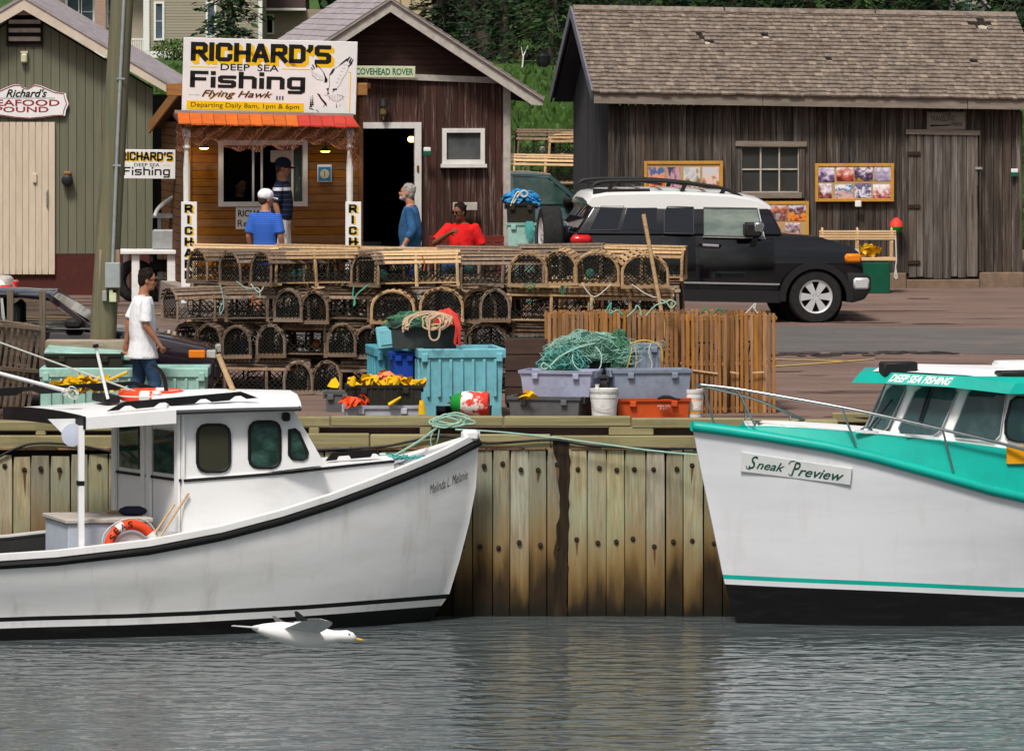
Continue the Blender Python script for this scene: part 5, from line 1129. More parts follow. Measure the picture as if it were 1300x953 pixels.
mb = MB(); a, b = vu(952, 301, -.2), vu(966, 282, -.2); mb.cbox(a[0] - .08, b[0], -.30, -.08, a[1] - .0, b[1], .03); mb.build('mirror', M['car_plastic'], SV, 40)
mb = MB(); mb.cbox(a[0] + .03, b[0] + .03, -.31, -.09, a[1] + .06, b[1] + .01, .03); mb.build('mirror_cap', M['chrome'], SV, 40); mb = MB(); mb.bar((a[0] + .08, -.19, a[1] + .02), (a[0] + .08, .05, a[1] - .10), .08, .08); mb.build('mirror_arm', M['chrome'], SV)
# wheels
R_ = 34.5 * VY / F
for cx in (1036, 793):
    c = vu(cx, 380); zc_ = R_ + .02
    wheel(SV, (c[0], .13, zc_), R_, .26, R_ * .62, side=-1); wheel(SV, (c[0], WD - .13, zc_), R_, .26, R_ * .62, side=1)
c = vu(721, 300); wheel(SV, (c[0] - .11, WD * .5, c[1] - .02), .40, .26, .25, 'x', name='spare_wheel', side=-1)
mb = MB(); mb.box(c[0] - .08, c[0] + .12, WD * .5 - .12, WD * .5 + .12, c[1] - .2, c[1] + .1); mb.build('spare_bracket', M['car_plastic'], SV)
# roof rack
for yy in (.26, WD - .26):
    px_ = [(753, 236), (762, 231), (800, 229.5), (850, 230.5), (905, 236.5), (930, 244), (946, 253)]
    pts = [V((vu(a, b, .26)[0], yy, vu(a, b, .26)[1])) for a, b in px_]; MB().tube(spline(pts, 4), .026, 6).build('rack_rail', M['car_plastic'], SV, 50)
    for p in (775, 868, 918): a = vu(p, 240, .26); MB().bar((a[0] - .05, yy, a[1] - .10), (a[0] + .02, yy, a[1] + (.07 if p < 900 else .0)), .05, .05).build('rack_foot', M['car_plastic'], SV)
for p in (760, 785, 812, 838, 866, 894):
    a = vu(p, 233 if p < 880 else 236, .26); MB().bar((a[0], .26, a[1] - .01), (a[0], WD - .26, a[1] - .01), .05, .025).build('rack_bar', M['car_plastic'], SV)
a = vu(755, 237, .26); MB().box(a[0] - .02, a[0] + .75, .24, .30, a[1] - .12, a[1] - .03).build('rack_side_panel', M['car_plastic'], SV)

# generic saloon: local x forward, near side at y = 0
def saloon(nm, label, loc, rz, paint, L=4.8, glass='tint_glass', trim='chrome', roof_h=1.37):
    s = thing(nm, label, 'car', loc, rz); W2 = 1.72; x1 = 0.0
    def wheel_arc(cx): return [(cx + .36 * math.cos(R(t)), .31 + .36 * math.sin(R(t))) for t in range(0, 181, 18)]
    side = [(0, .26), (.02, .55), (-.02, .70), (-.10, .745), (-.62, .86), (-1.2, .925), (-1.46, .935), (-3.5, .94), (-4.0, .93), (-L + .08, .88), (-L, .72), (-L, .34), (-L + .15, .22)] + wheel_arc(-L + 1.0)[::-1] + [(-2.4, .2)] + wheel_arc(-.92)[::-1] + [(-.3, .2)]
    o = MB().prism([V((a, .0, b)) for a, b in side], (0, W2, 0)).build('body', M[paint], s); bevel(o, .045, 3, 38); curve_sides(o, .55, .35, W2, [.25 + .06 * i for i in range(11)])
    ins = .16; zt = roof_h
    rp = [(-1.88, zt - .05), (-2.2, zt - .015), (-2.8, zt), (-3.3, zt - .02), (-3.55, zt - .07)]
    rings = []
    for t, up in ((0, -.03), (.05, .0), (.5, .03), (.95, .0), (1, -.03)):
        yy = lerp(ins, W2 - ins, t); rings.append([V((a, yy, b + up)) for a, b in rp] + [V((a, yy, b + up - .035)) for a, b in rp[::-1]])
    MB().loft(rings).build('roof', M[paint], s, 40)
    def P2(x, z, fl): t = (z - .93) / (zt - .93); yy = .04 + (ins - .04) * t; return V((x, W2 - yy if fl else yy, z))
    for fl in (0, 1):
        for a, b, w2 in (((-1.40, .93), (-1.92, zt - .05), .055), ((-2.48, .93), (-2.52, zt - .02), .075), ((-3.62, .93), (-3.42, zt - .04), .16)): MB().bar(P2(*a, fl), P2(*b, fl), w2, .05, (0, 1, 0)).build('pillar', M[paint], s)
        for pl in ([(-1.50, .95), (-1.97, zt - .065), (-2.48, zt - .045), (-2.44, .95)], [(-2.52, .95), (-2.56, zt - .045), (-3.32, zt - .06), (-3.5, .95)]): q = [P2(a, b, fl) for a, b in pl]; MB().poly(q).build('window', M[glass], s)
        mb = MB()
        for a, b in (((-1.36, .945), (-1.90, zt - .035)), ((-1.90, zt - .035), (-2.7, zt - .022)), ((-1.36, .945), (-3.6, .948))): p, q = P2(*a, fl), P2(*b, fl); e = V((0, .02 if fl else -.02, 0)); mb.bar(p + e, q + e, .016, .016)
        mb.build('window_trim', M[trim], s)
        yy = W2 if fl else 0; sg = 1 if fl else -1
        MB().cbox(-1.72, -1.52, yy + sg * .02 - .09, yy + sg * .02 + .09, .95, 1.06, .03).build('mirror', M['car_plastic'], s, 40)
        MB().cbox(-.30, -.10, yy - .05 if fl else -.006, yy + .006 if fl else .05, .60, .70, .015).build('turn_signal', M['signal_orange'], s, 30); MB().cbox(-.095, .025, yy - .35 if fl else -.004, yy + .004 if fl else .35, .60, .70, .015).build('headlight', M['lamp_clear'], s, 30)
        MB().cbox(-L - .012, -L + .13, yy - .42 if fl else -.008, yy + .008 if fl else .42, .66, .82, .02).build('tail_light', M['tail_red'], s, 30)
        MB().box(-2.45, -2.43, yy - .003 if not fl else yy, yy if not fl else yy + .003, .3, .92).build('door_gap', M['dark'], s)
        for cx in (-.92, -L + 1.0): wheel(s, (cx, W2 - .11 if fl else .11, .31), .31, .2, .19, side=1 if fl else -1, spokes=8)
    MB().poly([P2(-1.30, .95, 0), P2(-1.30, .95, 1), P2(-1.90, zt - .05, 1), P2(-1.90, zt - .05, 0)]).build('windscreen', M['screen_glass'], s)
    MB().poly([P2(-4.05, .94, 0), P2(-4.05, .94, 1), P2(-3.5, zt - .07, 1), P2(-3.5, zt - .07, 0)]).build('rear_window', M['car_glass'], s)
    MB().cbox(-.02, .05, .0, W2, .36, .54, .03).build('front_bumper', M['car_plastic'], s, 30); MB().cbox(-L - .06, -L + .02, 0, W2, .36, .54, .03).build('rear_bumper', M['car_plastic'], s, 30)
    for x in (-2.2, -3.2):
        mb = MB(); mb.cbox(x - .14, x + .12, .2, W2 - .2, .5, .80, .05); mb.cbox(x - .18, x - .06, .25, .72, .6, 1.22, .05); mb.cbox(x - .18, x - .06, 1.0, W2 - .25, .6, 1.22, .05); mb.build('seat', M['seat_grey'], s)
    return s
saloon('plum_saloon', 'dark plum saloon car with chrome window trim behind the utility pole', (X(272, 82.5), 82.5, G(82.5)), 0, 'car_plum')
saloon('white_saloon', 'white car at the left edge of the photo with a red tail light', (X(12, 92) - 4.8, 93.7, G(92)), R(180), 'car_white', glass='car_glass')
saloon('teal_car', 'dark teal glossy car in the gap between the brown shed and the barn', (X(858, 109), 109, G(109) - .02), R(2), 'car_teal', roof_h=1.42, glass='glass_green')
# ------------------------------------------------------------------ lobster traps
mk('lath_grey', (.27, .195, .14), (.13, .09, .064), rough=.9, sc=(3, 30, 30), coord='obj', lo=.3, hi=.7, rv=.28, rh=.2)
mk('lath_tan', (.52, .35, .19), (.31, .20, .105), rough=.85, sc=(3, 30, 30), coord='obj', lo=.3, hi=.7, rv=.22)
mk('lath_new', (.68, .47, .26), (.52, .34, .18), rough=.8, sc=(3, 30, 30), coord='obj', lo=.3, hi=.7, rv=.15)
mk('lath_brown', (.37, .185, .075), (.20, .10, .042), rough=.85, sc=(30, 3, 30), coord='obj', lo=.3, hi=.7, rv=.35, rh=.15)
mk('twine', (.022, .022, .018), rough=.95); mk('rope_white', (.55, .55, .50), rough=.8); mk('rope_teal', (.10, .38, .30), rough=.8); mk('rope_green', (.02, .20, .12), rough=.8); mk('rope_orange', (.45, .10, .02), rough=.8); mk('rope_mint', (.34, .52, .42), (.25, .42, .34), rough=.8, sc=(60, 60, 60))
mk('bag_blue', (.02, .05, .22), rough=.8)
TM = {}
def trap_mesh(kind, w, h, L):
    k = (kind, w, h, L)
    if k in TM: return TM[k]
    m = M['lath_' + kind]; d = {}
    def hp(t):                                             # hoop curve, t 0..1 from left foot over the top to the right foot
        s0 = h * .40; a = s0; tot = 2 * s0 + 1.0
        u = t * tot
        if u < s0: return (-w / 2, u)
        if u > s0 + 1: return (w / 2, tot - u)
        q = math.pi * (1 - (u - s0)); return (w / 2 * math.cos(q), s0 + (h - s0) * math.sin(q))
    d['hoop'] = MB().tube([(hp(i / 16)[0], 0, hp(i / 16)[1] + .02) for i in range(17)], .018, 5).mesh('hoop', m, 50)
    d['slat'] = MB().cbox(-.022, .022, -L / 2 - .02, L / 2 + .02, -.005, .005, .003).mesh('slat', m)
    b = MB()
    for y in (-L / 2, 0, L / 2): b.box(-w / 2 - .02, w / 2 + .02, y - .02, y + .02, 0, .035)
    for i in range(7): x = lerp(-w / 2 + .02, w / 2 - .02, i / 6); b.box(x - .018, x + .018, -L / 2 - .02, L / 2 + .02, .0355, .047)
    d['base'] = b.mesh('base', m)
    b = MB(); g = .046
    for e in (-L / 2 + .012, L / 2 - .012):
        n = int(w / g) + 1
        for i in range(-n, n * 2):
            for sg in (1, -1):
                pts = []
                for k in range(12):
                    z = .05 + (h - .05) * k / 11; x = -w / 2 + i * g + sg * z
                    zz = z - .02
                    lim = w / 2 * (1 if zz < h * .4 else math.sqrt(max(0, 1 - ((zz - h * .4) / (h * .6)) ** 2)))
                    if abs(x) < lim: pts.append((x, e, z))
                if len(pts) > 1: b.tube([pts[0], pts[-1]], .0045, 3, cap=False)
    for e in (-L * .22, L * .2): b.tube([(.10 * w / .5 * math.cos(t * .5236), e, .5 * h + .10 * math.sin(t * .5236)) for t in range(12)], .007, 4, closed=True)
    for k in range(10):
        a = k * .628; b.tube([(.1 * math.cos(a), -L * .22, .5 * h + .1 * math.sin(a)), (w * .48 * math.cos(a), -L * .02, h * .5 + h * .42 * math.sin(a))], .006, 3, cap=False)
    for sgn in (-1, 1):
        for i in range(30):
            y0 = -L / 2 + i * L / 29; b.tube([(sgn * (w / 2 - .01), y0, .05), (sgn * (w / 2 - .01), min(max(y0 + (.12 if i % 2 else -.12), -L / 2), L / 2), h * .45)], .005, 3, cap=False)
    d['netting'] = b.mesh('netting', M['twine'])
    b = MB(); b.cbox(-w * .3, w * .3, -.09, .09, .05, .12, .01); d['bait_stone'] = b.mesh('ballast', M['lath_grey'])
    d['pos'] = [hp(t) for t in (.235, .30, .365, .43, .50, .57, .635, .70, .765)]; d['ang'] = []
    for t in (.235, .30, .365, .43, .50, .57, .635, .70, .765):
        p, q = hp(t - .02), hp(t + .02); d['ang'].append(-math.atan2(q[1] - p[1], q[0] - p[0]))
    TM[k] = d; return d
def trap(label, loc, yaw, kind='grey', w=.50, h=.37, L=.98, rot=None, low_slats=True, group='lobster traps stacked on the wharf', skip=()):
    d = trap_mesh(kind, w, h, L); t = thing('lobster_trap', label, 'lobster trap', loc, 0, group); t.rotation_euler = rot or (0, 0, -yaw)
    if rot is None: t.rotation_euler = (R(rnd(-1.2, 1.2)), R(rnd(-1.5, 1.5)), -yaw + R(rnd(-3, 3)))
    obj('base', d['base'], t)
    for y in (-L / 2, 0, L / 2): obj('hoop', d['hoop'], t, (0, y, .01), (R(rnd(-3, 3)), 0, 0))
    for i, ((x, z), a) in enumerate(zip(d['pos'], d['ang'])):
        if i in skip: continue
        ex = .015; n = V((math.sin(a), 0, math.cos(a))); obj('slat', d['slat'], t, (x + n.x * ex, rnd(-.025, .025), z + .03 + n.z * ex), (R(rnd(-.5, .5)), a, rnd(-.018, .018)))
    obj('netting', d['netting'], t)
    if rnd(0, 1) < .4: MB().ball((rnd(-.1, .1), rnd(-.25, .1), .14), (.055, .05, .07), 8).build('bait_bag', M[random.choice(['rope_orange', 'rope_teal', 'rope_white', 'bag_blue'])], t, 60)
    return t
TY = 84.75; LV = [G(TY) + .0 + .425 * k for k in range(4)]; TIER = ['bottom', 'third', 'second', 'top']
ROWS = {3: [(252, 50, 'grey', .40, .75), (292, 52, 'grey', .40, .38), (332, 50, 'grey', .40, .0), (346, 84, 'tan', .48, .0), (411, 40, 'tan', .40, .55), (434, 40, 'grey', .40, .28), (462, 38, 'grey', .40, .0), (477, 89, 'new', .50, -.02), (586, 91, 'grey', .50, .02), (669, 4, 'tan', .44, 0), (712, 3, 'tan', .40, .0), (758, 2, 'tan', .52, 0), (819, -4, 'tan', .54, 0)],
        2: [(216, 62, 'grey', .42, .25), (286, 88, 'grey', .46, 0), (364, 12, 'grey', .32, 0), (398, 12, 'grey', .32, 0), (414, 86, 'grey', .48, .12), (498, 2, 'tan', .50, -.05), (561, 4, 'tan', .50, -.05), (606, 14, 'grey', .40, .1), (628, 8, 'grey', .34, 0), (646, 90, 'tan', .50, 0), (748, 91, 'tan', .5, .1)],
        1: [(236, 16, 'grey', .32, .3), (263, 12, 'grey', .30, .12), (301, 8, 'grey', .33, 0), (342, 8, 'grey', .33, .02), (358, 86, 'grey', .48, .10), (433, 6, 'grey', .33, 0), (470, 6, 'grey', .33, .05), (490, 88, 'grey', .48, .1), (618, 5, 'grey', .5, .1), (650, 90, 'grey', .5, .1)],
        0: [(284, 88, 'grey', .48, 0), (377, 6, 'grey', .33, 0), (415, 6, 'grey', .33, 0), (433, 89, 'grey', .48, .05), (560, 88, 'grey', .5, .2), (660, 90, 'grey', .5, .2)]}
TR = {}
KN = {'grey': 'weathered grey', 'tan': 'tan wooden', 'new': 'new pale wooden'}
for lv, row in ROWS.items():
    for i, (px, yw, kd, w_, dy) in enumerate(row):
        a = R(yw); L = .98; Yf = TY + dy; x = X(px, Yf)
        axs = V((math.sin(a), math.cos(a), 0))
        c = V((x, Yf, LV[lv] + rnd(-.012, .02))) + axs * (L / 2) + (V((0, w_ / 2, 0)) if yw > 75 else V((0, 0, 0)))
        how = 'side-on' if yw > 75 else ('askew' if yw > 25 else 'end-on')
        t = trap(f"{KN[kd]} lobster trap lying {how}, {TIER[lv]} front tier, {NM[i]} from the left", c, a, kd, w_, .365 if w_ > .36 else .35, skip=(8,) if rnd(0, 1) < .5 and yw > 75 else ())
        TR[(lv, i)] = t
for lv in range(4):                                        # the row behind
    for i in range(6):
        px = 236 + i * 104 + lv * 3; Yb = TY + 1.30
        c = V((X(px, Yb) + .49, Yb + .2, LV[lv] + .03 + (rnd(-.02, .045) if lv == 3 else 0))); kd = ('new', 'tan', 'tan', 'grey', 'grey', 'tan')[i] if lv == 3 else ('grey' if (i + lv) % 3 else 'tan')
        trap(f"{KN[kd]} lobster trap in the rear row, {TIER[lv]} tier, {NM[i]} from the left", c, R(90 + rnd(-9, 9)), kd, .48, .365)
for i in range(5):
    px = 430 + i * 84; Yb = TY + 2.2; kd = ('grey', 'tan', 'grey', 'new', 'grey')[i]
    for lv in (2,): trap(f"{KN[kd]} lobster trap at the stack's very back, {TIER[lv]} tier, {NM[i]} from the left", V((X(px, Yb) + .3, Yb + .2, LV[lv] + .06)), R(78 + 7 * i), kd, .48, .365)
# traps standing on end, floors to the water
UY = 82.15
def upright(label, px, Y, kd, h=1.13, lean=0):
    w_ = .51; d = trap_mesh(kd, w_, .38, h - .06); t = thing('upright_lobster_trap', label, 'lobster trap', (X(px, Y), Y, G(Y) + h / 2), 0, 'lobster traps standing on end'); t.rotation_euler = (R(-90), 0, R(lean))
    bm_ = UM.setdefault(kd, MB().cbox(-.021, .021, -h / 2, h / 2, -.006, .006, .003).mesh('base_slat', M['lath_' + kd]))
    for i in range(10): x = lerp(-w_ / 2 + .02, w_ / 2 - .02, i / 9); obj('base_slat', bm_, t, (x + rnd(-.008, .008), rnd(-.012, .012), .0 + rnd(-.006, .004)), (0, 0, rnd(-.010, .010)), (rnd(.75, 1.15), 1, 1))
    b = UM.setdefault((kd, 'b'), MB())
    if not isinstance(b, bpy.types.Mesh):
        for y in (-h / 2 + .05, 0, h / 2 - .05): b.box(-w_ / 2 - .01, w_ / 2 + .01, y - .018, y + .018, .008, .036)
        UM[(kd, 'b')] = b = b.mesh('batten', M['lath_' + kd])
    obj('batten', b, t)
    for y in (-h / 2 + .05, 0, h / 2 - .05): obj('hoop', d['hoop'], t, (0, y, .01))
    for i, ((x, z), a) in enumerate(zip(d['pos'], d['ang'])): n = V((math.sin(a), 0, math.cos(a))); obj('slat', d['slat'], t, (x + n.x * .015, 0, z + .03 + n.z * .015), (0, a, 0))
    obj('netting', d['netting'], t); return t
UM = {}
for i, (px, Y, lb) in enumerate([(724, UY + .36, 'first'), (778, UY + .34, 'second'), (832, UY + .32, 'third'), (894, UY, 'fourth'), (957, UY + .04, 'last')]):
    kd = 'brown' if i % 2 == 0 else 'brown'; upright(f"brown lobster trap standing on end in the front row, {lb} from the left", px, Y, kd, 1.13 + .012 * (i % 3), rnd(-1, 1))
for i, px in enumerate((720, 776, 832, 888, 944)):
    upright(f"brown lobster trap standing on end in the row behind, {NM[i]} from the left", px, UY + .78, 'brown', 1.12 + .01 * (i % 2), rnd(-2, 2))
sc_ = MB(); Y = UY - .02                                   # loose laths across the upright traps
for (a, b), (c, d) in (((874, 469), (911, 474)), ((927, 472), (938, 474)), ((955, 473), (970, 472))): sc_.bar(P(a, b, Y), P(c, d, Y), .012, .018, (0, 0, 1))
tag(tag(sc_.build('loose_laths', M['lath_new']), 'three loose pale laths caught across the upright traps', 'laths'), kind='stuff')
def bridle(pts, m, Y, nm='rope', r=.007, label=None):
    o = MB().tube(spline([P(a, b, Y + (q[0] if q else 0)) for a, b, *q in pts], 5), r, 5).build(nm, M[m], smooth=50); tag(o, label, 'rope', 'rope ties hanging from the traps'); return o
YF = TY - .06
TIES = [('mint', [(279, 360), (283, 375), (284, 390), (280, 398), (279, 392), (283, 384)], 'mint rope loop hanging on the left part of the trap stack'), ('mint', [(300, 357), (313, 366), (328, 366), (330, 378)], 'mint rope tie below the leftmost top traps'), ('white', [(318, 360), (329, 371), (338, 358)], 'pale rope tie under the third top trap'),
        ('teal', [(449, 364), (448, 376), (451, 384), (449, 388), (453, 374), (470, 360)], 'teal rope tie under the middle of the top tier'), ('orange', [(535, 324), (539, 334), (538, 344)], 'orange twine around the pale new trap'), ('orange', [(322, 372), (319, 388)], 'orange twine on the second tier of traps'),
        ('green', [(664, 364), (672, 359), (679, 363), (671, 367)], 'green rope knot under the right end arches'), ('green', [(712, 364), (714, 374), (716, 368), (722, 363)], 'green rope knot hanging beside the last arches'), ('white', [(738, 359), (754, 377), (776, 361)], 'white rope bridle under the wide arch trap'),
        ('white', [(802, 361), (820, 373), (834, 377), (836, 362)], 'white rope bridle under the rightmost arch trap'), ('teal', [(754, 377), (750, 390)], 'teal rope end below the wide arch trap'), ('orange', [(753, 376), (755, 385)], 'rusty wire hook below the wide arch trap')]
for m, pts, lb in TIES: bridle(pts, 'rope_' + m, YF, 'rope_tie', .008, lb)
for m, pts, lb in [('mint', [(796, 402), (806, 393), (808, 388), (812, 391), (814, 400)], 'pale rope loop on the upright traps, leftmost'), ('mint', [(820, 401), (832, 388), (845, 384), (851, 381), (858, 385), (852, 391), (846, 384), (838, 380)], 'mint rope loop standing up on the upright traps'), ('white', [(946, 399), (956, 388), (959, 386), (958, 391), (955, 388), (962, 398)], 'white rope loop over the right upright traps'),
                   ('teal', [(769, 396), (776, 384), (774, 398), (784, 394), (790, 399)], 'teal rope tangle on the left upright traps'), ('green', [(890, 398), (896, 392), (902, 397)], 'left one of two small green rope knots on the upright traps'), ('green', [(906, 398), (913, 392), (920, 398)], 'right one of two small green rope knots on the upright traps')]:
    bridle(pts, 'rope_' + m, UY + .15, 'rope_loop', .009, lb)
# traps far behind, between the sheds
for i, (px, py, yw, kd, lb) in enumerate([(652, 234, 90, 'new', 'new pale lobster trap, front of the pile between the sheds'), (712, 234, 8, 'tan', 'arched tan lobster trap in the pile beside the barn gable'), (655, 203, 84, 'grey', 'grey lobster trap on top of the pile between the sheds'), (700, 206, 97, 'tan', 'tan lobster trap on top of the pile beside the barn'), (585, 234, 90, 'grey', 'grey lobster trap of the pile, half behind the brown shed')]):
    Yq = 111.5 + (.5 if py < 230 else 0); a = R(yw); c = V((X(px, Yq), Yq, Z(py, 111.5))) + V((math.sin(a), math.cos(a), 0)) * .49; trap(lb, c, a, kd, .55, .42, group='traps piled behind the sheds')
for i in range(2):
    for lv in range(3): Yq = 112.2; trap(f"weathered trap under the pile behind the sheds, {('left', 'right')[i]} stack, {('bottom', 'middle', 'upper')[lv]}", V((X(600 + i * 100, Yq) + .5, Yq + .25, G(Yq) + .39 * lv - .05)), R(90), 'grey', .55, .38, group='traps piled behind the sheds')
# ------------------------------------------------------------------ totes, bins, buckets and gear on the wharf edge
def plastic(k, c, c2=None): mk(k, c, c2 or tuple(x * .72 for x in lin(c)), rough=.5, sc=(5, 5, 5), lo=.35, hi=.75, c3=tuple(x * .45 + .03 for x in lin(c)), s3=6, lo3=.52, hi3=.82)
plastic('aqua', (.19, .50, .58)); plastic('aqua_dark', (.10, .38, .48)); plastic('mint', (.36, .60, .53)); plastic('lilac', (.38, .40, .55)); plastic('tote_grey', (.12, .125, .13)); plastic('slate_blue', (.26, .31, .40)); plastic('tote_orange', (.62, .095, .02)); plastic('tote_black', (.028, .026, .02)); plastic('pale_grey', (.48, .50, .57)); plastic('deep_blue', (.01, .06, .38)); plastic('bucket_white', (.72, .72, .71), (.62, .62, .60)); plastic('charcoal', (.055, .065, .065))
mk('yellow', (.80, .48, .005), (.65, .37, .004), rough=.55, sc=(9, 9, 9)); mk('orange_red', (.75, .075, .015), rough=.5); mk('peach', (.75, .24, .10), rough=.6)
def tote(nm, label, px0, px1, pyt, pyb, Y, depth, m, rz=0, taper=.06, group=None, rim=.035, ribs=0):
    s_ = F / Y; o = P(px0, pyb, Y); Wd = (px1 - px0) / s_ / math.cos(rz); H = (pyb - pyt) / s_
    t = thing(nm, label, 'bin' if 'bin' in nm else 'tote', (o.x, Y, max(o.z, G(Y)) if o.z < G(Y) + .03 else o.z), rz, group); H = Z(pyt, Y) - t.location.z
    tp = taper * H / .25 if H < .3 else taper; e = .02
    def ring(z, q, ins=0): return [(q + ins, q + ins, z), (Wd - q - ins, q + ins, z), (Wd - q - ins, depth - q - ins, z), (q + ins, depth - q - ins, z)]
    mb = MB(); mb.loft([ring(0, tp), ring(H - rim, .012)]); o_ = None
    mb = MB(); mb.loft([ring(.06, tp * .8, .015), ring(0, tp), ring(H - .004, .010), ring(H - .002, .010, .02), ring(.05, tp, .03)], cap=True); mb.build('body', M[m], t)
    r = MB(); rr = [ring(H - rim, -.006), ring(H, -.012), ring(H + .001, .022), ring(H - rim, .022)]; r.loft(rr + [rr[0]], cap=False); r.build('rim', M[m], t)
    for x in (Wd * .22, Wd * .78): MB().cbox(x - .035, x + .035, -.024, .03, H - rim - .06, H - rim + .004, .006).build('lug', M[m], t)
    for sx_ in (0, 1):
        x = -.02 if sx_ == 0 else Wd - .03
        MB().cbox(x, x + .05, depth * .25, depth * .75, H - rim - .05, H - .006, .006).build('handle', M[m], t)
    for i in range(ribs): x = lerp(Wd * .14, Wd * .86, i / max(1, ribs - 1)); MB().prism([(x - .014, tp - .012, .02), (x + .014, tp - .012, .02), (x + .014, -.002, H - rim - .01), (x - .014, -.002, H - rim - .01)], (0, .03, 0)).build('rib', M[m], t)
    t['size'] = (Wd, depth, H); return t
def bin_big(label, px0, px1, pyt, Y, depth, m, rz, ribs=7, feet=True, group=None):
    s_ = F / Y; Wd = (px1 - px0) / s_ / math.cos(rz); zg = G(Y); H = Z(pyt, Y) - zg; t = thing('insulated_bin', label, 'bin', (X(px0, Y), Y, zg), rz, group); f = .14 if feet else .0
    mb = MB()
    def ring(z, q): return [(q, q, z), (Wd - q, q, z), (Wd - q, depth - q, z), (q, depth - q, z)]
    mb.loft([ring(f, .03), ring(H - .10, .012), ring(H - .10, -.015), ring(H - .012, -.018), ring(H, -.008), ring(H, .06), ring(H - .4 * H, .07)]); mb.build('body', M[m], t)
    if feet:
        for a, b in ((.02, .20 * Wd), (Wd * .42, Wd * .58), (Wd * .86, Wd - .02)):
            mb = MB(); mb.cbox(a, b, .03, depth - .03, 0, f + .01, .01); mb.build('foot', M[m], t)
    for i in range(ribs):
        x = lerp(.10, Wd - .10, i / (ribs - 1)); MB().cbox(x - .018, x + .018, -.012, .03, f + .10, H - .12, .008).build('rib', M[m], t)
    for i in range(4): y = lerp(.12, depth - .12, i / 3); MB().cbox(-.012, .03, y - .03, y + .03, f + .08, H - .12, .008).build('rib', M[m], t)
    for x in (.02, Wd - .09): MB().cbox(x, x + .07, -.035, .0, H - .15, H - .05, .008).build('latch', M[m], t)
    t['size'] = (Wd, depth, H); return t
bin_big('big aqua insulated fish bin with ribbed front, behind the red and white buoy', 533, 640, 443, 81.45, .95, 'aqua', R(8), 7)
bin_big('aqua insulated fish bin standing behind, left of the blue barrel tote', 477, 560, 441, 82.5, .85, 'aqua_dark', R(8), 5, False)
lid = thing('bin_lid', 'pale aqua bin lid leaning upright on the left aqua bin', 'lid', P(480, 444, 82.35)); MB().cbox(0, .26, -.02, .03, 0, .26, .012).build('panel', M['aqua'], lid); MB().cbox(.04, .22, -.032, -.018, .04, .22, .006).build('rib', M['aqua'], lid); lid.rotation_euler = (R(-8), R(-6), R(8))
tote('blue_tote', 'bright blue plastic tote squeezed between the two aqua bins', 500, 526, 448, 519, 81.75, .5, 'deep_blue', R(8), .02)
T1 = tote('charcoal_tote', 'charcoal fish tote heaped with net and tan rope on top of the big aqua bin', 497, 583, 410, 443, 81.65, .5, 'charcoal', R(4), .03)
tote('pale_tote', 'pale grey shallow tote on the wharf edge under the black crate', 437, 534, 515, 550, 80.45, .5, 'pale_grey', R(3), .03)
tote('black_crate', 'black plastic crate heaped with yellow gloves, standing on the pale tote', 441, 536, 489, 516, 80.5, .5, 'tote_black', R(3), .015, ribs=9)
tote('lilac_tote', 'lilac grey fish tote stacked on the dark grey tote', 659, 751, 470, 503, 81.1, .52, 'lilac', R(-14), .035)
hm = tote('dark_grey_tote', 'dark grey fish tote with faded black writing, under the lilac tote', 644, 736, 503, 536, 81.0, .55, 'tote_grey', R(-14), .03)
lettering("HUTCHINSON'S", .10, .56, .15, .22, .022, M['dark'], hm, .004, .2)
ot = tote('orange_tote', 'bright orange fish tote with small white print, under the slate blue tote', 783, 877, 506, 536, 81.0, .52, 'tote_orange', R(9), .03)
lettering("FISH CO.", .47, .62, .165, .185, .006, M['sign_white'], ot); lettering("P.E.I.", .50, .59, .135, .155, .008, M['sign_white'], ot)
tote('slate_blue_tote', 'slate blue fish tote stacked on the bright orange tote', 779, 879, 470, 506, 81.05, .52, 'slate_blue', R(9), .035)
tote('slate_blue_tub', 'tall slate blue tub with hanging ropes, behind the slate blue tote', 797, 840, 437, 512, 81.75, .4, 'slate_blue', R(5), .02, ribs=3)
tote('dark_crate', 'dark grey tub under the green net heap between the totes', 712, 785, 441, 512, 81.75, .5, 'tote_grey', R(4), .03, ribs=4)
tote('grey_low_tote', 'small dark grey tote standing behind the white bucket', 748, 782, 476, 516, 81.5, .35, 'tote_grey', R(5), .03)
tote('slate_end_tote', 'grey tote end showing on the ground left of the pale tote', 412, 446, 497, 528, 82.3, .4, 'tote_grey', R(0), .02)
def bucket(label, px0, px1, pyt, pyb, Y, lid=True, lab=False):
    s_ = F / Y; r = (px1 - px0) / 2 / s_; z0 = max(Z(pyb, Y), G(Y)); H = Z(pyt, Y) - z0; t = thing('bucket', label, 'bucket', (X((px0 + px1) / 2, Y), Y, z0), 0)
    MB().lathe([(r * .84, 0), (r * .95, H * .72), (r * .98, H * .72), (r * .98, H * .80), (r * .955, H * .80), (r * .96, H * .88), (r * 1.0, H * .88), (r * 1.0, H * .94), (r * .97, H * .94)], n=24).build('body', M['bucket_white'], t, 30)
    MB().lathe([(r * 1.02, H * .92), (r * 1.03, H), (r * .9, H), (r * .88, H - .012), (.001, H - .012)], n=24, cap=False).build('lid', M['bucket_white'], t, 30)
    MB().tube(spline([(-r, 0, H * .85), (-r * .8, -r * .75, H * .50), (0, -r * 1.02, H * .35), (r * .8, -r * .75, H * .5), (r, 0, H * .85)], 5), .004, 4).build('bail', M['galv'], t)
    if lab:
        mb = MB(); mb.lathe([(r * .905, H * .22), (r * .965, H * .66)], n=24, cap=False); mb.build('label', pm('bucket_label', (.75, .33, .03), (.78, .76, .7), rough=.5, sc=(2, 2, 30), lo=.45, hi=.5), t, 30)
    return t
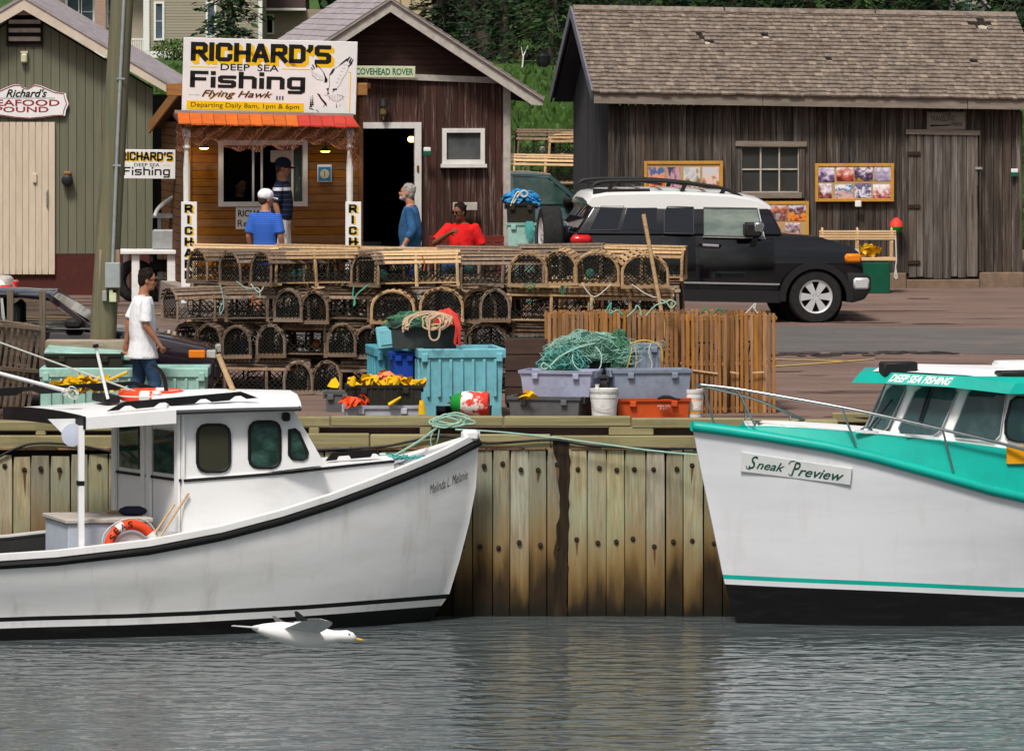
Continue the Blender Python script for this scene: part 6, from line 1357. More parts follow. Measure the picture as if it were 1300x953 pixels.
b_ = bucket('white plastic bucket with lid and small pot on top, between the totes', 749, 785, 493, 534, 80.85)
cu = thing('plastic_pot', 'small white plastic pot standing on the white bucket', 'pot', P(758, 494, 80.85)); MB().lathe([(.028, 0), (.03, .015), (.02, .02), (.024, .05), (.03, .055)], n=12).build('cup', M['bucket_white'], cu, 40)
bucket('white bucket with orange label, right of the orange tote', 867, 893, 494, 536, 81.3, lab=True)
# buoys
mk('buoy_paint_white', (.75, .72, .70), (.60, .05, .03), rough=.6, sc=(11, 11, 11), lo=.50, hi=.56, det=8); mk('buoy_red', (.60, .035, .02), (.65, .5, .45), rough=.6, sc=(14, 14, 14), lo=.55, hi=.62, det=8); mk('buoy_green', (.012, .25, .035), rough=.6)
bu_ = thing('lobster_buoy', 'green, white and red painted buoy lying before the aqua bin', 'buoy', P(596, 512, 80.75)); r = 15.5 / (F / 80.75)
k = r / 15.5
MB().lathe([(.35 * r, -24 * k), (.62 * r, -22 * k), (.93 * r, -10 * k)], ax='x', n=20).build('green_end', M['buoy_green'], bu_, 50)
MB().lathe([(.93 * r, -10 * k), (1.0 * r, -6 * k), (1.0 * r, 14 * k)], ax='x', n=20, cap=False).build('body', M['buoy_paint_white'], bu_, 50)
MB().lathe([(1.0 * r, 14 * k), (1.0 * r, 22 * k), (.92 * r, 24.5 * k), (.2 * r, 25 * k)], ax='x', n=20).build('red_end', M['buoy_red'], bu_, 50)
MB().lathe([(.12 * r, -28 * k), (.12 * r, -22 * k)], ax='x', n=8).build('stub', M['post_wood'], bu_); bu_.rotation_euler = (.3, R(2), R(-6))
b2 = thing('hanging_buoy', 'red and green buoy hanging on the barn wall by the plank door', 'buoy', on_barn(1136, 296, .14), AA)
MB().lathe([(.04, 0), (.085, .03), (.10, .10)], n=16).build('green_half', M['buoy_green'], b2, 50); MB().lathe([(.10, .10), (.085, .17), (.045, .21), (.015, .23)], n=16).build('red_half', pm('buoy_red_new', (.75, .05, .03), rough=.5), b2, 50)
# heaps: yellow gloves and rags, ropes, nets
def scraps(label, nm, cx, cy, Y, wpx, hpx, m, n, seed, cat='gloves', base=None):
    rr = random.Random(seed); mb = MB(); s_ = F / Y
    for i in range(n):
        c = P(cx + rr.gauss(0, wpx * .28), cy - abs(rr.gauss(0, hpx * .4)), Y + rr.uniform(-.12, .16)); d = V((rr.uniform(-1, 1), rr.uniform(-.6, .6), rr.uniform(-.3, .7))).normalized(); L = rr.uniform(.03, .085); e = d.cross(V((rr.uniform(-1, 1), rr.uniform(-1, 1), rr.uniform(-1, 1)))).normalized() * rr.uniform(.02, .05)
        if i % 3: mb.add([c - d * L - e, c - d * L * .2 - e * 1.3 + V((0, 0, .03)), c + d * L - e * .6, c + d * L * 1.1 + e * .5, c + e * 1.4 + V((0, 0, .02)), c - d * L + e], [(0, 1, 4, 5), (1, 2, 3, 4)])
        else: mb.tube(spline([c - d * L, c + V((rr.uniform(-.02, .02), 0, .02)), c + d * L], 2), [.012, .025, .03, .02, .012], 6, flat=.6)
    o = mb.build(nm, M[m], None, 60); return tag(o, label, cat, kind='stuff')
scraps('heap of yellow rubber gloves in the black crate', 'yellow_gloves', 487, 489, 80.75, 78, 9, 'yellow', 110, 1)
scraps('peach and orange rags among the gloves in the black crate', 'peach_rags', 489, 484, 80.8, 28, 12, 'peach', 30, 2, 'rags')
scraps('orange rags at the left end of the pale tote', 'orange_rags', 450, 512, 80.5, 20, 6, 'orange_red', 24, 3, 'rags')
for px0, py0, px1, py1, lb in ((447, 490, 449, 478, 'yellow glove finger standing up at the crate corner'), (494, 514, 509, 504, 'yellow glove hanging over the front of the black crate'), (536, 526, 535, 508, 'yellow cone-shaped glove at the right end of the pale tote'), (501, 487, 505, 478, 'pale yellow cup standing among the gloves')):
    a, b = P(px0, py0, 80.42), P(px1, py1, 80.42); tag(MB().tube([a, a.lerp(b, .5), b], [.045 if py1 > 500 else .03, .035, .022], 8, flat=.6).build('rubber_glove', M['yellow'], None, 60), lb, 'glove', 'loose yellow gloves on the crate')
scraps('yellow rubber gear heaped by the mint bin behind the white boat roof', 'yellow_gear', 105, 494, 80.55, 64, 14, 'yellow', 120, 5, 'gear')
oar = thing('oar', 'yellow-brown oar lying across the yellow gear heap', 'oar', P(98, 500, 80.5)); d = P(162, 472, 80.5) - P(98, 500, 80.5); MB().tube([(0, 0, 0), d], .018, 8).build('shaft', M['lath_new'], oar, 50); MB().bar(d * .55, d, .10, .02, (0, 0, 1)).build('blade', M['yellow'], oar)
scraps('yellow cloth on the dark grey tote', 'yellow_cloth', 670, 505, 80.95, 20, 3, 'yellow', 16, 6, 'cloth')
def rope_coil(label, nm, c, m, seed, n=5, rx=.14, rz=.10, r=.009, tail=None, group=None):
    rr = random.Random(seed); mb = MB()
    for i in range(n):
        a0 = rr.uniform(0, 6.28); ax_, az_ = rx * rr.uniform(.6, 1.15), rz * rr.uniform(.6, 1.15); o = V((rr.uniform(-.05, .05), rr.uniform(-.04, .02), rr.uniform(-.03, .03))); tilt = rr.uniform(-.5, .5)
        mb.tube(spline([c + o + V((ax_ * math.cos(a0 + k * .7), .03 * math.sin(k * 1.9 + i), az_ * math.sin(a0 + k * .7) + tilt * ax_ * math.cos(a0 + k * .7))) for k in range(9)], 3, closed=True), r, 5, closed=True)
    if tail: mb.tube(spline(tail, 5), r, 5)
    return tag(mb.build(nm, M[m], None, 60), label, 'rope', group)
mk('blue_rope_m', (.03, .25, .55), rough=.8)
mk('rope_tan', (.55, .40, .27), (.42, .30, .20), rough=.85, sc=(60, 60, 60))
mb = MB(); rr = random.Random(4); Yc = 81.45
for i in range(7): mb.tube(spline([P(513 + rr.uniform(-4, 5), 416 + rr.uniform(-4, 8), Yc - .05), P(520 + rr.uniform(-6, 6), 404, Yc), P(545 + rr.uniform(-8, 8), 396 + rr.uniform(-1, 3), Yc + .05), P(565 + rr.uniform(-6, 8), 398 + rr.uniform(0, 4), Yc), P(570 + rr.uniform(-5, 6), 408 + rr.uniform(-2, 4), Yc - .03)], 5), .011, 5)
for i in range(6): cx_, cz_ = 556 + rr.uniform(-10, 10), 407 + rr.uniform(-3, 3); mb.tube(spline([P(cx_ + rr.uniform(9, 15) * math.cos(k * .785), cz_ + rr.uniform(6, 10) * math.sin(k * .785), Yc - .06 + .01 * k) for k in range(8)], 3, closed=True), .011, 5, closed=True)
mb.tube(spline([P(546, 405, Yc - .05), P(545, 425, Yc - .08), P(550, 432, Yc - .09), P(557, 428, Yc - .08), P(559, 410, Yc - .05)], 5), .011, 5)
tag(mb.build('tan_rope', M['rope_tan'], None, 60), 'coiled tan rope lying over the charcoal tote', 'rope')
def heap(nm, label, cx, cy, Y, rx, ry, hz_, m, seed, cat='net', bump=.25, strands=None, smat=None, sr=.004):
    rr = random.Random(seed); c = P(cx, cy, Y); rows = []; NA, NR = 28, 10
    def pt(a, t, k=1.0):
        d = V((math.cos(a) * math.sin(t), math.sin(a) * math.sin(t), math.cos(t))); f = 1 + bump * (noise.noise(d * 2.3 + V((seed, 0, 0))) + .5 * noise.noise(d * 6 + V((0, seed, 0)))); return c + V((d.x * rx, d.y * ry, d.z * hz_)) * f * k
    for i in range(NR + 1): rows.append([pt(2 * math.pi * j / NA, lerp(.06, math.pi / 2 * 1.08, i / NR)) for j in range(NA)])
    t = thing(nm, label, cat, c); mb = MB(); mb.o = c; mb.loft(rows, cap=True); mb.build('heap', M[m], t, 60)
    if strands:
        mb = MB(); mb.o = c
        for i in range(strands):
            a, tt = rr.uniform(0, 6.28), rr.uniform(.1, 1.4); pts = []
            for k in range(6): pts.append(pt(a, tt, 1.02 + rr.uniform(0, .07))); a += rr.uniform(-.35, .35); tt = min(1.75, max(.05, tt + rr.uniform(-.3, .35)))
            mb.tube(spline(pts, 3), sr * rr.uniform(.7, 1.4), 4, cap=False)
        tag(mb.build('strands', M[smat], t), kind='stuff')
    return t
mk('net_green', (.035, .10, .07), (.015, .05, .035), rough=.95, sc=(30, 30, 30), bump=.6); mk('net_mint', (.16, .36, .28), (.08, .22, .17), rough=.95, sc=(30, 30, 30), bump=.5); mk('strand_teal', (.10, .42, .40), rough=.9); mk('strand_green', (.08, .24, .13), rough=.9); mk('net_red', (.62, .06, .045), (.5, .04, .03), rough=.9, sc=(20, 20, 20), bump=.4); mk('strand_mint', (.28, .50, .42), rough=.9); mk('rope_yellow', (.55, .38, .06), rough=.9)
heap('green_net', 'dark green fishing net bundled in the charcoal tote', 535, 412, 81.85, .42, .24, .13, 'net_green', 3, strands=90, smat='strand_green')
heap('net_bundle', 'red net bundle on the right end of the charcoal tote', 566, 410, 81.75, .17, .2, .16, 'net_red', 8, bump=.15)
mb = MB(); rr = random.Random(9); c = P(580, 425, 81.55)
for i in range(14): mb.tube(spline([P(577 + rr.uniform(-3, 4), 402, 81.5), P(582 + rr.uniform(-3, 4), 415, 81.45), P(580 + rr.uniform(-4, 5), 440 - rr.uniform(0, 12), 81.48)], 4), .012, 4)
tag(mb.build('net_tail', M['net_red'], None, 60), 'red net hanging down at the right end of the charcoal tote', 'net')
heap('draped_net', 'mint green fishing net draped over the dark tub between the totes', 752, 452, 81.95, .52, .32, .26, 'net_green', 12, strands=130, smat='strand_mint', bump=.2, sr=.0026)
heap('teal_net', 'teal net trailing left over the lilac tote', 716, 468, 81.6, .26, .2, .22, 'net_green', 14, strands=110, smat='strand_teal', bump=.3, sr=.003)
heap('green_netting', 'olive green netting bundled beside the slate blue tub', 786, 462, 81.85, .17, .2, .34, 'net_green', 16, strands=90, smat='strand_green', bump=.3, sr=.003)
mb = MB(); rr = random.Random(19)
for i in range(70):
    x = rr.uniform(690, 815); y = 440 - 12 * math.sin((x - 690) / 125 * math.pi) + rr.uniform(-6, 18); Yr = 81.5 + rr.uniform(-.1, .3); pts = [P(x, y, Yr)]
    for k in range(4): x += rr.uniform(-14, 16); y += rr.uniform(-3, 9); pts.append(P(x, y, Yr - .02 * k))
    mb.tube(spline(pts, 3), .0024, 3, cap=False)
tag(mb.build('net_strands', M['strand_mint']), 'loose mint net strands over the tubs', 'net', kind='stuff')
mb = MB(); mb.tube(spline([P(700, 468, 81.1), P(694, 463, 81.1), P(690, 461, 81.1), P(687, 465, 81.1), P(691, 469, 81.1), P(699, 464, 81.12), P(712, 452, 81.2), P(735, 441, 81.3), P(755, 436, 81.4)], 6), .012, 6); mb.tube(spline([P(728, 446, 81.3), P(727, 458, 81.25), P(735, 469, 81.2), P(752, 472, 81.2), P(762, 466, 81.25), P(763, 450, 81.3), P(756, 440, 81.4)], 6), .008, 5)
tag(mb.build('mint_headline', M['rope_mint'], None, 60), 'thick mint rope edging the net, looped at its left end', 'rope')
for pts, m, lb in (([(803, 437), (800, 452), (797, 462), (795, 470), (800, 455)], 'yellow', 'yellow rope hanging on the left of the slate blue tub'), ([(806, 437), (808, 455), (806, 470)], 'tan', 'tan rope hanging down the middle of the slate blue tub'), ([(826, 436), (824, 448), (828, 462), (825, 470)], 'white', 'white rope hanging on the right of the slate blue tub'), ([(800, 436), (820, 432), (838, 440), (841, 458)], 'yellow', 'yellow rope over the top of the slate blue tub')):
    tag(MB().tube(spline([P(a, b, 81.66) for a, b in pts], 6), .009, 5).build('rope', M['rope_' + m], None, 60), lb, 'rope', 'ropes on the slate blue tub')
gl = thing('work_glove', 'black work glove lying on the orange tote edge', 'glove', P(846, 506, 80.98)); MB().tube(spline([(-.10, 0, .0), (-.03, 0, .02), (.05, -.01, .015), (.10, -.02, -.005)], 3), [.02, .03, .035, .04, .04, .04, .035, .03, .025, .02], 8, flat=.5).build('palm', M['black_rubber'], gl, 60)
for i in range(4): MB().tube([(.07, -.02 + .012 * i, .005), (.13 + .01 * i, -.03 + .018 * i, -.01)], .011, 6).build('finger', M['black_rubber'], gl, 60)
c = thing('wooden_crate', 'dark brown wooden board box behind the aqua bin', 'crate', (X(641, 82.9), 82.9, G(82.9)))
for i in range(4): MB().cbox(0, .58, 0, .02, .05 + i * .19, .05 + i * .19 + .18, .005).build('board', M['brown_board'] if False else pm('crate_brown', (.09, .055, .04), (.055, .035, .028), sc=(2, 20, 20), rough=.9), c)
MB().box(.01, .57, .021, .5, .04, .80).build('inner_box', M['dark_in'], c)
# left end: mint bin, propped lid, timber, stakes, broken trap, pole
MBN = bin_big('long mint green insulated bin on the wharf edge behind the walking man', 52, 262, 467, 81.05, .80, 'mint', 0, 14, False)
ld = thing('mint_cover', 'mint green bin lid propped up over a dark shaded gap at the left', 'lid', P(56, 448, 81.3)); MB().cbox(0, .98, 0, .62, -.02, .03, .012).build('panel', M['mint'], ld); ld.rotation_euler = (R(3), R(4), 0)
tote('lid_shade_box', 'black box added as the shade under the propped mint lid', 57, 155, 449, 468, 81.25, .45, 'tote_black', 0, .01)  # black box fills the gap with the shade inside the raised lid
tb = thing('timber_baulk', 'weathered pale timber baulk lying behind the mint lid', 'timber', P(58, 453, 82.0)); MB().cbox(0, 1.02, -.1, .10, 0, .20, .02).build('baulk', pm('driftwood', (.36, .30, .23), (.23, .18, .13), rough=.95, sc=(3, 20, 20), bump=.4, c3=(.10, .08, .06), s3=5, lo3=.58, hi3=.75), tb)
for x in (.10, .9): MB().cbox(x - .08, x + .08, -.08, .08, -(Z(453, 82.0) - G(82.0)), -.003, .01).build('support_block', M['post_wood'], tb)
for a, b, y0, y1, lb in ((9, 17, 367, 540, 'grey wooden stake at the far left edge before the plum car'), (50, 58, 369, 540, 'grey wooden stake beside the broken trap, before the plum car window')):
    s_ = F / 82.2; st2 = thing('wooden_stake', lb, 'stake', (X((a + b) / 2, 82.2), 82.2, G(82.2)), 0, 'wooden stakes at the left'); MB().cbox(-.036, .036, -.03, .03, 0, Z(y0, 82.2) - G(82.2), .006).build('post', M['post_wood'], st2)
t = trap('weathered grey lobster trap standing on end and leaning at the left edge', (X(22, 81.4), 81.4, G(81.4) + .56), 0, 'grey', .50, .40, .98, rot=(R(-84), R(6), R(30)), group='lobster traps standing at the left edge')
t = trap('second grey lobster trap standing on end at the left edge, half out of frame', (X(-28, 81.5), 81.5, G(81.5) + .56), 0, 'grey', .50, .40, .98, rot=(R(-84), R(8), R(22)), group='lobster traps standing at the left edge')
mk('pole_wood', (.19, .175, .105), (.12, .105, .065), rough=.9, sc=(24, 24, .8), lo=.3, hi=.7, bump=.4, bdist=.01, c3=(.10, .125, .085), s3=2, lo3=.5, hi3=.75, sc3=(3, 3, .7))
YPp = 82.15; pb_ = V((X(125, YPp), YPp, G(YPp))); up_ = thing('utility_pole', 'tall grey-green wooden utility pole leaning slightly right, with meter box', 'utility pole', pb_)
top = P(155, 0, YPp) - pb_; d = top.normalized(); slope_ = d * 9.0
rad = lambda z: lerp(.128, .105, z / 4.7)
MB().tube([V((0, 0, -.2)), d * 1.2, d * 2.6, d * 4.8, slope_], [.158, .150, .140, .130, .10], 16).build('shaft', M['pole_wood'], up_, 50)
def onp(px, py, out=.0): return P(px, py, YPp - .13 - out) - pb_
MB().tube([onp(143, 336, .02), onp(149.5, 170, .01), onp(157.5, 0, .0), onp(157.5, 0) + d * 4], .021, 8).build('conduit', M['galv'], up_, 50)
for py in (100, 210): MB().bar(onp(interp([(0, 157.5), (336, 143)], py) - 5, py, .02), onp(interp([(0, 157.5), (336, 143)], py) + 5, py, .02), .02, .02).build('strap', M['galv'], up_)
a, b = onp(126, 384), onp(152, 317); MB().cbox(a.x, b.x, a.y - .0, a.y + .03, a.z, b.z, .004).build('backboard', pm('plywood', (.34, .25, .18), (.24, .17, .12), sc=(20, 20, 3), rough=.9), up_)
a, b = onp(134, 365, .03), onp(153, 333, .03); MB().cbox(a.x, b.x, a.y - .10, a.y + .02, a.z, b.z, .008).build('meter_box', pm('meter_grey', (.34, .37, .37), (.28, .31, .31), sc=(6, 6, 6), rough=.5, c3=(.35, .2, .08), s3=9, lo3=.68, hi3=.72), up_, 30)
for q0, q1, m in (((139, 383), (148, 367), 'sign_cream'), ((130, 382), (136, 369), 'galv'), ((143, 372), (148, 364), 'rust')): a, b = onp(*q0, .03), onp(*q1, .03); MB().cbox(a.x, b.x, a.y - .07, a.y + .02, a.z, b.z, .006).build('switch_box', M[m], up_)
# white cleaning table between the sheds, with a hose
Yt = 100.6; tb = thing('cleaning_table', 'white fish cleaning table standing between the green shed and the booth', 'table', (X(150, Yt), Yt, G(Yt))); q = lambda px, py: (X(px, Yt) - X(150, Yt), Z(py, Yt) - G(Yt))
a = q(150, 322); b = q(228, 317); MB().cbox(a[0], b[0], -.25, .45, a[1], b[1], .008).build('tabletop', M['white_paint'], tb)
for p0, p1, y0 in ((168, 178, -.18), (213, 225, -.18), (155, 162, .36), (198, 206, .36)): a, b = q(p0, 322), q(p1, 322); MB().cbox(a[0], b[0], y0, y0 + .1, 0, a[1] - .002, .008).build('leg', M['white_paint'], tb)
a, b = q(192, 277), q(228, 272); MB().cbox(a[0], b[0], .1, .4, a[1], b[1], .006).build('shelf', M['galv'], tb); MB().bar((a[0] + .1, .3, a[1]), (a[0] + .1, .3, q(0, 318)[1]), .05, .05).build('shelf_post', M['galv'], tb); MB().bar((b[0] - .1, .3, a[1]), (b[0] - .1, .3, q(0, 318)[1]), .05, .05).build('shelf_post', M['galv'], tb)
a = q(193, 317); MB().cbox(a[0], a[0] + .3, .05, .35, a[1] + .0, a[1] + .28, .02).build('basin', M['galv'], tb)
hs_ = MB().tube(spline([P(197, 274, Yt), P(200, 266, Yt), P(208, 258, Yt), P(219, 251, Yt + .1)], 6), .028, 8).build('white_hose', M['white_paint'], None, 60); tag(hs_, 'curved white hose rising from the cleaning table', 'hose')
for i, (px, lb) in enumerate(((172, 'left'), (205, 'right'))):
    hp_ = thing('old_tyre', f'old black tyre lying under the cleaning table, on the {lb}', 'tyre', (X(px, Yt + .3), Yt + .3, G(Yt) + .30), 0); MB().tube([(.22 * math.cos(k * .35), 0, .22 * math.sin(k * .35)) for k in range(18)], .085, 8, closed=True).build('tread', M['tyre'], hp_, 60)
# brown stick leaning at the right end of the stack
Yk = 84.6; sk = thing('wooden_stake', 'tan wooden pole leaning at the right end of the trap stack', 'pole', P(862, 420, Yk)); MB().tube([(0, 0, -.9), P(817, 272, Yk) - P(862, 420, Yk)], [.022, .026], 8).build('pole', M['lath_tan'], sk, 50)
# barn bench, trap on it
Yn = 102.6; gb_ = thing('green_bench_box', 'dark green board box standing before the barn, behind the car bumper', 'box', (X(1060, Yn), Yn, G(Yn))); H = Z(333, Yn) - G(Yn)
MB().cbox(0, X(1130, Yn) - X(1060, Yn), 0, .35, 0, H, .01).build('box', pm('bench_green', (.004, .085, .045), (.003, .065, .035), sc=(4, 4, 4), rough=.5), gb_)
pt_ = thing('slat_trap', 'pale new lobster trap lying on the green box before the barn', 'lobster trap', P(1040, 331, Yn + .02)); Lp = X(1138, Yn) - X(1040, Yn)
for i in range(4): z = .30 + .035 * i; MB().cbox(0, Lp, -.02 + .02 * i, .02 * i, z, z + .027, .004).build('slat', M['lath_new'], pt_)
MB().cbox(0, Lp, -.02, .40, 0, .045, .006).build('base', M['lath_new'], pt_)
for x in (.05, Lp * .5, Lp - .06): MB().tube([(x, 0, .03), (x, -.01, .26), (x, .05, .40), (x, .2, .46), (x, .35, .40), (x, .4, .26), (x, .4, .03)], .017, 5).build('hoop', M['lath_new'], pt_)
scraps('yellow rope heap inside the pale trap before the barn', 'yellow_rope', 1104, 320, Yn + .2, 20, 8, 'yellow', 40, 31, 'rope')
tag(MB().tube(spline([P(1137, 300, Yn - .05), P(1138, 330, Yn - .05), P(1137, 340, Yn - .05), P(1139, 352, Yn - .05), P(1136, 352, Yn - .05), P(1137, 342, Yn - .05)], 5), .012, 5).build('white_rope', M['rope_white'], None, 60), 'white rope loop hanging from the end of the pale trap', 'rope')
# gear between the brown shed and the barn
Yr = 100.2; bt = tote('pale_green_tote', 'pale green fish tote standing behind the car spare wheel', 644, 680, 283, 400, Yr, .5, 'mint', 0, .02)
tote('black_rope_crate', 'black crate heaped with blue rope beside the brown shed', 642, 681, 258, 283, Yr, .5, 'tote_black', 0, .02)
heap('blue_rope', 'bright blue rope heap on the black crate beside the brown shed', 662, 258, Yr + .25, .24, .22, .16, 'net_green', 21, 'rope', .3, 60, 'blue_rope_m' if 'blue_rope_m' in M else 'deep_blue', .018)
tag(MB().tube(spline([P(652, 258, Yr), P(660, 246, Yr), P(666, 242, Yr), P(670, 247, Yr), P(664, 250, Yr), P(657, 244, Yr), P(648, 262, Yr)], 5), .014, 5).build('grey_rope', M['rope_white'], None, 60), 'pale rope loop on top of the blue rope heap', 'rope')
mb = MB(); rr = random.Random(44)
for i in range(30): x = 668 + rr.uniform(0, 8); mb.tube(spline([P(x, 281, Yr - .03), P(x + rr.uniform(-3, 4), 292, Yr - .05), P(x + rr.uniform(-5, 6), 303 + rr.uniform(-6, 4), Yr - .04)], 3), .006, 3)
tag(mb.build('teal_twine', M['strand_teal']), 'teal twine hanging below the black crate', 'twine', kind='stuff')
bn = thing('red_bench', 'dark red slatted bench against the brown shed wall', 'bench', (X(545, 100.2), 100.2, G(100.2)), R(4)); Lb = X(641, 100.2) - X(545, 100.2)
mk('bench_red', (.16, .028, .02), (.11, .02, .015), rough=.6, sc=(2, 20, 20), rv=.1)
for i in range(4): z = .55 + i * .105; MB().cbox(0, Lb, .12, .15, z, z + .095, .005).build('backrest_slat', M['bench_red'], bn)
for i in range(4): MB().cbox(0, Lb, -.36 + i * .12, -.26 + i * .12, .42, .45, .005).build('seat_slat', M['bench_red'], bn)
for x in (.05, Lb - .12):
    for y in (-.34, .13): MB().cbox(x, x + .07, y, y + .06, 0, .97 if y > 0 else .418, .005).build('leg', M['bench_red'], bn)
dm = thing('grey_drum', 'dark grey drum standing just inside the dark doorway', 'drum', (X(458, 101.9), 101.9, G(101))); MB().lathe([(.30, 0), (.30, .4), (.31, .41), (.31, .43), (.30, .44), (.30, .78), (.31, .80), (.27, .80), (.26, .77)], n=20).build('drum', M['tote_grey'], dm, 30)
# ------------------------------------------------------------------ boats
def make_hull(org, a, sgn, rows, sheer_b, wl_b, xs, stem, tm, p, mats, x_end):
    """rows: picture curves (px, py) from the cap down; sgn -1: bow at local x = 0 pointing +x, stern at x < 0; sgn +1 the other way."""
    nR = len(rows); near = []
    for k, (curve, f, kind) in enumerate(rows):
        B = lerp(sheer_b, wl_b, f); line = []
        for i, q in enumerate(xs):
            xst = stem[k]                                   # local x of the stem at this row
            x = lerp(xst, x_end, q); t = min(1, abs(x - xst) / tm); b = B * (1 - (1 - t) ** (p + f * .5)) if q > 0 else .012
            b = max(b, .012)
            px = 650 + F * (org[0] + x * math.cos(a) + b * math.sin(a)) / (org[1] + x * math.sin(a) - b * math.cos(a))
            py = interp(curve, px) if kind == 'px' else None
            Y = org[1] + x * math.sin(a) - b * math.cos(a)
            z = Z(py, Y) if py is not None else curve
            line.append(V((x, -b, z)))
        near.append(line)
    return near
def hull_mesh(near, mats_rows):
    mb = MB(); nR, nS = len(near), len(near[0])
    for side in (0, 1):
        g = [[(p if side == 0 else V((p.x, -p.y, p.z))) for p in row] for row in near]; k = len(mb.v)
        for row in g: mb.v += [tuple(p) for p in row]
        for i in range(nR - 1):
            for j in range(nS - 1):
                q = (k + i * nS + j, k + i * nS + j + 1, k + (i + 1) * nS + j + 1, k + (i + 1) * nS + j)
                mb.f.append(q if side else q[::-1]); mb.m.append(mats_rows[i])
    for i in range(nR - 1):                                 # close the stem
        a, b, c, d = near[i][0], near[i + 1][0], near[i + 1][0], near[i][0]
        mb.add([a, b, V((c.x, -c.y, c.z)), V((d.x, -d.y, d.z))], [(0, 1, 2, 3)], mats_rows[i])
    rl = [near[i][-1] for i in range(nR)]; mb.add(rl + [V((q.x, -q.y, q.z)) for q in rl[::-1]], [tuple(range(2 * nR))], mats_rows[2])
    return mb
def mirr(p): return V((p[0], -p[1], p[2]))

# ---- white lobster boat at the left
LA = R(17); LO = (X(608, 79.55), 79.55, 0.0)
LB_ = thing('white_lobster_boat', 'white lobster boat with black trim, wheelhouse and canopy moored bow to the wharf', 'boat', LO, LA)
lu = lambda px, py, yl=0: unproj(px, py, LO, LA, yl)
sheer = [(-700, 730), (-300, 731), (-100, 724), (0, 718), (100, 711), (200, 698), (300, 678), (350, 664), (400, 649), (450, 631), (500, 612), (560, 587), (606, 563), (640, 548)]
sh = lambda d: [(a, b + d) for a, b in sheer]
str1 = [(-700, 792), (-100, 790), (0, 786), (200, 781), (400, 770), (565, 757), (600, 754)]
st = lambda d: [(a, b + d) for a, b in str1]
def midc(f): return [(a, lerp(interp(sheer, a) + 8, interp(str1, a) - 3, f)) for a in range(-700, 641, 50)]
rows = [(sh(-14), 0, 'px'), (sh(-6), .0, 'px'), (sh(5), .02, 'px'), (midc(.25), .18, 'px'), (midc(.5), .40, 'px'), (midc(.75), .64, 'px'), (st(-3), .82, 'px'), (st(2.5), .86, 'px'), (st(11), .92, 'px'), (-.02, 1.0, 'z'), (-.7, 1.35, 'z')]
stem_px = [(609, 552), (609, 560), (607, 570), (604, 605), (598, 642), (588, 688), (575, 735), (570, 752), (566, 757), (560, 766), (548, 780), (520, 800)]
stem_y = [552, 560, 571, 606, 655, 705, 752, 757, 766, 783, 830]
spy = sorted([(b, a) for a, b in stem_px]); stem = [lu(interp(spy, y), y)[0] for y in stem_y]
xs_ = [0, .004, .012, .025, .045, .07, .10, .14, .19, .25, .32, .40, .5, .62, .75, .88, 1.0]
near = make_hull(LO, LA, -1, rows, 1.22, 1.0, xs_, stem, 4.2, 2.1, None, -10.2)
hm_ = hull_mesh(near, [0, 1, 0, 0, 0, 0, 1, 0, 2, 2]); hm_.build('hull', [M['hull_white'], M['black_paint'], M['boot_black']], LB_, 60)
for sd_ in (1, -1): MB().tube([V((p.x, p.y * sd_ + (-.012 * sd_), (p.z + q.z) / 2)) for p, q in zip(near[1], near[2])], .036, 6).build('rub_rail', M['black_rubber'], LB_, 60)
# cap, decks, cockpit
def deck_strip(near, j0, j1, ins, dz, m, nm, par, extra=0):
    mb = MB(); out = [V((p.x, p.y, p.z)) for p in near[0][j0:j1]]; inn = [V((p.x, min(p.y + ins, -.01), p.z + .004)) for p in near[0][j0:j1]]; inl = [V((p.x, p.y, p.z - dz)) for p in inn]
    for A, B in ((out, inn), (inn, inl)):
        for i in range(len(A) - 1):
            mb.poly([A[i], A[i + 1], B[i + 1], B[i]]); mb.poly([mirr(A[i]), mirr(B[i]), mirr(B[i + 1]), mirr(A[i + 1])])
    mb.build(nm, M[m], par); return inn, inl
inn, inl = deck_strip(near, 0, len(xs_), .11, .025, 'white_paint', 'coaming', LB_)
xcab = lu(229, 690, -.9)[0]
j_c = max(i for i, p in enumerate(inl) if p.x > xcab) + 2
mb = MB()
for i in range(j_c - 1): mb.poly([inl[i], mirr(inl[i]), mirr(inl[i + 1]), inl[i + 1]])
mb.build('foredeck', M['grey_deck'], LB_)
mb = MB(); fl = .42
for i in range(j_c - 2, len(inl) - 1):
    a, b = inl[i], inl[i + 1]; q = lambda p: V((p.x, p.y * .80, fl)); mb.poly([a, b, q(b), q(a)]); mb.poly([mirr(a), mirr(q(a)), mirr(q(b)), mirr(b)], 2); mb.poly([q(a), q(b), mirr(q(b)), mirr(q(a))], 1)
mb.poly([V((inl[-1].x, inl[-1].y, inl[-1].z)), V((inl[-1].x, inl[-1].y * .8, fl)), V((inl[-1].x, -inl[-1].y * .8, fl)), V((inl[-1].x, -inl[-1].y, inl[-1].z))])
mb.build('cockpit', [M['cabin_white'], M['dark_in'], M['black_rubber']], LB_)
bl = [V((p.x, -p.y - .015, p.z - .02)) for p in inl[j_c - 1:]]; mb = MB()
for a, b in zip(bl, bl[1:]): mb.poly([a, b, V((b.x, b.y, b.z - .28)), V((a.x, a.y, a.z - .28))])
mb.build('fender_board', M['black_rubber'], LB_)
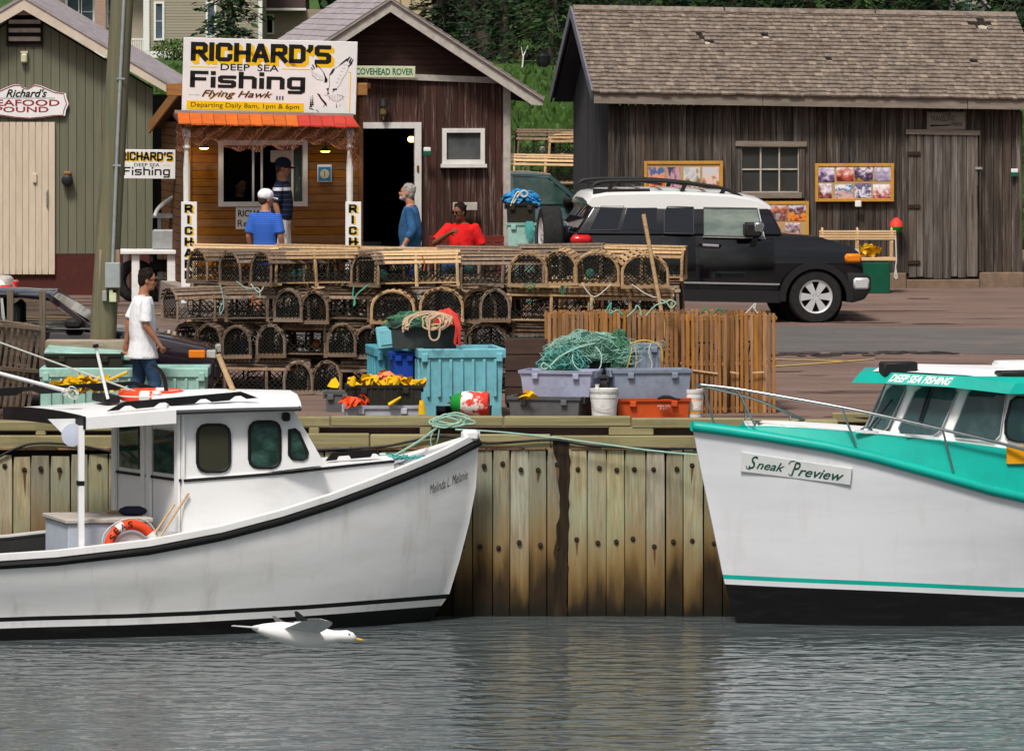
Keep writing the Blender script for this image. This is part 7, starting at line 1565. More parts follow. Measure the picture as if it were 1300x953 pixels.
# trunk cabin
def cw(x): return lerp(.36, .86, min(1, max(0, (xt1 - x) / 1.6))) if x < xt1 else .36
xt1 = lu(500, 590, -.36)[0]
sta = []; n = 9; top_c = [(225, 608), (300, 602.5), (370, 597), (412, 592), (450, 588), (500, 583), (520, 582)]; bot_c = [(225, 692), (300, 682), (350, 672), (400, 652), (440, 633), (470, 618), (500, 603), (520, 594)]
xa = lu(233, 640, -.86)[0]
nearw = []
for i in range(n):
    x = lerp(xa, xt1, i / (n - 1)); b = cw(x); px = 650 + F * (LO[0] + x * math.cos(LA) + b * math.sin(LA)) / (LO[1] + x * math.sin(LA) - b * math.cos(LA)); Y = LO[1] + x * math.sin(LA) - b * math.cos(LA)
    nearw.append((V((x, -b - .03, Z(interp(bot_c, px), Y) - .12)), V((x, -b, Z(interp(top_c, px), Y)))))
mb = MB(); mb.loft([[a, b, V((b.x, -.0, b.z + .05)), mirr(b), mirr(a)] for a, b in nearw]); mb.build('trunk_cabin', M['cabin_white'], LB_, 40)
MB().tube([b + V((0, -.006, -.02)) for a, b in nearw], .017, 6).build('trim_strip', M['black_rubber'], LB_, 50)
# wheelhouse
ZT = nearw[0][1].z
hb = [(233, 612), (233, 519), (372, 517), (413, 590)]
hn = [V((*[lu(px, py, -.84)[0]], -.84, lu(px, py, -.84)[1])) for px, py in hb]; hn[1].y = hn[2].y = -.80
far_ = [mirr(p) for p in hn]; far_[0].x -= .34; far_[1].x -= .34
mb = MB(); mb.loft([hn, far_]); 
al = [V((hn[0].x, -.86, nearw[0][0].z)), V((hn[0].x, -.86, hn[0].z)), V((hn[0].x - .34, .86, hn[0].z)), V((hn[0].x - .34, .86, nearw[0][0].z))]
mb.build('wheelhouse', M['cabin_white'], LB_); 
mb = MB(); mb.prism(al, (.10, 0, 0)); mb.build('bulkhead', M['cabin_white'], LB_)
def rrect(px0, py0, px1, py1, yl, r=.28, poly=None):
    if poly is None:
        w2, h2 = (px1 - px0) / 2, (py1 - py0) / 2; cx, cy = (px0 + px1) / 2, (py0 + py1) / 2; rr = min(w2, h2) * r * 2; pts = []
        for qx, qy, a0 in ((1, -1, 270), (1, 1, 0), (-1, 1, 90), (-1, -1, 180)):
            for k in range(4): t = R(a0 + 30 * k); pts.append((cx + qx * (w2 - rr) + rr * math.cos(t), cy + qy * (h2 - rr) + rr * math.sin(t)))
    else: pts = poly
    return [V((lu(a, b, yl)[0], yl, lu(a, b, yl)[1])) for a, b in pts]
def port(parent, pts, m, uf=lu):
    c = sum(pts, V()) / len(pts); o = MB().prism([p + V((0, -.012, 0)) for p in pts], (0, .02, 0)).build('pane', M[m], parent)
    fr = MB().tube([p + V((0, -.012, 0)) for p in pts], .018, 5, closed=True).build('window_gasket', M['black_rubber'], parent, 60)
mk('pane_olive', (.045, .045, .03), rough=.12); mk('pane_sea', (.012, .035, .028), (.05, .11, .095), rough=.06, sc=(4, 4, 7), lo=.45, hi=.7, spec=.4)
port(LB_, rrect(250, 539, 291, 598, -.838), 'pane_olive'); port(LB_, rrect(316, 535, 355, 593, -.828), 'pane_sea'); port(LB_, rrect(0, 0, 0, 0, -.828, poly=[(367, 545), (374, 545), (379, 549), (390, 574), (389, 580), (384, 583), (371, 582), (367, 577)]), 'pane_sea')
# bulkhead: slanted, with door, two windows and posts
def bk(u, z, out=.0): return al[1].lerp(al[2], u) * 1 + V((-.012 - out, 0, z - al[1].z))
def bpanel(u0, u1, z0, z1, m, nm, th=.02, out=0): 
    q = [bk(u0, z0, out), bk(u1, z0, out), bk(u1, z1, out), bk(u0, z1, out)]; return MB().prism(q, (-th, 0, 0)).build(nm, M[m], LB_)
zA, zB = lu(190, 597, 0)[1], lu(190, 543, 0)[1]
bp_ = MB(); q = [bk(0, nearw[0][0].z, -.02), bk(1, nearw[0][0].z, -.02), bk(1, hn[1].z, -.02), bk(0, hn[1].z, -.02)]; bp_.prism(q, (-.02, 0, 0)); bp_.build('aft_panel', M['cabin_white'], LB_)
bpanel(.12, .40, zA, zB, 'pane_sea', 'pane', .016, .008); bpanel(.62, .90, zA, zB + .01, 'pane_sea', 'pane', .016, .008)
for u in (.05, .46, .54, .97): bpanel(u - .025, u + .025, .45, hn[1].z - .01, 'cabin_white', 'door_post', .03, .01)
bpanel(0, 1, ZT - .035, ZT - .005, 'black_rubber', 'trim_strip', .014, .012)
# roofs
yl = -1.0
rp = [lu(226, 521, yl), lu(300, 518, yl), lu(381, 516.5, yl)]; crown = .13; mb = MB(); rings = []
for t, up in ((0, 0), (.08, .05), (.3, .13), (.5, .16), (.7, .13), (.92, .05), (1, 0)):
    yy = lerp(-.98, .98, t); rings.append([V((rp[0][0] - .05 - .17 * t, yy, rp[0][1] + up)), V((rp[1][0], yy, rp[1][1] + up)), V((rp[2][0] + .02 + .14 * math.sin(t * math.pi), yy, rp[2][1] + up * .8)), V((rp[2][0] - .05, yy, rp[2][1] - .05 + up * .6)), V((rp[0][0] - .05 - .17 * t, yy, rp[0][1] - .055 + up * .5))])
mb.loft(rings); mb.build('roof', M['cabin_white'], LB_, 40)
MB().tube([V((rp[0][0] - .03, -.99, rp[0][1] - .02)), V((rp[1][0], -.99, rp[1][1] - .022)), V((rp[2][0], -.985, rp[2][1] - .02)), V((rp[2][0] + .15, 0, rp[2][1] + .09)), V((rp[2][0], .985, rp[2][1] - .02))], .028, 6).build('drip_rail', M['seat_grey'], LB_, 50)
ap = [lu(109, 530, yl), lu(230, 520, yl)]; dz = .145; mb = MB(); rings = []
for t, up in ((0, 0), (.08, .012), (.3, .03), (.5, .035), (.7, .03), (.92, .012), (1, 0)):
    yy = lerp(-1.02, 1.02, t); xo = ap[0][0] - .42 * t
    rings.append([V((xo, yy, ap[0][1] + up)), V((ap[1][0] - .06, yy, ap[1][1] + up)), V((ap[1][0] - .06, yy, ap[1][1] - dz + up * .5)), V((xo, yy, ap[0][1] - dz + .02 + up * .5))])
mb.loft(rings); mb.build('canopy', M['cabin_white'], LB_, 40)
mb = MB(); A = [V((r[0].x - .006, r[0].y, r[0].z + .012)) for r in rings]; B = [V((r[3].x - .006, r[3].y, r[3].z)) for r in rings]
for i in range(len(A) - 1): mb.prism([A[i], A[i + 1], B[i + 1], B[i]], (-.025, 0, 0))
mb.build('canopy_valance', M['black_paint'], LB_)
def bent(px0, py0, px1, py1, yl, hts, nm):                 # black toe rails with scalloped cut-outs
    mb = MB(); a, b = lu(px0, py0, yl), lu(px1, py1, yl); k = 26; prev = None
    for i in range(k + 1):
        t = i / k; e = min(1, t * 9, (1 - t) * 9); ph = (t * hts) % 1; cut = .045 if .32 < ph < .68 else 0
        top = V((lerp(a[0], b[0], t), yl, lerp(a[1], b[1], t) + .085 * e)); bot = V((top.x, yl, lerp(a[1], b[1], t) + cut * e * .9))
        if prev: mb.prism([prev[1], bot, top, prev[0]], (0, .03, 0))
        prev = (top, bot)
    mb.build(nm, M['black_paint'], LB_)
bent(136, 522, 328, 505, -.86, 4, 'toe_rail'); bent(-60, 506, 200, 492, .55, 4, 'toe_rail'); bent(414, 585, 484, 579, -.40, 1.6, 'hand_rail')
# canopy post, horn, cooler, camera, cowl
pc = lu(103, 540, -.98); pe = lu(101, 700, -.98)
MB().bar((pc[0], -.98, pc[1]), (pe[0], -1.05, pe[1] - .05), .06, .06, (1, 0, 0)).build('canopy_post', M['cabin_white'], LB_); q = lu(102, 613, -1.0); MB().box(q[0] - .034, q[0] + .034, -1.045, -.955, q[1] - .025, q[1] + .025).build('post_band', M['black_rubber'], LB_)
q = lu(92, 552, -.9); mb = MB(); mb.lathe([(.02, .10), (.06, .03), (.12, -.02), (.125, -.05), (.05, -.06)], (q[0], -.86, q[1]), 'y', 16); mb.build('loudhailer', pm('pale_blue', (.55, .60, .72), rough=.4), LB_, 50); MB().prism([V((q[0] - .25, -.82, q[1] + .17)), V((q[0] + .05, -.82, q[1] + .17)), V((q[0] + .06, -.82, q[1] - .1)), V((q[0] - .03, -.82, q[1] - .13)), V((q[0] - .10, -.82, q[1] + .02))], (0, .03, 0)).build('horn_bracket', M['cabin_white'], LB_)
q = lu(362, 529, -.84); MB().cbox(q[0] - .04, q[0] + .04, -.93, -.82, q[1] - .045, q[1] + .05, .02).build('deck_light', M['black_rubber'], LB_, 40)
cb = lu(63, 700, .2); cbx = [lu(64, 660, -.1)[0], lu(205, 660, -.75)[0]]
z1 = lu(190, 657, -.72)[1]; mb = MB(); mb.cbox(cbx[0] + .05, cbx[1] - .12, -.72, .35, fl, z1 - .05, .01); mb.build('fish_box', pm('box_blue_grey', (.50, .55, .63), (.42, .46, .54), sc=(3, 3, 3)), LB_); MB().cbox(cbx[0] + .02, cbx[1] - .09, -.75, .38, z1 - .048, z1, .01).build('box_lid', M['trim_grey'], LB_)
# loose gear aboard
def at_l(x, y, z): return V((LO[0] + x * math.cos(LA) - y * math.sin(LA), LO[1] + x * math.sin(LA) + y * math.cos(LA), LO[2] + z))
def ring_buoy(label, loc, rot, Rr, rr, text=None, half=False):
    t = thing('life_ring', label, 'life ring', loc); t.rotation_euler = rot; n = 32; seg = 40
    mo, mw = M['ring_orange'], M['ring_white']
    MB().tube([(Rr * math.cos(2 * math.pi * k / seg), 0, Rr * math.sin(2 * math.pi * k / seg)) for k in range(seg)], rr, 10, closed=True).build('ring', mo, t, 80)
    for a0 in (20, 110, 200, 290): MB().tube([(Rr * math.cos(R(a0 + k * 6)), 0, Rr * math.sin(R(a0 + k * 6))) for k in range(4)], rr * 1.04, 10, cap=False).build('band', mw, t, 80)
    MB().tube(spline([((Rr + rr + .012 + .02 * (k % 2)) * math.cos(2 * math.pi * k / 8 + .3), 0, (Rr + rr + .012 + .02 * (k % 2)) * math.sin(2 * math.pi * k / 8 + .3)) for k in range(8)], 3, closed=True), .008, 4, closed=True).build('grab_line', M['rope_white'], t)
    if text:
        for i, ch in enumerate(text): 
            ang = R(152 - i * 19); g_ = lettering(ch, -.028, .028, -.036, .036, 0, M['sign_black'], t, .012); g_.location = (Rr * math.cos(ang), -rr * 1.06, Rr * math.sin(ang)); g_.rotation_euler = (0, -(ang - math.pi / 2), 0)
    return t
mk('ring_orange', (.78, .075, .02), (.66, .06, .018), rough=.45, sc=(5, 5, 5)); mk('ring_white', (.75, .74, .72), rough=.5)
q = lu(168, 696, -.95); ring_buoy('orange life ring standing in the cockpit, lettered SEAS', at_l(q[0], -.93, q[1] - .0), (R(-8), 0, LA), .255, .055, 'SEAS')
wp = lu(168, 700, -.9); tag(MB().lathe([(.20, -.04), (.23, 0), (.2, .02), (.001, .02)], ax='y', n=20).build('white_basket', M['cabin_white'], None, 40, at_l(wp[0] , -.83, wp[1] - .02), (0, 0, LA)), 'round white tub end behind the standing life ring', 'tub')
q = lu(203, 499, -.2); rl_ = ring_buoy('orange life ring lying flat on the white boat roof', at_l(q[0], .10, q[1] - .035), (R(90), 0, LA), .33, .062)
for i, (p0, p1) in enumerate((((176, 705), (222, 640)), ((186, 705), (240, 626)))):
    a, b = lu(*p0, -.92), lu(*p1, -.92); tag(MB().tube([at_l(a[0], -.95, a[1]), at_l(b[0], -.90, b[1])], .013, 6).build('boat_hook', M['lath_new'], None, 40), f"thin wooden boat hook leaning by the wheelhouse, {('shorter', 'longer')[i]} of two", 'boat hook', 'boat hooks in the cockpit')
q = lu(210, 700, -.9); o = MB(); o.loft([[at_l(q[0] + .0 + .3 * t * (1 if k in (0, 3) else 1), -.9 + .1 * s_, q[1] + h_) for k, (s_, h_) in enumerate(((-1, -.02), (-1, .08 + .1 * math.sin(t * 3)), (1, .1), (1, -.02)))] for t in (0, .3, .6, 1)]); tag(o.build('black_bag', M['black_rubber']), 'black bag slumped at the foot of the wheelhouse', 'bag')
q = lu(165, 655, -.3); tag(MB().ball(at_l(q[0] + .02, -.35, z1 + .05), (.16, .1, .06), 10).build('knit_hat', pm('navy_cloth', (.012, .014, .03), rough=.9), None, 60), 'crumpled dark knit hat on the fish box lid', 'hat'); tag(MB().cbox(-.1, .1, -.05, .05, 0, .035, .01).build('scrub_brush', M['lath_tan'], None, 0, at_l(lu(148, 653, 0)[0], 0, z1 + .002), (0, 0, LA)), 'tan scrub brush lying on the fish box lid', 'brush')
# masts, stays, broom and exhaust on the roof
def lp(px, py, yl): q = lu(px, py, yl); return at_l(q[0], yl, q[1])
whip = thing('roof_mast', 'short white mast with black cap standing on the white canopy', 'mast', lp(137, 506, -.1)); d = lp(122, 441, -.1) - lp(137, 506, -.1); MB().tube([(0, 0, 0), d], .018, 8).build('pole', M['cabin_white'], whip, 50); MB().bar(d, d * 1.06, .07, .05).build('cap', M['black_rubber'], whip)
tag(MB().tube([lp(-30, 424, .3), lp(203, 508, -.1)], .011, 6).build('stay_line', M['rope_white'], None, 50), 'long pale stay line running down to the canopy roof', 'line')
tag(MB().tube([lp(-20, 469, -.2), lp(88, 497, -.2)], .022, 8).build('white_pole', M['cabin_white'], None, 50), 'white pole slanting down onto the canopy from the left', 'pole')
tag(rope_coil('', 'tmp', lp(88, 500, -.25), 'rope_white', 5, 3, .05, .05, .009), 'white rope hitch at the end of the slanting pole', 'rope').name = 'rope_hitch'
tag(MB().tube([lp(299, 503, -.1), lp(277, 450, -.1)], .030, 8).build('broom', M['lath_new'], None, 50), 'short tan wooden handle standing on the wheelhouse roof', 'broom')
ex = MB(); c = [lp(193, 464, -.1), lp(203, 470, -.1), lp(209, 483, -.1), lp(212, 506, -.1)]; ex.tube(spline(c, 5), .052, 8, flat=.4); tag(ex.build('exhaust_pipe', M['black_rubber'], None, 60), 'curved flat black exhaust stack on the white boat roof', 'exhaust')
mb = MB(); mb.cbox(lu(130, 508, 0)[0], lu(150, 508, 0)[0], -.1, .5, lu(140, 509, 0)[1] - .02, lu(140, 505, 0)[1] + .03, .01); o = mb.build('roof_pad', M['black_rubber'], LB_)
vt = MB(); q = lu(199, 507, -.35); vt.lathe([(.03, 0), (.03, .06), (.05, .07), (.05, .09)], (q[0], -.35, q[1]), 'z', 10); vt.build('roof_vent', M['cabin_white'], LB_, 40)
# bow: samson block, ropes
q = lu(600, 566, 0); MB().cbox(q[0] - .12, q[0] + .06, -.08, .08, near[0][0].z - .10, near[0][0].z + .02, .03).build('bow_block', M['cabin_white'], LB_, 40)
mb = MB(); rr = random.Random(12)
for i in range(14):
    cx_, cy_ = rr.uniform(478, 538), 0; cy_ = 579 + (cx_ - 478) * .06 + rr.uniform(-3, 3); mb.tube(spline([lp(cx_ + rr.uniform(-10, 10), cy_ + rr.uniform(-4, 4), -.1 + rr.uniform(-.15, .15)) for _ in range(4)], 4), .012, 5)
tag(mb.build('teal_rope_tangle', M['strand_teal'], None, 60), 'tangled teal rope on the foredeck of the white boat', 'rope')
br = [lp(497, 580, -.05), lp(530, 561, 0), P(552, 545, 79.9), P(563, 537, 79.93)]
tag(MB().tube(spline(br, 5), .014, 6).build('bow_line', M['rope_mint'], None, 60), 'mint mooring line from the white boat foredeck up to the wharf', 'rope')
mb = MB(); rr = random.Random(22); Yq = 79.93
for i in range(5): cx_, cy_ = 568 + rr.uniform(-12, 14), 534 + rr.uniform(-2, 3); mb.tube(spline([P(cx_ + rr.uniform(10, 26) * math.cos(k * .785 + i), cy_ + rr.uniform(4, 9) * math.sin(k * .785 + i), Yq - .02 + .01 * (k % 3)) for k in range(8)], 4, closed=True), .012, 5, closed=True)
mb.tube(spline([P(555, 540, Yq), P(548, 552, Yq), P(547, 563, Yq), P(551, 570, Yq), P(556, 556, Yq), P(558, 541, Yq)], 4), .008, 5)
tag(mb.build('mooring_coil', M['rope_mint'], None, 60), 'loose mint rope coil hitched on the kerb timber', 'rope')
tag(MB().tube(spline([P(578, 545, 79.9), P(630, 548, 79.88), P(700, 555, 79.85), P(760, 563, 79.83), P(820, 571, 79.8), P(870, 576, 79.7), P(905, 578, 79.5)], 6), .012, 6).build('stern_line', M['rope_mint'], None, 60), 'mint mooring line running along the wharf to the turquoise boat', 'rope')
# name on the bow
def on_row(px, f, row0=2, row1=3):
    pass
def hull_pt(px, py, near, org, a):                         # point of the near hull side under a picture point
    best = None
    for i in range(len(near) - 1):
        for j in range(len(near[0]) - 1):
            q = [near[i][j], near[i][j + 1], near[i + 1][j + 1], near[i + 1][j]]; pp = []
            for p in q:
                wx, wy = org[0] + p.x * math.cos(a) - p.y * math.sin(a), org[1] + p.x * math.sin(a) + p.y * math.cos(a); pp.append((650 + F * wx / wy, (ZC - p.z) * F / wy))
            for t in range(-1, 12):
                for u in range(-1, 12):
                    s, v = t / 10, u / 10; A = (lerp(pp[0][0], pp[1][0], s), lerp(pp[0][1], pp[1][1], s)); B = (lerp(pp[3][0], pp[2][0], s), lerp(pp[3][1], pp[2][1], s)); x, y = lerp(A[0], B[0], v), lerp(A[1], B[1], v); d = (x - px) ** 2 + (y - py) ** 2
                    if best is None or d < best[0]: best = (d, q[0].lerp(q[1], s).lerp(q[3].lerp(q[2], s), v))
    return best[1]
def hull_text(txt, p0, p1, h_px, near, org, a, parent, m, out=.012, **k):
    A, B = hull_pt(*p0, near, org, a), hull_pt(*p1, near, org, a); C_ = hull_pt(p0[0], p0[1] - h_px, near, org, a); d = B - A; up = C_ - A; up = up - d * (up.dot(d) / d.length_squared); n = d.cross(up).normalized()
    if n.y > 0: n = -n
    g_ = lettering(txt, 0, 1, 0, 1, 0, m, parent, **k)
    for v in g_.data.vertices: c = v.co.copy(); v.co = A + d * c.x + up * c.z + n * out
    return A, d, up, n
hull_text("Melinda L. Melanie", (545, 629), (593, 606), 15, near, LO, LA, LB_, M['sign_black'], .02, shear=.6, bold=0)

# ---- white and turquoise boat at the right
RA = R(14); RO = (X(880, 79.0), 79.0, 0.0); RB = thing('turquoise_boat', 'white and turquoise fishing boat with wraparound windscreen and bow rail at the right', 'boat', RO, RA)
ru = lambda px, py, yl=0: unproj(px, py, RO, RA, yl)
rsheer = [(860, 537), (880, 540), (920, 545), (960, 551), (1050, 566), (1100, 577), (1150, 590), (1200, 604), (1250, 619), (1300, 631), (1400, 652), (1600, 680), (1900, 690)]
rs = lambda d: [(a, b + d) for a, b in rsheer]; rst = [(860, 727), (917, 732), (1000, 736), (1150, 742), (1300, 749), (1600, 757), (1900, 757)]; rt = lambda d: [(a, b + d) for a, b in rst]
def rmid(f): return [(a, lerp(interp(rsheer, a) + 6, interp(rst, a) - 3, f)) for a in range(850, 1901, 50)]
rrows = [(rs(-5), 0, 'px'), (rs(7), .0, 'px'), (rmid(.12), .06, 'px'), (rmid(.3), .2, 'px'), (rmid(.5), .40, 'px'), (rmid(.75), .66, 'px'), (rt(-3), .84, 'px'), (rt(2.5), .88, 'px'), (rt(9), .92, 'px'), (-.02, 1.0, 'z'), (-.8, 1.3, 'z')]
rstem = [(879, 534), (880, 545), (885, 570), (893, 612), (904, 668), (912, 708), (918, 732), (919, 737), (921, 744), (935, 783), (950, 840)]; sp = [(b, a) for a, b in rstem]; sy = [535, 547, 566, 600, 640, 688, 730, 735, 742, 788, 850]
rstem_x = [ru(interp(sp, y), y)[0] for y in sy]
rnear = make_hull(RO, RA, 1, rrows, 1.36, 1.12, xs_, rstem_x, 4.4, 2.0, None, 9.5)
rnear_m = hull_mesh([[V((p.x, p.y, p.z)) for p in r] for r in rnear], [1, 0, 0, 0, 0, 0, 1, 0, 2, 2])
rnear_m.f = [f[::-1] for f in rnear_m.f]; rnear_m.build('hull', [M['hull_white2'] if 'hull_white2' in M else mk('hull_white2', (.70, .715, .75), (.60, .61, .65), rough=.3, sc=(.6, 1, 3), lo=.4, hi=.8, c3=(.58, .57, .55), s3=1, lo3=.56, hi3=.88, sc3=(4, 4, .5)), M['teal_paint'], M['boot_black']], RB, 60)
for sd_ in (1, -1): MB().tube([V(((p.x + q.x) / 2, (p.y + q.y) / 2 * sd_ - .012 * sd_, (p.z + q.z) / 2)) for p, q in zip(rnear[0], rnear[1])], .058, 8).build('gunwale', M['teal_paint'], RB, 60)
rin, ril = deck_strip(rnear, 0, len(xs_), .10, .07, 'teal_paint', 'cap_rail', RB); mb = MB()
for i in range(len(ril) - 1): mb.poly([ril[i], ril[i + 1], mirr(ril[i + 1]), mirr(ril[i])])
mb.build('foredeck', M['cabin_white'], RB)
# raised trunk (turquoise sides, white top)
def rw(x): return min(1.10, .16 + .47 * max(0, x - x0r) ** .75)
x0r = ru(950, 548, -.2)[0]; tops = [(940, 542), (970, 542), (1000, 543), (1060, 547), (1115, 552), (1200, 560), (1300, 573), (1500, 590), (1900, 600)]; st_r = []
for i in range(14):
    x = lerp(x0r, 8.5, (i / 13) ** 1.4); b = rw(x); Y = RO[1] + x * math.sin(RA) - b * math.cos(RA); px = 650 + F * (RO[0] + x * math.cos(RA) + b * math.sin(RA)) / Y
    zt = Z(interp(tops, px), Y); zb = Z(interp(rsheer, px) + 2, Y) - .05; st_r.append((V((x, -min(b + .10, abs(interp([(q.x, -q.y) for q in rnear[0]], x)) - .06), zb)), V((x, -b, zt))))
mb = MB(); mb.loft([[a, b, b + V((0, .06, .012)), V((b.x, 0, b.z + .06)), mirr(b + V((0, .06, .012))), mirr(b), mirr(a)] for a, b in st_r])
for k, f in enumerate(mb.f):
    j = k % 7
    if k < 13 * 7 and j in (2, 3): mb.m[k] = 1
mb.build('trunk_cabin', [M['teal_paint'], M['cabin_white']], RB, 30)
for a_, b_, yl in ((990, 1040, -.30), (1086, 1115, -.72), (1150, 1190, -.85)):
    q0, q1 = ru(a_, interp(tops, a_) - 1, yl), ru(b_, interp(tops, b_) - 1, yl); MB().bar((q0[0], yl, q0[1] + .015), (q1[0], yl, q1[1] + .015), .04, .03).build('grab_rail', M['cabin_white'], RB)
# wheelhouse
xw = ru(1273, 560, -.98)[0]; zdk = lambda px: ru(px, interp(tops, px), -.9)[1]
plan = [(xw + .02, -.98), (xw - .64, -.78), (xw - 1.16, -.42), (xw - 1.34, .0)]
def rpx(x, y): Y = RO[1] + x * math.sin(RA) + y * math.cos(RA); return 650 + F * (RO[0] + x * math.cos(RA) - y * math.sin(RA)) / Y, Y
ztop = ru(1240, 486, -.9)[1]; rake = .32
def wsp(x, y, z):                                          # windscreen: raked back with height
    zb = zbase(x, y); return V((x + rake * (z - zb) / (ztop - zb) * (1 if y > -.97 else .35), y * (1 - .05 * (z - zb) / (ztop - zb)), z))
def zbase(x, y): px, Y = rpx(x, -abs(y)); return Z(interp([(1000, 553), (1080, 556), (1110, 558), (1200, 563), (1300, 573)], px), Y)
zb0 = min(zbase(*p) for p in plan) - .1
full = plan + [(p[0], -p[1]) for p in plan[:3][::-1]]
low_ = [V((x, y, zb0)) for x, y in full] + [V((7.6, .98, zb0)), V((7.6, -.98, zb0))]; up_r = [wsp(x, y, ztop) for x, y in full] + [V((7.6, .93, ztop)), V((7.6, -.93, ztop))]
mb = MB(); mb.loft([low_, up_r]); mb.build('wheelhouse', M['cabin_white'], RB)
mk('glass_wind', (.025, .055, .06), (.075, .115, .12), rough=.04, sc=(1.6, 1.6, 1.0), lo=.42, hi=.6, spec=.5)
def wpane(p, q, z0, z1, ia=.07, ib=.07):
    P0, P1 = V((*p, 0)), V((*q, 0)); L = (P1 - P0).length; pts = []
    def pt(u, t):
        zb = lerp(zbase(*p), zbase(*q), u); z = lerp(zb + z0, ztop - z1, t); A, B = wsp(p[0], p[1], z), wsp(q[0], q[1], z); return A.lerp(B, u)
    ua, ub = ia / L, 1 - ib / L; r = .06 / L; ring = [(ua + r, 0), (ub - r, 0), (ub, .12), (ub, .88), (ub - r, 1), (ua + r, 1), (ua, .88), (ua, .12)]
    pts = [pt(*u) for u in ring]; n = (pts[2] - pts[0]).cross(pts[4] - pts[0]).normalized()
    if n.x > 0 and abs(n.x) > .2 or (abs(n.x) <= .2 and n.y > 0): n = -n
    MB().prism([w_ + n * .012 for w_ in pts], -n * .02).build('windscreen_pane', M['glass_wind'], RB); MB().tube([w_ + n * .012 for w_ in pts], .008, 4, closed=True).build('gasket', M['galv'], RB)
    return pt, n
for k in range(3): f_, n_ = wpane(plan[k + 1], plan[k], .07, .05); 
for k in range(3): wpane((plan[k + 1][0], -plan[k + 1][1]), (plan[k][0], -plan[k][1]), .07, .05)
sw = [(1276, 535), (1283, 509), (1290, 504), (1400, 512), (1400, 566), (1290, 560), (1280, 557), (1276, 550)]
pts = [V((ru(a, b, -.985)[0], -.985, ru(a, b, -.985)[1])) for a, b in sw]; MB().prism([p + V((0, -.01, 0)) for p in pts], (0, .02, 0)).build('side_window', M['glass_wind'], RB); MB().tube([p + V((0, -.012, 0)) for p in pts], .016, 5, closed=True).build('window_gasket', M['black_rubber'], RB)
# visor roof
vis = [(xw + .02, -1.12), (xw - .62, -.96), (xw - 1.22, -.56), (xw - 1.44, 0)]; vf = vis + [(p[0], -p[1]) for p in vis[:3][::-1]]
def visz(x, y, d): px, Y = rpx(x, -abs(y) if y < 0 else y); return d
zv = [ru(1272, 500, -1.12)[1], ru(1215, 491, -.96)[1], ru(1150, 486, -.56)[1], ru(1110, 485, 0)[1]]; zt_r = [z + .115 for z in zv]
zl = zv + zv[:3][::-1]; zu = zt_r + zt_r[:3][::-1]
lo = [V((x, y, z)) for (x, y), z in zip(vf, zl)] + [V((7.9, 1.12, zl[-1] - .05)), V((7.9, -1.12, zl[0] - .05))]; hi = [V((x + .10, y * .97, z)) for (x, y), z in zip(vf, zu)] + [V((7.9, 1.09, zu[-1] - .05)), V((7.9, -1.09, zu[0] - .05))]
mb = MB(); mb.loft([lo, hi]); n9 = len(lo); mb.build('visor', M['teal_paint'], RB)
cr_ = [V((p.x + (.14 if i < 7 else 0), p.y * .90, p.z + .006)) for i, p in enumerate(hi)]; cr2 = [V((p.x + (.5 if i < 7 else 0), p.y * .55, p.z + .05)) for i, p in enumerate(hi)]
mb = MB(); mb.loft([cr_, cr2]); mb.build('roof', M['cabin_white'], RB)
q = ru(1171, 474, .9); MB().bar((q[0], .95, q[1]), (7.5, .95, q[1] - .06), .05, .06).build('roof_rail', M['teal_paint'], RB)
def visor_text(t, k, u0, u1, v0, v1):
    A, B = lo[k + 1], lo[k]; C_, D = hi[k + 1], hi[k]; g_ = lettering(t, 0, 1, 0, 1, 0, M['sign_white'], RB, .03, .15); n = (B - A).cross(C_ - A).normalized()
    if n.x > 0: n = -n
    for v in g_.data.vertices: u, w_ = lerp(u0, u1, v.co.x), lerp(v0, v1, v.co.z); v.co = A.lerp(B, u).lerp(C_.lerp(D, u), w_) + n * .004
visor_text("DEEP SEA FISHING", 1, .02, .98, .15, .85)
for (a_, b_, c_, d_), yl in (((1121, 475, 1164, 459), -.45), ((1268, 488, 1330, 470), -.85)):
    q0, q1 = ru(a_, b_, yl), ru(c_, d_, yl); o = MB().cbox(q0[0], q1[0], yl - .05, yl + .18, q0[1] - .03, q1[1], .02).build('black_box', M['car_plastic'], RB, 40)
q0, q1 = ru(1276, 478, .2), ru(1345, 459, .2); MB().cbox(q0[0], q1[0], .1, .7, q0[1], q1[1], .03).build('roof_hatch', M['cabin_white'], RB, 40)
for k, (u, lean) in ((0, (.55, 0)), (1, (.40, 0)), (2, (.2, .35))):
    P0, P1 = plan[k + 1], plan[k]; zb = zbase(*P0); A = wsp(lerp(P0[0], P1[0], u), lerp(P0[1], P1[1], u), ztop - .06 if k < 2 else zb + .08); B = wsp(lerp(P0[0], P1[0], u + .08 + lean), lerp(P0[1], P1[1], u + .08 + lean), zb + .22 if k < 2 else ztop - .2); n = V((-.05, -.045, 0)); 
    if k: MB().bar(A + n, B + n, .022, .018).build('wiper', M['black_rubber'], RB)
q0, q1 = ru(1280, 589, -1.2), ru(1330, 566, -1.2); i_ = 9; yq = -1.13; MB().box(q0[0], q1[0] + .3, yq - .03, yq, q0[1], q1[1], 0).build('orange_placard', pm('placard_orange', (.85, .36, .01), rough=.45), RB)
q = ru(1100, 549, -.55); MB().lathe([(.05, 0), (.075, .02), (.07, .06), (.03, .085), (.001, .09)], (q[0], -.55, q[1] - .02), n=14, cap=False).build('deck_vent', M['chrome'], RB, 60)
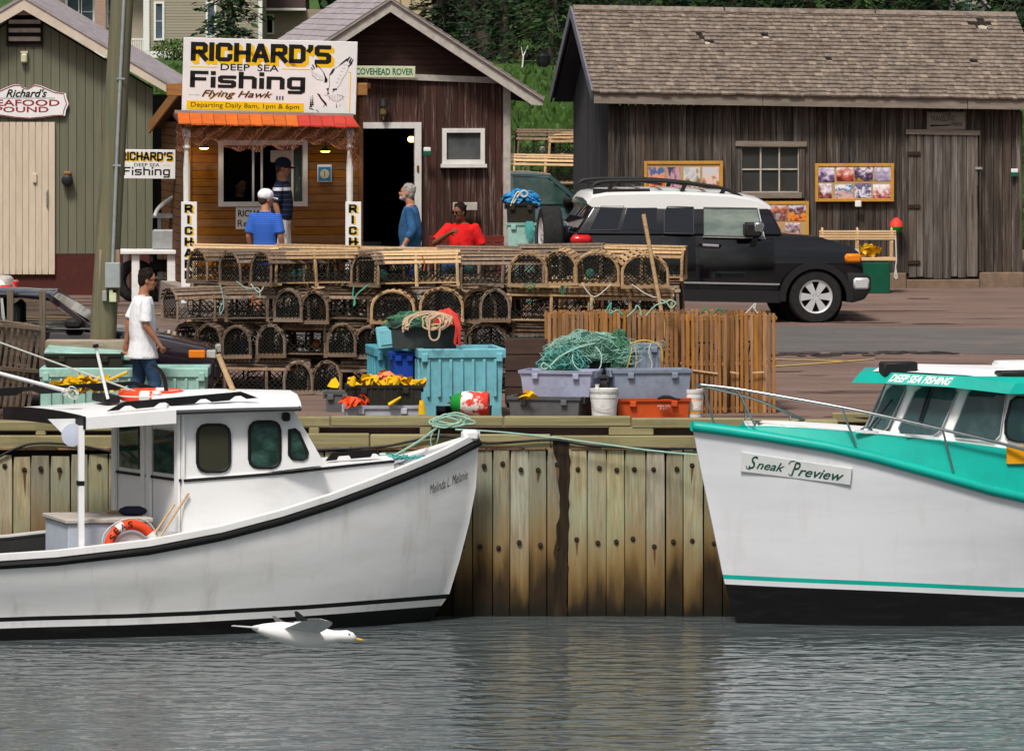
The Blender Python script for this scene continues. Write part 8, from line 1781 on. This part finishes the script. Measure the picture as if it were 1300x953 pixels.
# stainless rails
def side_b(x): return interp([(q.x, -q.y) for q in rnear[0]], x) - .06
def rail_pt(px, py, far=False):
    x = ru(px, py, 0)[0]
    for _ in range(4): yl = (side_b(x) if far else -side_b(x)); x = ru(px, py, yl)[0]
    return V((x, yl, ru(px, py, yl)[1]))
up_pts = [rail_pt(p, y) for p, y in ((884, 488), (930, 493), (990, 503), (1068, 517), (1130, 530), (1200, 546), (1260, 560), (1330, 578), (1420, 598))]
low_pts = [rail_pt(p, y, True) for p, y in ((884, 488), (915, 495), (960, 507), (1000, 524), (1040, 542))]
MB().tube(spline(up_pts, 5), .018, 8).build('bow_rail', M['steel'], RB, 60); MB().tube(spline(low_pts, 5), .016, 8).build('bow_rail', M['steel'], RB, 60)
for (a_, b_, c_, d_) in ((893, 490, 906, 537), (936, 495, 959, 541), (1068, 517, 1087, 565), (1197, 546, 1210, 598), (1330, 578, 1342, 630)): MB().tube([rail_pt(a_, b_), rail_pt(c_, d_) ], .013, 6).build('stanchion', M['steel'], RB, 60)
for (a_, b_, c_, d_) in ((945, 503, 947, 538), (1003, 526, 1004, 542)): MB().tube([rail_pt(a_, b_, True), rail_pt(c_, d_, True)], .012, 6).build('stanchion', M['steel'], RB, 60)
q = rail_pt(955, 543); MB().lathe([(.05, 0), (.03, .02), (.03, .06), (.06, .07)], (q.x + .1, q.y + .15, q.z), n=10).build('bollard', M['steel'], RB, 50)
# name board
c4 = [hull_pt(a_, b_, rnear, RO, RA) for a_, b_ in ((941, 596), (1079, 616), (1081, 594), (942, 573))]; e1 = c4[1] - c4[0]; e2 = c4[3] - c4[0]; nn = e1.cross(e2).normalized(); nn = nn if nn.y < 0 else -nn
nbm = MB(); nbm.prism([p + nn * .03 for p in c4], -nn * .028); nbm.build('name_board', pm('board_pale', (.62, .64, .64), (.54, .56, .56), sc=(4, 4, 4)), RB)
mk('script_green', (.006, .07, .05), rough=.5)
for txt, u0, u1, v0, v1, bd in (("S", .07, .155, .20, .90, .006), ("neak", .142, .40, .24, .70, .008), ("P", .46, .545, .12, .86, .006), ("review", .522, .94, .14, .62, .010)):
    g_ = lettering(txt, u0, u1, v0, v1, 0, M['script_green'], RB, bd, .45)
    for v in g_.data.vertices: c = v.co.copy(); v.co = c4[0] + e1 * c.x + e2 * c.z + nn * .034
mb = MB()                                                  # the flourishes of the two capitals
for pts in ([(.05, .34), (.055, .22), (.085, .18)], [(.435, .70), (.455, .86), (.49, .90)], [(.44, .20), (.45, .12), (.475, .12)]):
    q = spline([c4[0] + e1 * a + e2 * b + nn * .034 for a, b in pts], 5); mb.tube(q, .004, 4)
mb.build('flourish', M['script_green'], RB)
# ------------------------------------------------------------------ people
mk('skin_tan', (.36, .165, .095), (.30, .13, .075), rough=.55, sc=(9, 9, 9)); mk('skin_fair', (.45, .22, .14), (.38, .17, .11), rough=.55, sc=(9, 9, 9)); mk('skin_dark', (.24, .105, .055), (.19, .08, .045), rough=.55, sc=(9, 9, 9))
mk('hair_dark', (.010, .007, .006), (.02, .013, .010), rough=.75, spec=.1, sc=(60, 60, 60)); mk('hair_grey', (.36, .33, .29), (.22, .20, .18), rough=.7, sc=(60, 60, 60)); mk('hair_brown', (.05, .03, .018), rough=.7)
mk('cloth_white', (.80, .80, .82), (.70, .71, .75), rough=.9, sc=(7, 7, 3), bump=.8, bdist=.05); mk('cloth_jeans', (.035, .075, .15), (.02, .045, .10), rough=.95, sc=(6, 6, 3), bump=.8, bdist=.05); mk('cloth_denim', (.035, .12, .26), (.02, .075, .17), rough=.95, sc=(6, 6, 3), bump=.8, bdist=.05); mk('cloth_red', (.80, .018, .018), (.62, .012, .014), rough=.9, sc=(6, 6, 4), bump=.8, bdist=.05)
mk('cloth_navy', (.010, .012, .030), rough=.9); mk('cloth_shorts', (.66, .62, .56), (.56, .52, .47), rough=.9, sc=(6, 6, 3), bump=.8, bdist=.05); mk('cloth_black', (.01, .01, .011), rough=.9); mk('lens', (.008, .008, .008), rough=.1); mk('stubble', (.40, .37, .34), (.30, .26, .23), rough=.8, sc=(60, 60, 60)); mk('pale_jeans', (.12, .19, .30), (.08, .13, .22), rough=.95, sc=(6, 6, 3)); mk('lip', (.28, .09, .07), rough=.5)
def striped(nm, a, b, n, lo, band=None):
    m = pm(nm, a, rough=.9); t = m.node_tree; N, L = t.nodes, t.links; tc = N.new('ShaderNodeTexCoord'); sp = N.new('ShaderNodeSeparateXYZ'); L.new(tc.outputs['Object'], sp.inputs[0])
    mu = N.new('ShaderNodeMath'); mu.operation = 'MULTIPLY'; mu.inputs[1].default_value = n; L.new(sp.outputs['Z'], mu.inputs[0]); fr = N.new('ShaderNodeMath'); fr.operation = 'FRACT'; L.new(mu.outputs[0], fr.inputs[0]); gt = N.new('ShaderNodeMath'); gt.operation = 'GREATER_THAN'; gt.inputs[1].default_value = lo; L.new(fr.outputs[0], gt.inputs[0])
    mx = N.new('ShaderNodeMix'); mx.data_type = 'RGBA'; mx.inputs['A'].default_value = (*lin(a), 1); mx.inputs['B'].default_value = (*lin(b), 1); L.new(gt.outputs[0], mx.inputs['Factor']); res = mx.outputs['Result']
    if band:
        z0, z1, c, sl = band; ad = N.new('ShaderNodeMath'); ad.operation = 'MULTIPLY_ADD'; ad.inputs[1].default_value = sl; L.new(sp.outputs['Y'], ad.inputs[0]); L.new(sp.outputs['Z'], ad.inputs[2])
        cp = N.new('ShaderNodeMath'); cp.operation = 'COMPARE'; cp.inputs[1].default_value = (z0 + z1) / 2; cp.inputs[2].default_value = (z1 - z0) / 2; L.new(ad.outputs[0], cp.inputs[0]); m2 = N.new('ShaderNodeMix'); m2.data_type = 'RGBA'; m2.inputs['B'].default_value = (*lin(c), 1); L.new(cp.outputs[0], m2.inputs['Factor']); L.new(res, m2.inputs['A']); res = m2.outputs['Result']
    L.new(res, N['Principled BSDF'].inputs['Base Color']); return m
M['polo_blue'] = striped('polo_blue', (.02, .085, .42), (.05, .15, .52), 38, .55); M['polo_navy'] = striped('polo_navy', (.008, .010, .026), (.035, .05, .10), 15, .82, (1.32, 1.365, (.62, .64, .72), 0))
def remesh(o, vox, sm=4):
    solidify(o, [('REMESH', dict(mode='VOXEL', voxel_size=vox, use_smooth_shade=True)), ('SMOOTH', dict(factor=.5, iterations=sm))])
    o.data.polygons.foreach_set('use_smooth', [True] * len(o.data.polygons)); return o
def etube(mb, pts, n=14):                                   # (centre, half-depth x, half-width y) rings stacked
    mb.loft([[V(c) + V((rx * math.cos(2 * math.pi * k / n), ry * math.sin(2 * math.pi * k / n), 0)) for k in range(n)] for c, rx, ry in pts])
def limb(mb, a, b, r0, r1, rm=None):
    a, b = V(a), V(b); d = b - a; n = 7; pts = [a + d * (i / (n - 1)) for i in range(n)]; rs = [lerp(r0, r1, i / (n - 1)) + ((rm or 0) * math.sin(math.pi * min(1, i / (n - 1) * 1.4)) if rm else 0) for i in range(n)]
    mb.tube(pts, rs, 12); mb.ball(a, r0, 12); mb.ball(b, r1, 12)
def hand(mb, w, d, palm_n, curl=.5, s=1.0):
    w, d, n = V(w), V(d).normalized(), V(palm_n).normalized(); sd = d.cross(n).normalized()
    c = w + d * .045 * s
    mb.tube([w - d * .01, w + d * .03 * s, w + d * .085 * s], [.026 * s, .036 * s, .034 * s], 10, flat=.62)
    for k, (off, L) in enumerate(((-.030, .070), (-.010, .080), (.010, .076), (.028, .060))):
        p0 = w + d * .082 * s + sd * off * s; d1 = (d * math.cos(curl * .6) + n * math.sin(curl * .6)).normalized(); d2 = (d * math.cos(curl * 1.7) + n * math.sin(curl * 1.7)).normalized(); d3 = (d * math.cos(curl * 2.6) + n * math.sin(curl * 2.6)).normalized()
        p1 = p0 + d1 * L * .45 * s; p2 = p1 + d2 * L * .32 * s; p3 = p2 + d3 * L * .25 * s; mb.tube([p0 - d * .015, p0, p1, p2, p3], [.010 * s, .0098 * s, .0092 * s, .0086 * s, .007 * s], 8)
    q0 = w + d * .025 * s - sd * .028 * s; q1 = q0 + (d * .5 - sd * .75 + n * .3).normalized() * .035 * s; q2 = q1 + (d * .8 - sd * .2 + n * .5).normalized() * .032 * s; mb.tube([w + d * .02 * s - sd * .01 * s, q0, q1, q2], [.014 * s, .013 * s, .0105 * s, .008 * s], 8)
def person(label, loc, yaw, P_, skin, parts, voxel=.011):
    """P_: joints in metres, x forward, y to the person's left, z up from the feet."""
    r = thing('person', label, 'person', loc, yaw); J = {k: V(v) for k, v in P_.items()}
    mb = MB(); hc = J['head']; look = R(P_.get('look', 0) if isinstance(P_.get('look', 0), (int, float)) else 0)
    return r, J
def build_person(label, loc, yaw, J, skin, hair, shirt, trousers, look=0, nod=0, tilt=0, sleeves='short', shorts=False, hairstyle='short', beard=None, glasses=False, moustache=False, cap=None, brim_m=None, belly=0, curls=(.5, .5), long_shirt=0, shoes='car_plastic'):
    J = {k: V(v) for k, v in J.items()}
    body = MB(); H = J['head']; nk = J['neck']; ch = J['chest']; pv = J['pelvis']
    hm_ = Matrix.Translation(H) @ Euler((R(tilt), R(nod), R(look))).to_matrix().to_4x4()
    def hp(x, y, z): return hm_ @ V((x, y, z))
    # head: skull, face, jaw, nose, brow, ears
    def hball(c, r, n=16, k=10):
        t = MB(); t.ball((0, 0, 0), r, n, 0, k); body.add([hp(*(V(v) + V(c))) for v in t.v], t.f)
    hball((-.008, 0, .035), (.096, .076, .088)); hball((.012, 0, -.005), (.078, .068, .085)); hball((.028, 0, -.062), (.055, .052, .045)); hball((.060, 0, -.085), (.022, .024, .020))
    hball((.092, 0, -.018), (.020, .013, .022)); hball((.083, 0, .008), (.012, .010, .030)); hball((.073, 0, .028), (.018, .052, .012)); hball((.080, 0, -.052), (.012, .026, .011))
    for s_ in (1, -1): hball((-.008, .074 * s_, -.002), (.022, .010, .033)); hball((.060, .040 * s_, -.02), (.022, .02, .022))
    body.tube([nk - V((0, 0, .05)), nk, hp(-.018, 0, -.05), hp(-.01, 0, -.02)], [.066, .058, .056, .06], 14)
    sw = (J['shL'] - J['shR']).length / 2
    tor = [(pv + V((0, 0, -.08)), .10, .155), (pv, .115 + belly * .3, .165), (pv.lerp(ch, .35), .108 + belly, .152 + belly * .5), (pv.lerp(ch, .7), .118 + belly * .6, .168), (ch, .122, .178), (ch.lerp(nk, .42), .105, sw * .92), (ch.lerp(nk, .70), .088, sw * .66), (ch.lerp(nk, .88), .072, sw * .45), (nk + V((0, 0, -.005)), .062, .068)]
    etube(body, tor, 18)
    for s_ in ('L', 'R'):
        sh_, el, wr = J['sh' + s_], J['el' + s_], J['wr' + s_]
        limb(body, sh_, el, .052, .040); limb(body, el, wr, .042, .027, .004)
        d = (wr - el).normalized(); pn = V(J.get('pn' + s_, (0, -1 if s_ == 'L' else 1, 0))); pn = (pn - d * pn.dot(d)).normalized(); hd = V(J['hd' + s_]) if 'hd' + s_ in J else d
        hand(body, wr, hd, pn, curls[0 if s_ == 'L' else 1])
        hp_, kn, an = J['hip' + s_], J['kn' + s_], J['an' + s_]
        limb(body, hp_, kn, .088, .056); limb(body, kn, an, .058, .038, .010)
        f = V(J['toe' + s_]) if 'toe' + s_ in J else an + V((.14, 0, -.06)); body.tube([an + V((-.05, 0, -.045)), an.lerp(f, .4) + V((0, 0, -.015)), f], [.036, .042, .026], 10, flat=.8)
    root = body.build('person', M[skin]); remesh(root, .0085, 3); root.location = loc; root.rotation_euler = (0, 0, yaw); tag(root, label, 'person')
    # clothes
    e = .016; mb = MB(); c = [(a, rx + e, ry + e) for a, rx, ry in tor]
    lowr = [(pv + V((0, 0, -.10 - long_shirt)), .118 + belly * .3 + (.055 if long_shirt > 0 else 0), .172 + (.03 if long_shirt > 0 else 0))]
    etube(mb, lowr + [c[1]] + c[2:8] + [(nk + V((-.005, 0, -.03)), .075, .082)], 20)
    for s_ in ('L', 'R'):
        sh_, el, wr = J['sh' + s_], J['el' + s_], J['wr' + s_]; t = el.lerp(sh_, .12) if sleeves == 'short' else el
        mb.tube([sh_, sh_.lerp(t, .35), sh_.lerp(t, .7), t], [.060, .066, .070, .074 if sleeves == 'short' else .062], 14); mb.ball(sh_, .062, 14)
        if sleeves == 'rolled': limb(mb, el, el.lerp(wr, .28), .060, .062)
        if sleeves == 'long': limb(mb, el, wr, .058, .044)
    o = mb.build('shirt', M[shirt], root); remesh(o, .012, 4)
    if sleeves != 'long' or True:
        cb_ = MB(); cb_.tube([nk + V((.068 * math.cos(k * .5236) - .004, .075 * math.sin(k * .5236), -.022 - .03 * max(0, math.cos(k * .5236)))) for k in range(12)], .012, 6, closed=True); cb_.build('collar', M[shirt], root, 60)
    mb = MB(); etube(mb, [(pv + V((0, 0, -.10)), .118, .170), (pv + V((0, 0, .02)), .122 + belly * .2, .170), (pv + V((0, 0, .05)), .12 + belly * .2, .166)], 18)
    for s_ in ('L', 'R'):
        hp_, kn, an = J['hip' + s_], J['kn' + s_], J['an' + s_]; limb(mb, hp_, kn, .096, .076 if not shorts else .098)
        if not shorts: mb.tube([kn, kn.lerp(an, .5), an + V((0, 0, -.02))], [.076, .072, .068], 12)
    o = mb.build('shorts' if shorts else 'trousers', M[trousers], root); remesh(o, .012, 4)
    for s_ in ('L', 'R'):
        an = J['an' + s_]; f = V(J['toe' + s_]) if 'toe' + s_ in J else an + V((.14, 0, -.06)); mb = MB(); mb.tube([an + V((-.06, 0, -.05)), an.lerp(f, .35) + V((0, 0, -.02)), f + V((.02, 0, .0))], [.043, .052, .032], 12, flat=.85); o = mb.build('shoe', M[shoes], root); remesh(o, .012, 2)
    def hshape(nm, fn, m, vox=.008):
        t = MB(); fn(t); t.v = [tuple(hp(*v)) for v in t.v]; o = t.build(nm, M[m], root); remesh(o, vox, 2); return o
    if hairstyle:
        def hf(t):
            t.ball((-.020, 0, .048 - (.02 if cap else 0)), (.098, .083, .090 - (.03 if cap else 0)), 18, 0, 10); t.ball((-.055, 0, .0), (.060, .076, .080), 14)
            for s_ in (1, -1): t.ball((-.015, .066 * s_, .022), (.035, .016, .042), 10)
            rr = random.Random(len(label))
            for i in range(0 if cap else 26): a, b = rr.uniform(0, 6.28), rr.uniform(.1, 1.2); t.ball((-.020 + .094 * math.cos(a) * math.sin(b), .08 * math.sin(a) * math.sin(b), .05 + .088 * math.cos(b)), rr.uniform(.012, .022), 8)
        hshape('hair', hf, hair)
    if beard:
        def bf(t): t.ball((.040, 0, -.078), (.052, .056, .034), 14); t.ball((.078, 0, -.045), (.016, .030, .010), 10); [t.ball((.022, .055 * s_, -.045), (.03, .014, .04), 10) for s_ in (1, -1)]
        hshape('beard', bf, beard)
    if moustache: hshape('moustache', lambda t: t.ball((.092, 0, -.040), (.012, .034, .010), 12), 'hair_dark')
    ey = MB()
    for s_ in (1, -1): ey.ball((.080, .030 * s_, .010), (.012, .013, .008), 10)
    ey.v = [tuple(hp(*v)) for v in ey.v]; ey.build('eyes', M['hair_dark'], root, 60)
    if not moustache and not beard: hshape('lips', lambda t: t.ball((.088, 0, -.053), (.008, .022, .007), 10), 'lip', .004)
    if glasses:
        g_ = MB()
        for s_ in (1, -1): g_.ball((.092, .032 * s_, .010), (.008, .027, .019), 12); g_.bar((.088, .056 * s_, .016), (-.005, .080 * s_, .014), .006, .006)
        g_.bar((.095, -.01, .015), (.095, .01, .015), .006, .006); g_.v = [tuple(hp(*v)) for v in g_.v]; g_.build('glasses', M['lens'], root, 50)
    if cap:
        def cf(t): t.ball((-.014, 0, .062), (.116, .098, .094), 18, 0, 10); t.ball((-.016, 0, .035), (.112, .095, .03), 16)
        o = hshape('cap', cf, cap)
        b = MB(); rows = []
        for i in range(7): y = lerp(-.068, .068, i / 6); L = .085 * math.sqrt(max(0, 1 - (y / .08) ** 2)); rows.append([(.070, y, .045 - y * y * 2), (.088 + L, y, .030 - y * y * 3), (.088 + L, y, .024 - y * y * 3), (.070, y, .037 - y * y * 2)])
        b.loft(rows); b.v = [tuple(hp(*v)) for v in b.v]; b.build('cap_brim', M[brim_m or cap], root, 60)
    return root
def stand(h, **kw):                                         # a standing skeleton of height h
    k = h / 1.75
    J = dict(head=(.02, 0, 1.635), neck=(-.005, 0, 1.485), chest=(0, 0, 1.29), pelvis=(0, 0, .95), shL=(-.005, .188, 1.40), shR=(-.005, -.188, 1.40), elL=(-.03, .24, 1.14), elR=(-.03, -.24, 1.14), wrL=(.05, .25, .89), wrR=(.05, -.25, .89), hipL=(0, .09, .90), hipR=(0, -.09, .90), knL=(.02, .10, .50), knR=(.02, -.10, .50), anL=(-.02, .10, .09), anR=(-.02, -.10, .09))
    J.update(kw); return {q: V(v) * k for q, v in J.items()}
# the walker on the wharf edge
Yw = 80.62; hx_ = 190
build_person('man in white T-shirt and jeans walking along the wharf edge, dark hair', (X(181, Yw), Yw, G(Yw)), R(16), stand(1.74, shL=(-.005, .205, 1.40), shR=(-.005, -.205, 1.40), head=(.06, 0, 1.63), neck=(.01, 0, 1.48), elR=(-.02, -.235, 1.14), wrR=(.13, -.245, .93), elL=(-.10, .23, 1.16), wrL=(-.13, .25, .92), knR=(.12, -.09, .50), anR=(.10, -.10, .10), knL=(-.02, .10, .50), anL=(-.25, .10, .14), toeL=(-.13, .10, .03)), 'skin_tan', 'hair_dark', 'cloth_white', 'cloth_jeans', look=-14, nod=3, glasses=True, belly=.03, long_shirt=.10, curls=(.6, .8))
# customers at the booth
Yc1 = 97.7
build_person('man seen from behind in a blue striped polo and white cap, by the booth window', (X(337, Yc1), Yc1, G(Yc1)), R(68), stand(1.72, head=(.03, .0, 1.635), wrL=(.08, .24, .90), wrR=(.08, -.24, .90)), 'skin_fair', 'hair_brown', 'polo_blue', 'cloth_shorts', look=-38, nod=4, cap='cloth_white', long_shirt=.12, shorts=True)
Yc2 = 98.55
build_person('man in navy striped polo, dark cap and white shorts standing on the booth platform', (X(358, Yc2), Yc2, G(99.3) + .35), R(-10), stand(1.74, elR=(-.04, -.24, 1.14), wrR=(.02, -.24, .90)), 'skin_tan', 'hair_brown', 'polo_navy', 'cloth_shorts', look=6, nod=8, cap='cloth_navy', belly=.03, long_shirt=-.06, shorts=True)
Yc3 = 99.7
wm = build_person('person in black inside the booth window holding a white cup', (X(303, Yc3 + .1), Yc3 + .42, G(99.3) + .36), R(-60), stand(1.42, elR=(.05, -.23, 1.12), wrR=(.22, -.08, 1.18), elL=(.0, .24, 1.10), wrL=(.18, .14, 1.0), pnR=(0, 1, 0)), 'skin_fair', 'hair_dark', 'cloth_black', 'cloth_black', look=10, sleeves='long', hairstyle='short')
cup = thing('cup', 'white cup held in the hand of the person inside the booth window', 'cup', wm.matrix_basis @ (V((.29, -.05, 1.19)) * (1.42 / 1.75))); MB().lathe([(.028, -.05), (.036, .05), (.031, .05), (.024, -.04)], n=12).build('body', M['sign_white'], cup, 40); MB().tube([(.034, 0, .03), (.06, 0, .02), (.06, 0, -.02), (.03, 0, -.03)], .006, 5).build('handle', M['sign_white'], cup)
# man in denim by the doorway, facing left, looking up
Yd = 98.6
build_person('grey-haired bearded man in a loose denim shirt standing by the dark doorway', (X(521, Yd), Yd, G(Yd)), R(172), stand(1.76, head=(.05, 0, 1.635), elL=(-.07, .25, 1.13), wrL=(.07, .27, .90), elR=(-.05, -.24, 1.13)), 'skin_fair', 'hair_grey', 'cloth_denim', 'pale_jeans', look=4, nod=-12, sleeves='rolled', beard='stubble', belly=.045, long_shirt=.12, curls=(.7, .5))
wtc = thing('wristwatch', 'silver wristwatch on the wrist of the man in denim', 'watch', (0, 0, 0)); root_d = [o for o in bpy.data.objects if o.get('label', '').startswith('grey-haired')][0]
c = root_d.matrix_basis @ (V((.06, .268, .915)) * (1.76 / 1.75)); wtc.location = c; MB().tube([(.036 * math.cos(k * .5236), .036 * math.sin(k * .5236), 0) for k in range(12)], .012, 6, closed=True).build('strap', M['galv'], wtc, 60); MB().lathe([(.016, -.044), (.016, -.036)], (0, 0, 0), 'y', 10).build('face', M['sign_white'], wtc)
# man in red on the bench, arm across the chest
Ye = 99.85
build_person('man in a bright red T-shirt with sunglasses and moustache sitting on the red bench', (X(586, Ye), Ye, G(Ye)), R(-108), dict(head=(.10, .0, 1.315), neck=(.02, 0, 1.19), chest=(.0, 0, 1.0), pelvis=(-.05, 0, .58), shL=(0, .20, 1.11), shR=(0, -.20, 1.11), elR=(.16, -.34, .89), wrR=(.31, -.08, 1.03), hdR=(.15, .9, .40), pnR=(-1, 0, 0), elL=(-.06, .29, .84), wrL=(-.02, .40, .62), hipL=(0, .10, .54), hipR=(0, -.10, .54), knL=(.42, .14, .55), knR=(.42, -.14, .55), anL=(.45, .13, .10), anR=(.45, -.13, .10)), 'skin_dark', 'hair_dark', 'cloth_red', 'cloth_jeans', look=-24, nod=4, glasses=True, moustache=True, belly=.05, long_shirt=.0, curls=(.5, 1.1))

# ------------------------------------------------------------------ gull skimming the water before the white boat
mk('gull_white', (.80, .80, .79), rough=.8); mk('gull_grey', (.66, .67, .68), (.56, .57, .58), rough=.8, sc=(9, 9, 9)); mk('gull_black', (.10, .10, .10), rough=.7); mk('beak_yellow', (.7, .4, .03), rough=.5)
Yg_ = 47.0; gl_ = P(385, 806, Yg_); gull = thing('gull', 'white gull with grey wings gliding low over the water before the white boat', 'gull', gl_, R(6)); gull.rotation_euler = (R(-6), R(9), R(6))
bd = MB(); xsn = [(-.34, .012, -.0), (-.27, .04, .0), (-.16, .072, .0), (-.02, .085, -.005), (.10, .074, .0), (.19, .05, .015), (.235, .042, .028), (.28, .044, .036), (.325, .034, .034), (.35, .012, .028)]
bd.loft([[V((x, r * math.cos(t * .524), z + r * .92 * math.sin(t * .524))) for t in range(12)] for x, r, z in xsn]); b = bd.build('body', M['gull_white'], gull, 60)
MB().lathe([(.012, 0), (.010, .03), (.003, .055)], (.345, 0, .026), 'x', 8).build('beak', M['beak_yellow'], gull, 60)
tl = MB(); tl.loft([[V((-.30, -.03, .0)), V((-.30, .03, .0)), V((-.30, .03, .012)), V((-.30, -.03, .012))], [V((-.47, -.085, -.01)), V((-.47, .085, -.01)), V((-.47, .085, -.004)), V((-.47, -.085, -.004))]]); tl.build('tail', M['gull_white'], gull)
e_ = MB(); [e_.ball((.295, .036 * s_, .05), .007, 8) for s_ in (1, -1)]; e_.build('eyes', M['gull_black'], gull)
for s_ in (1, -1):
    wg = MB(); rows = []
    for t in range(9):
        u = t / 8; y = .06 + .66 * u; z = .03 + .04 * u + .05 * math.sin(u * 3.0); ch_ = lerp(.24, .07, u ** 1.4); x0 = .10 + .08 * math.sin(u * 3) - .16 * u * u
        rows.append([V((x0, y * s_, z)), V((x0 - ch_ * .4, y * s_, z + .018 * (1 - u))), V((x0 - ch_, y * s_, z - .01)), V((x0 - ch_ * .5, y * s_, z - .012))])
    wg.loft(rows); wgo = wg.build('wing', M['gull_grey'], gull, 60)
    cc = lambda r_: sum(r_, V()) / 4
    tp = MB(); tp.loft([[cc(r_) + (p - cc(r_)) * 1.12 + V((0, 0, .002)) for p in r_] for r_ in rows[6:]] + [[cc(rows[8]) + (p - cc(rows[8])) * .3 + V((-.06, .10 * s_, .05)) for p in rows[8]]]); tp.build('wing_tip', M['gull_black'], wgo)
# ------------------------------------------------------------------ loose grit on the yard
mk('grit', (.24, .19, .16), (.12, .10, .09), rough=.95, sc=(30, 30, 30))
gr = MB(); rr = random.Random(77)
for i in range(1600):
    py = rr.uniform(372, 540); Y = GYpx(py); x = X(rr.uniform(-20, 1320), Y); s_ = rr.choice((.008, .010, .014, .02)) * rr.uniform(.7, 1.3)
    c = V((x, Y, G(Y) + s_ * .3)); k = len(gr.v); gr.v += [tuple(c + V((s_ * a, s_ * b, s_ * d))) for a, b, d in ((1, .1, -.4), (-.4, .9, -.4), (-.8, -.7, -.4), (.1, 0, .5))]; gr.f += [(k, k + 1, k + 3), (k + 1, k + 2, k + 3), (k + 2, k, k + 3)]; gr.m += [0] * 3
tag(gr.build('gravel', M['grit']), 'loose grit scattered over the reddish yard', 'gravel', kind='stuff')
tf = MB()
for i in range(5000):
    Y = 113 + 190 * rr.random() ** 2; px = rr.choice((rr.uniform(640, 735), rr.uniform(190, 240), rr.uniform(1290, 1310))); x = X(px, Y); s_ = rr.uniform(.10, .32); a = rr.uniform(0, 3.14)
    d = V((math.cos(a), math.sin(a), 0)) * s_ * .5; t = V((rr.uniform(-.1, .1), 0, s_)); c = V((x, Y, G(Y) + .02)); tf.add([c - d, c + d, c + t], [(0, 1, 2)])
tag(tf.build('grass_tufts', M['grass_tuft']), 'rough grass tufts on the field behind the sheds', 'grass', kind='stuff')
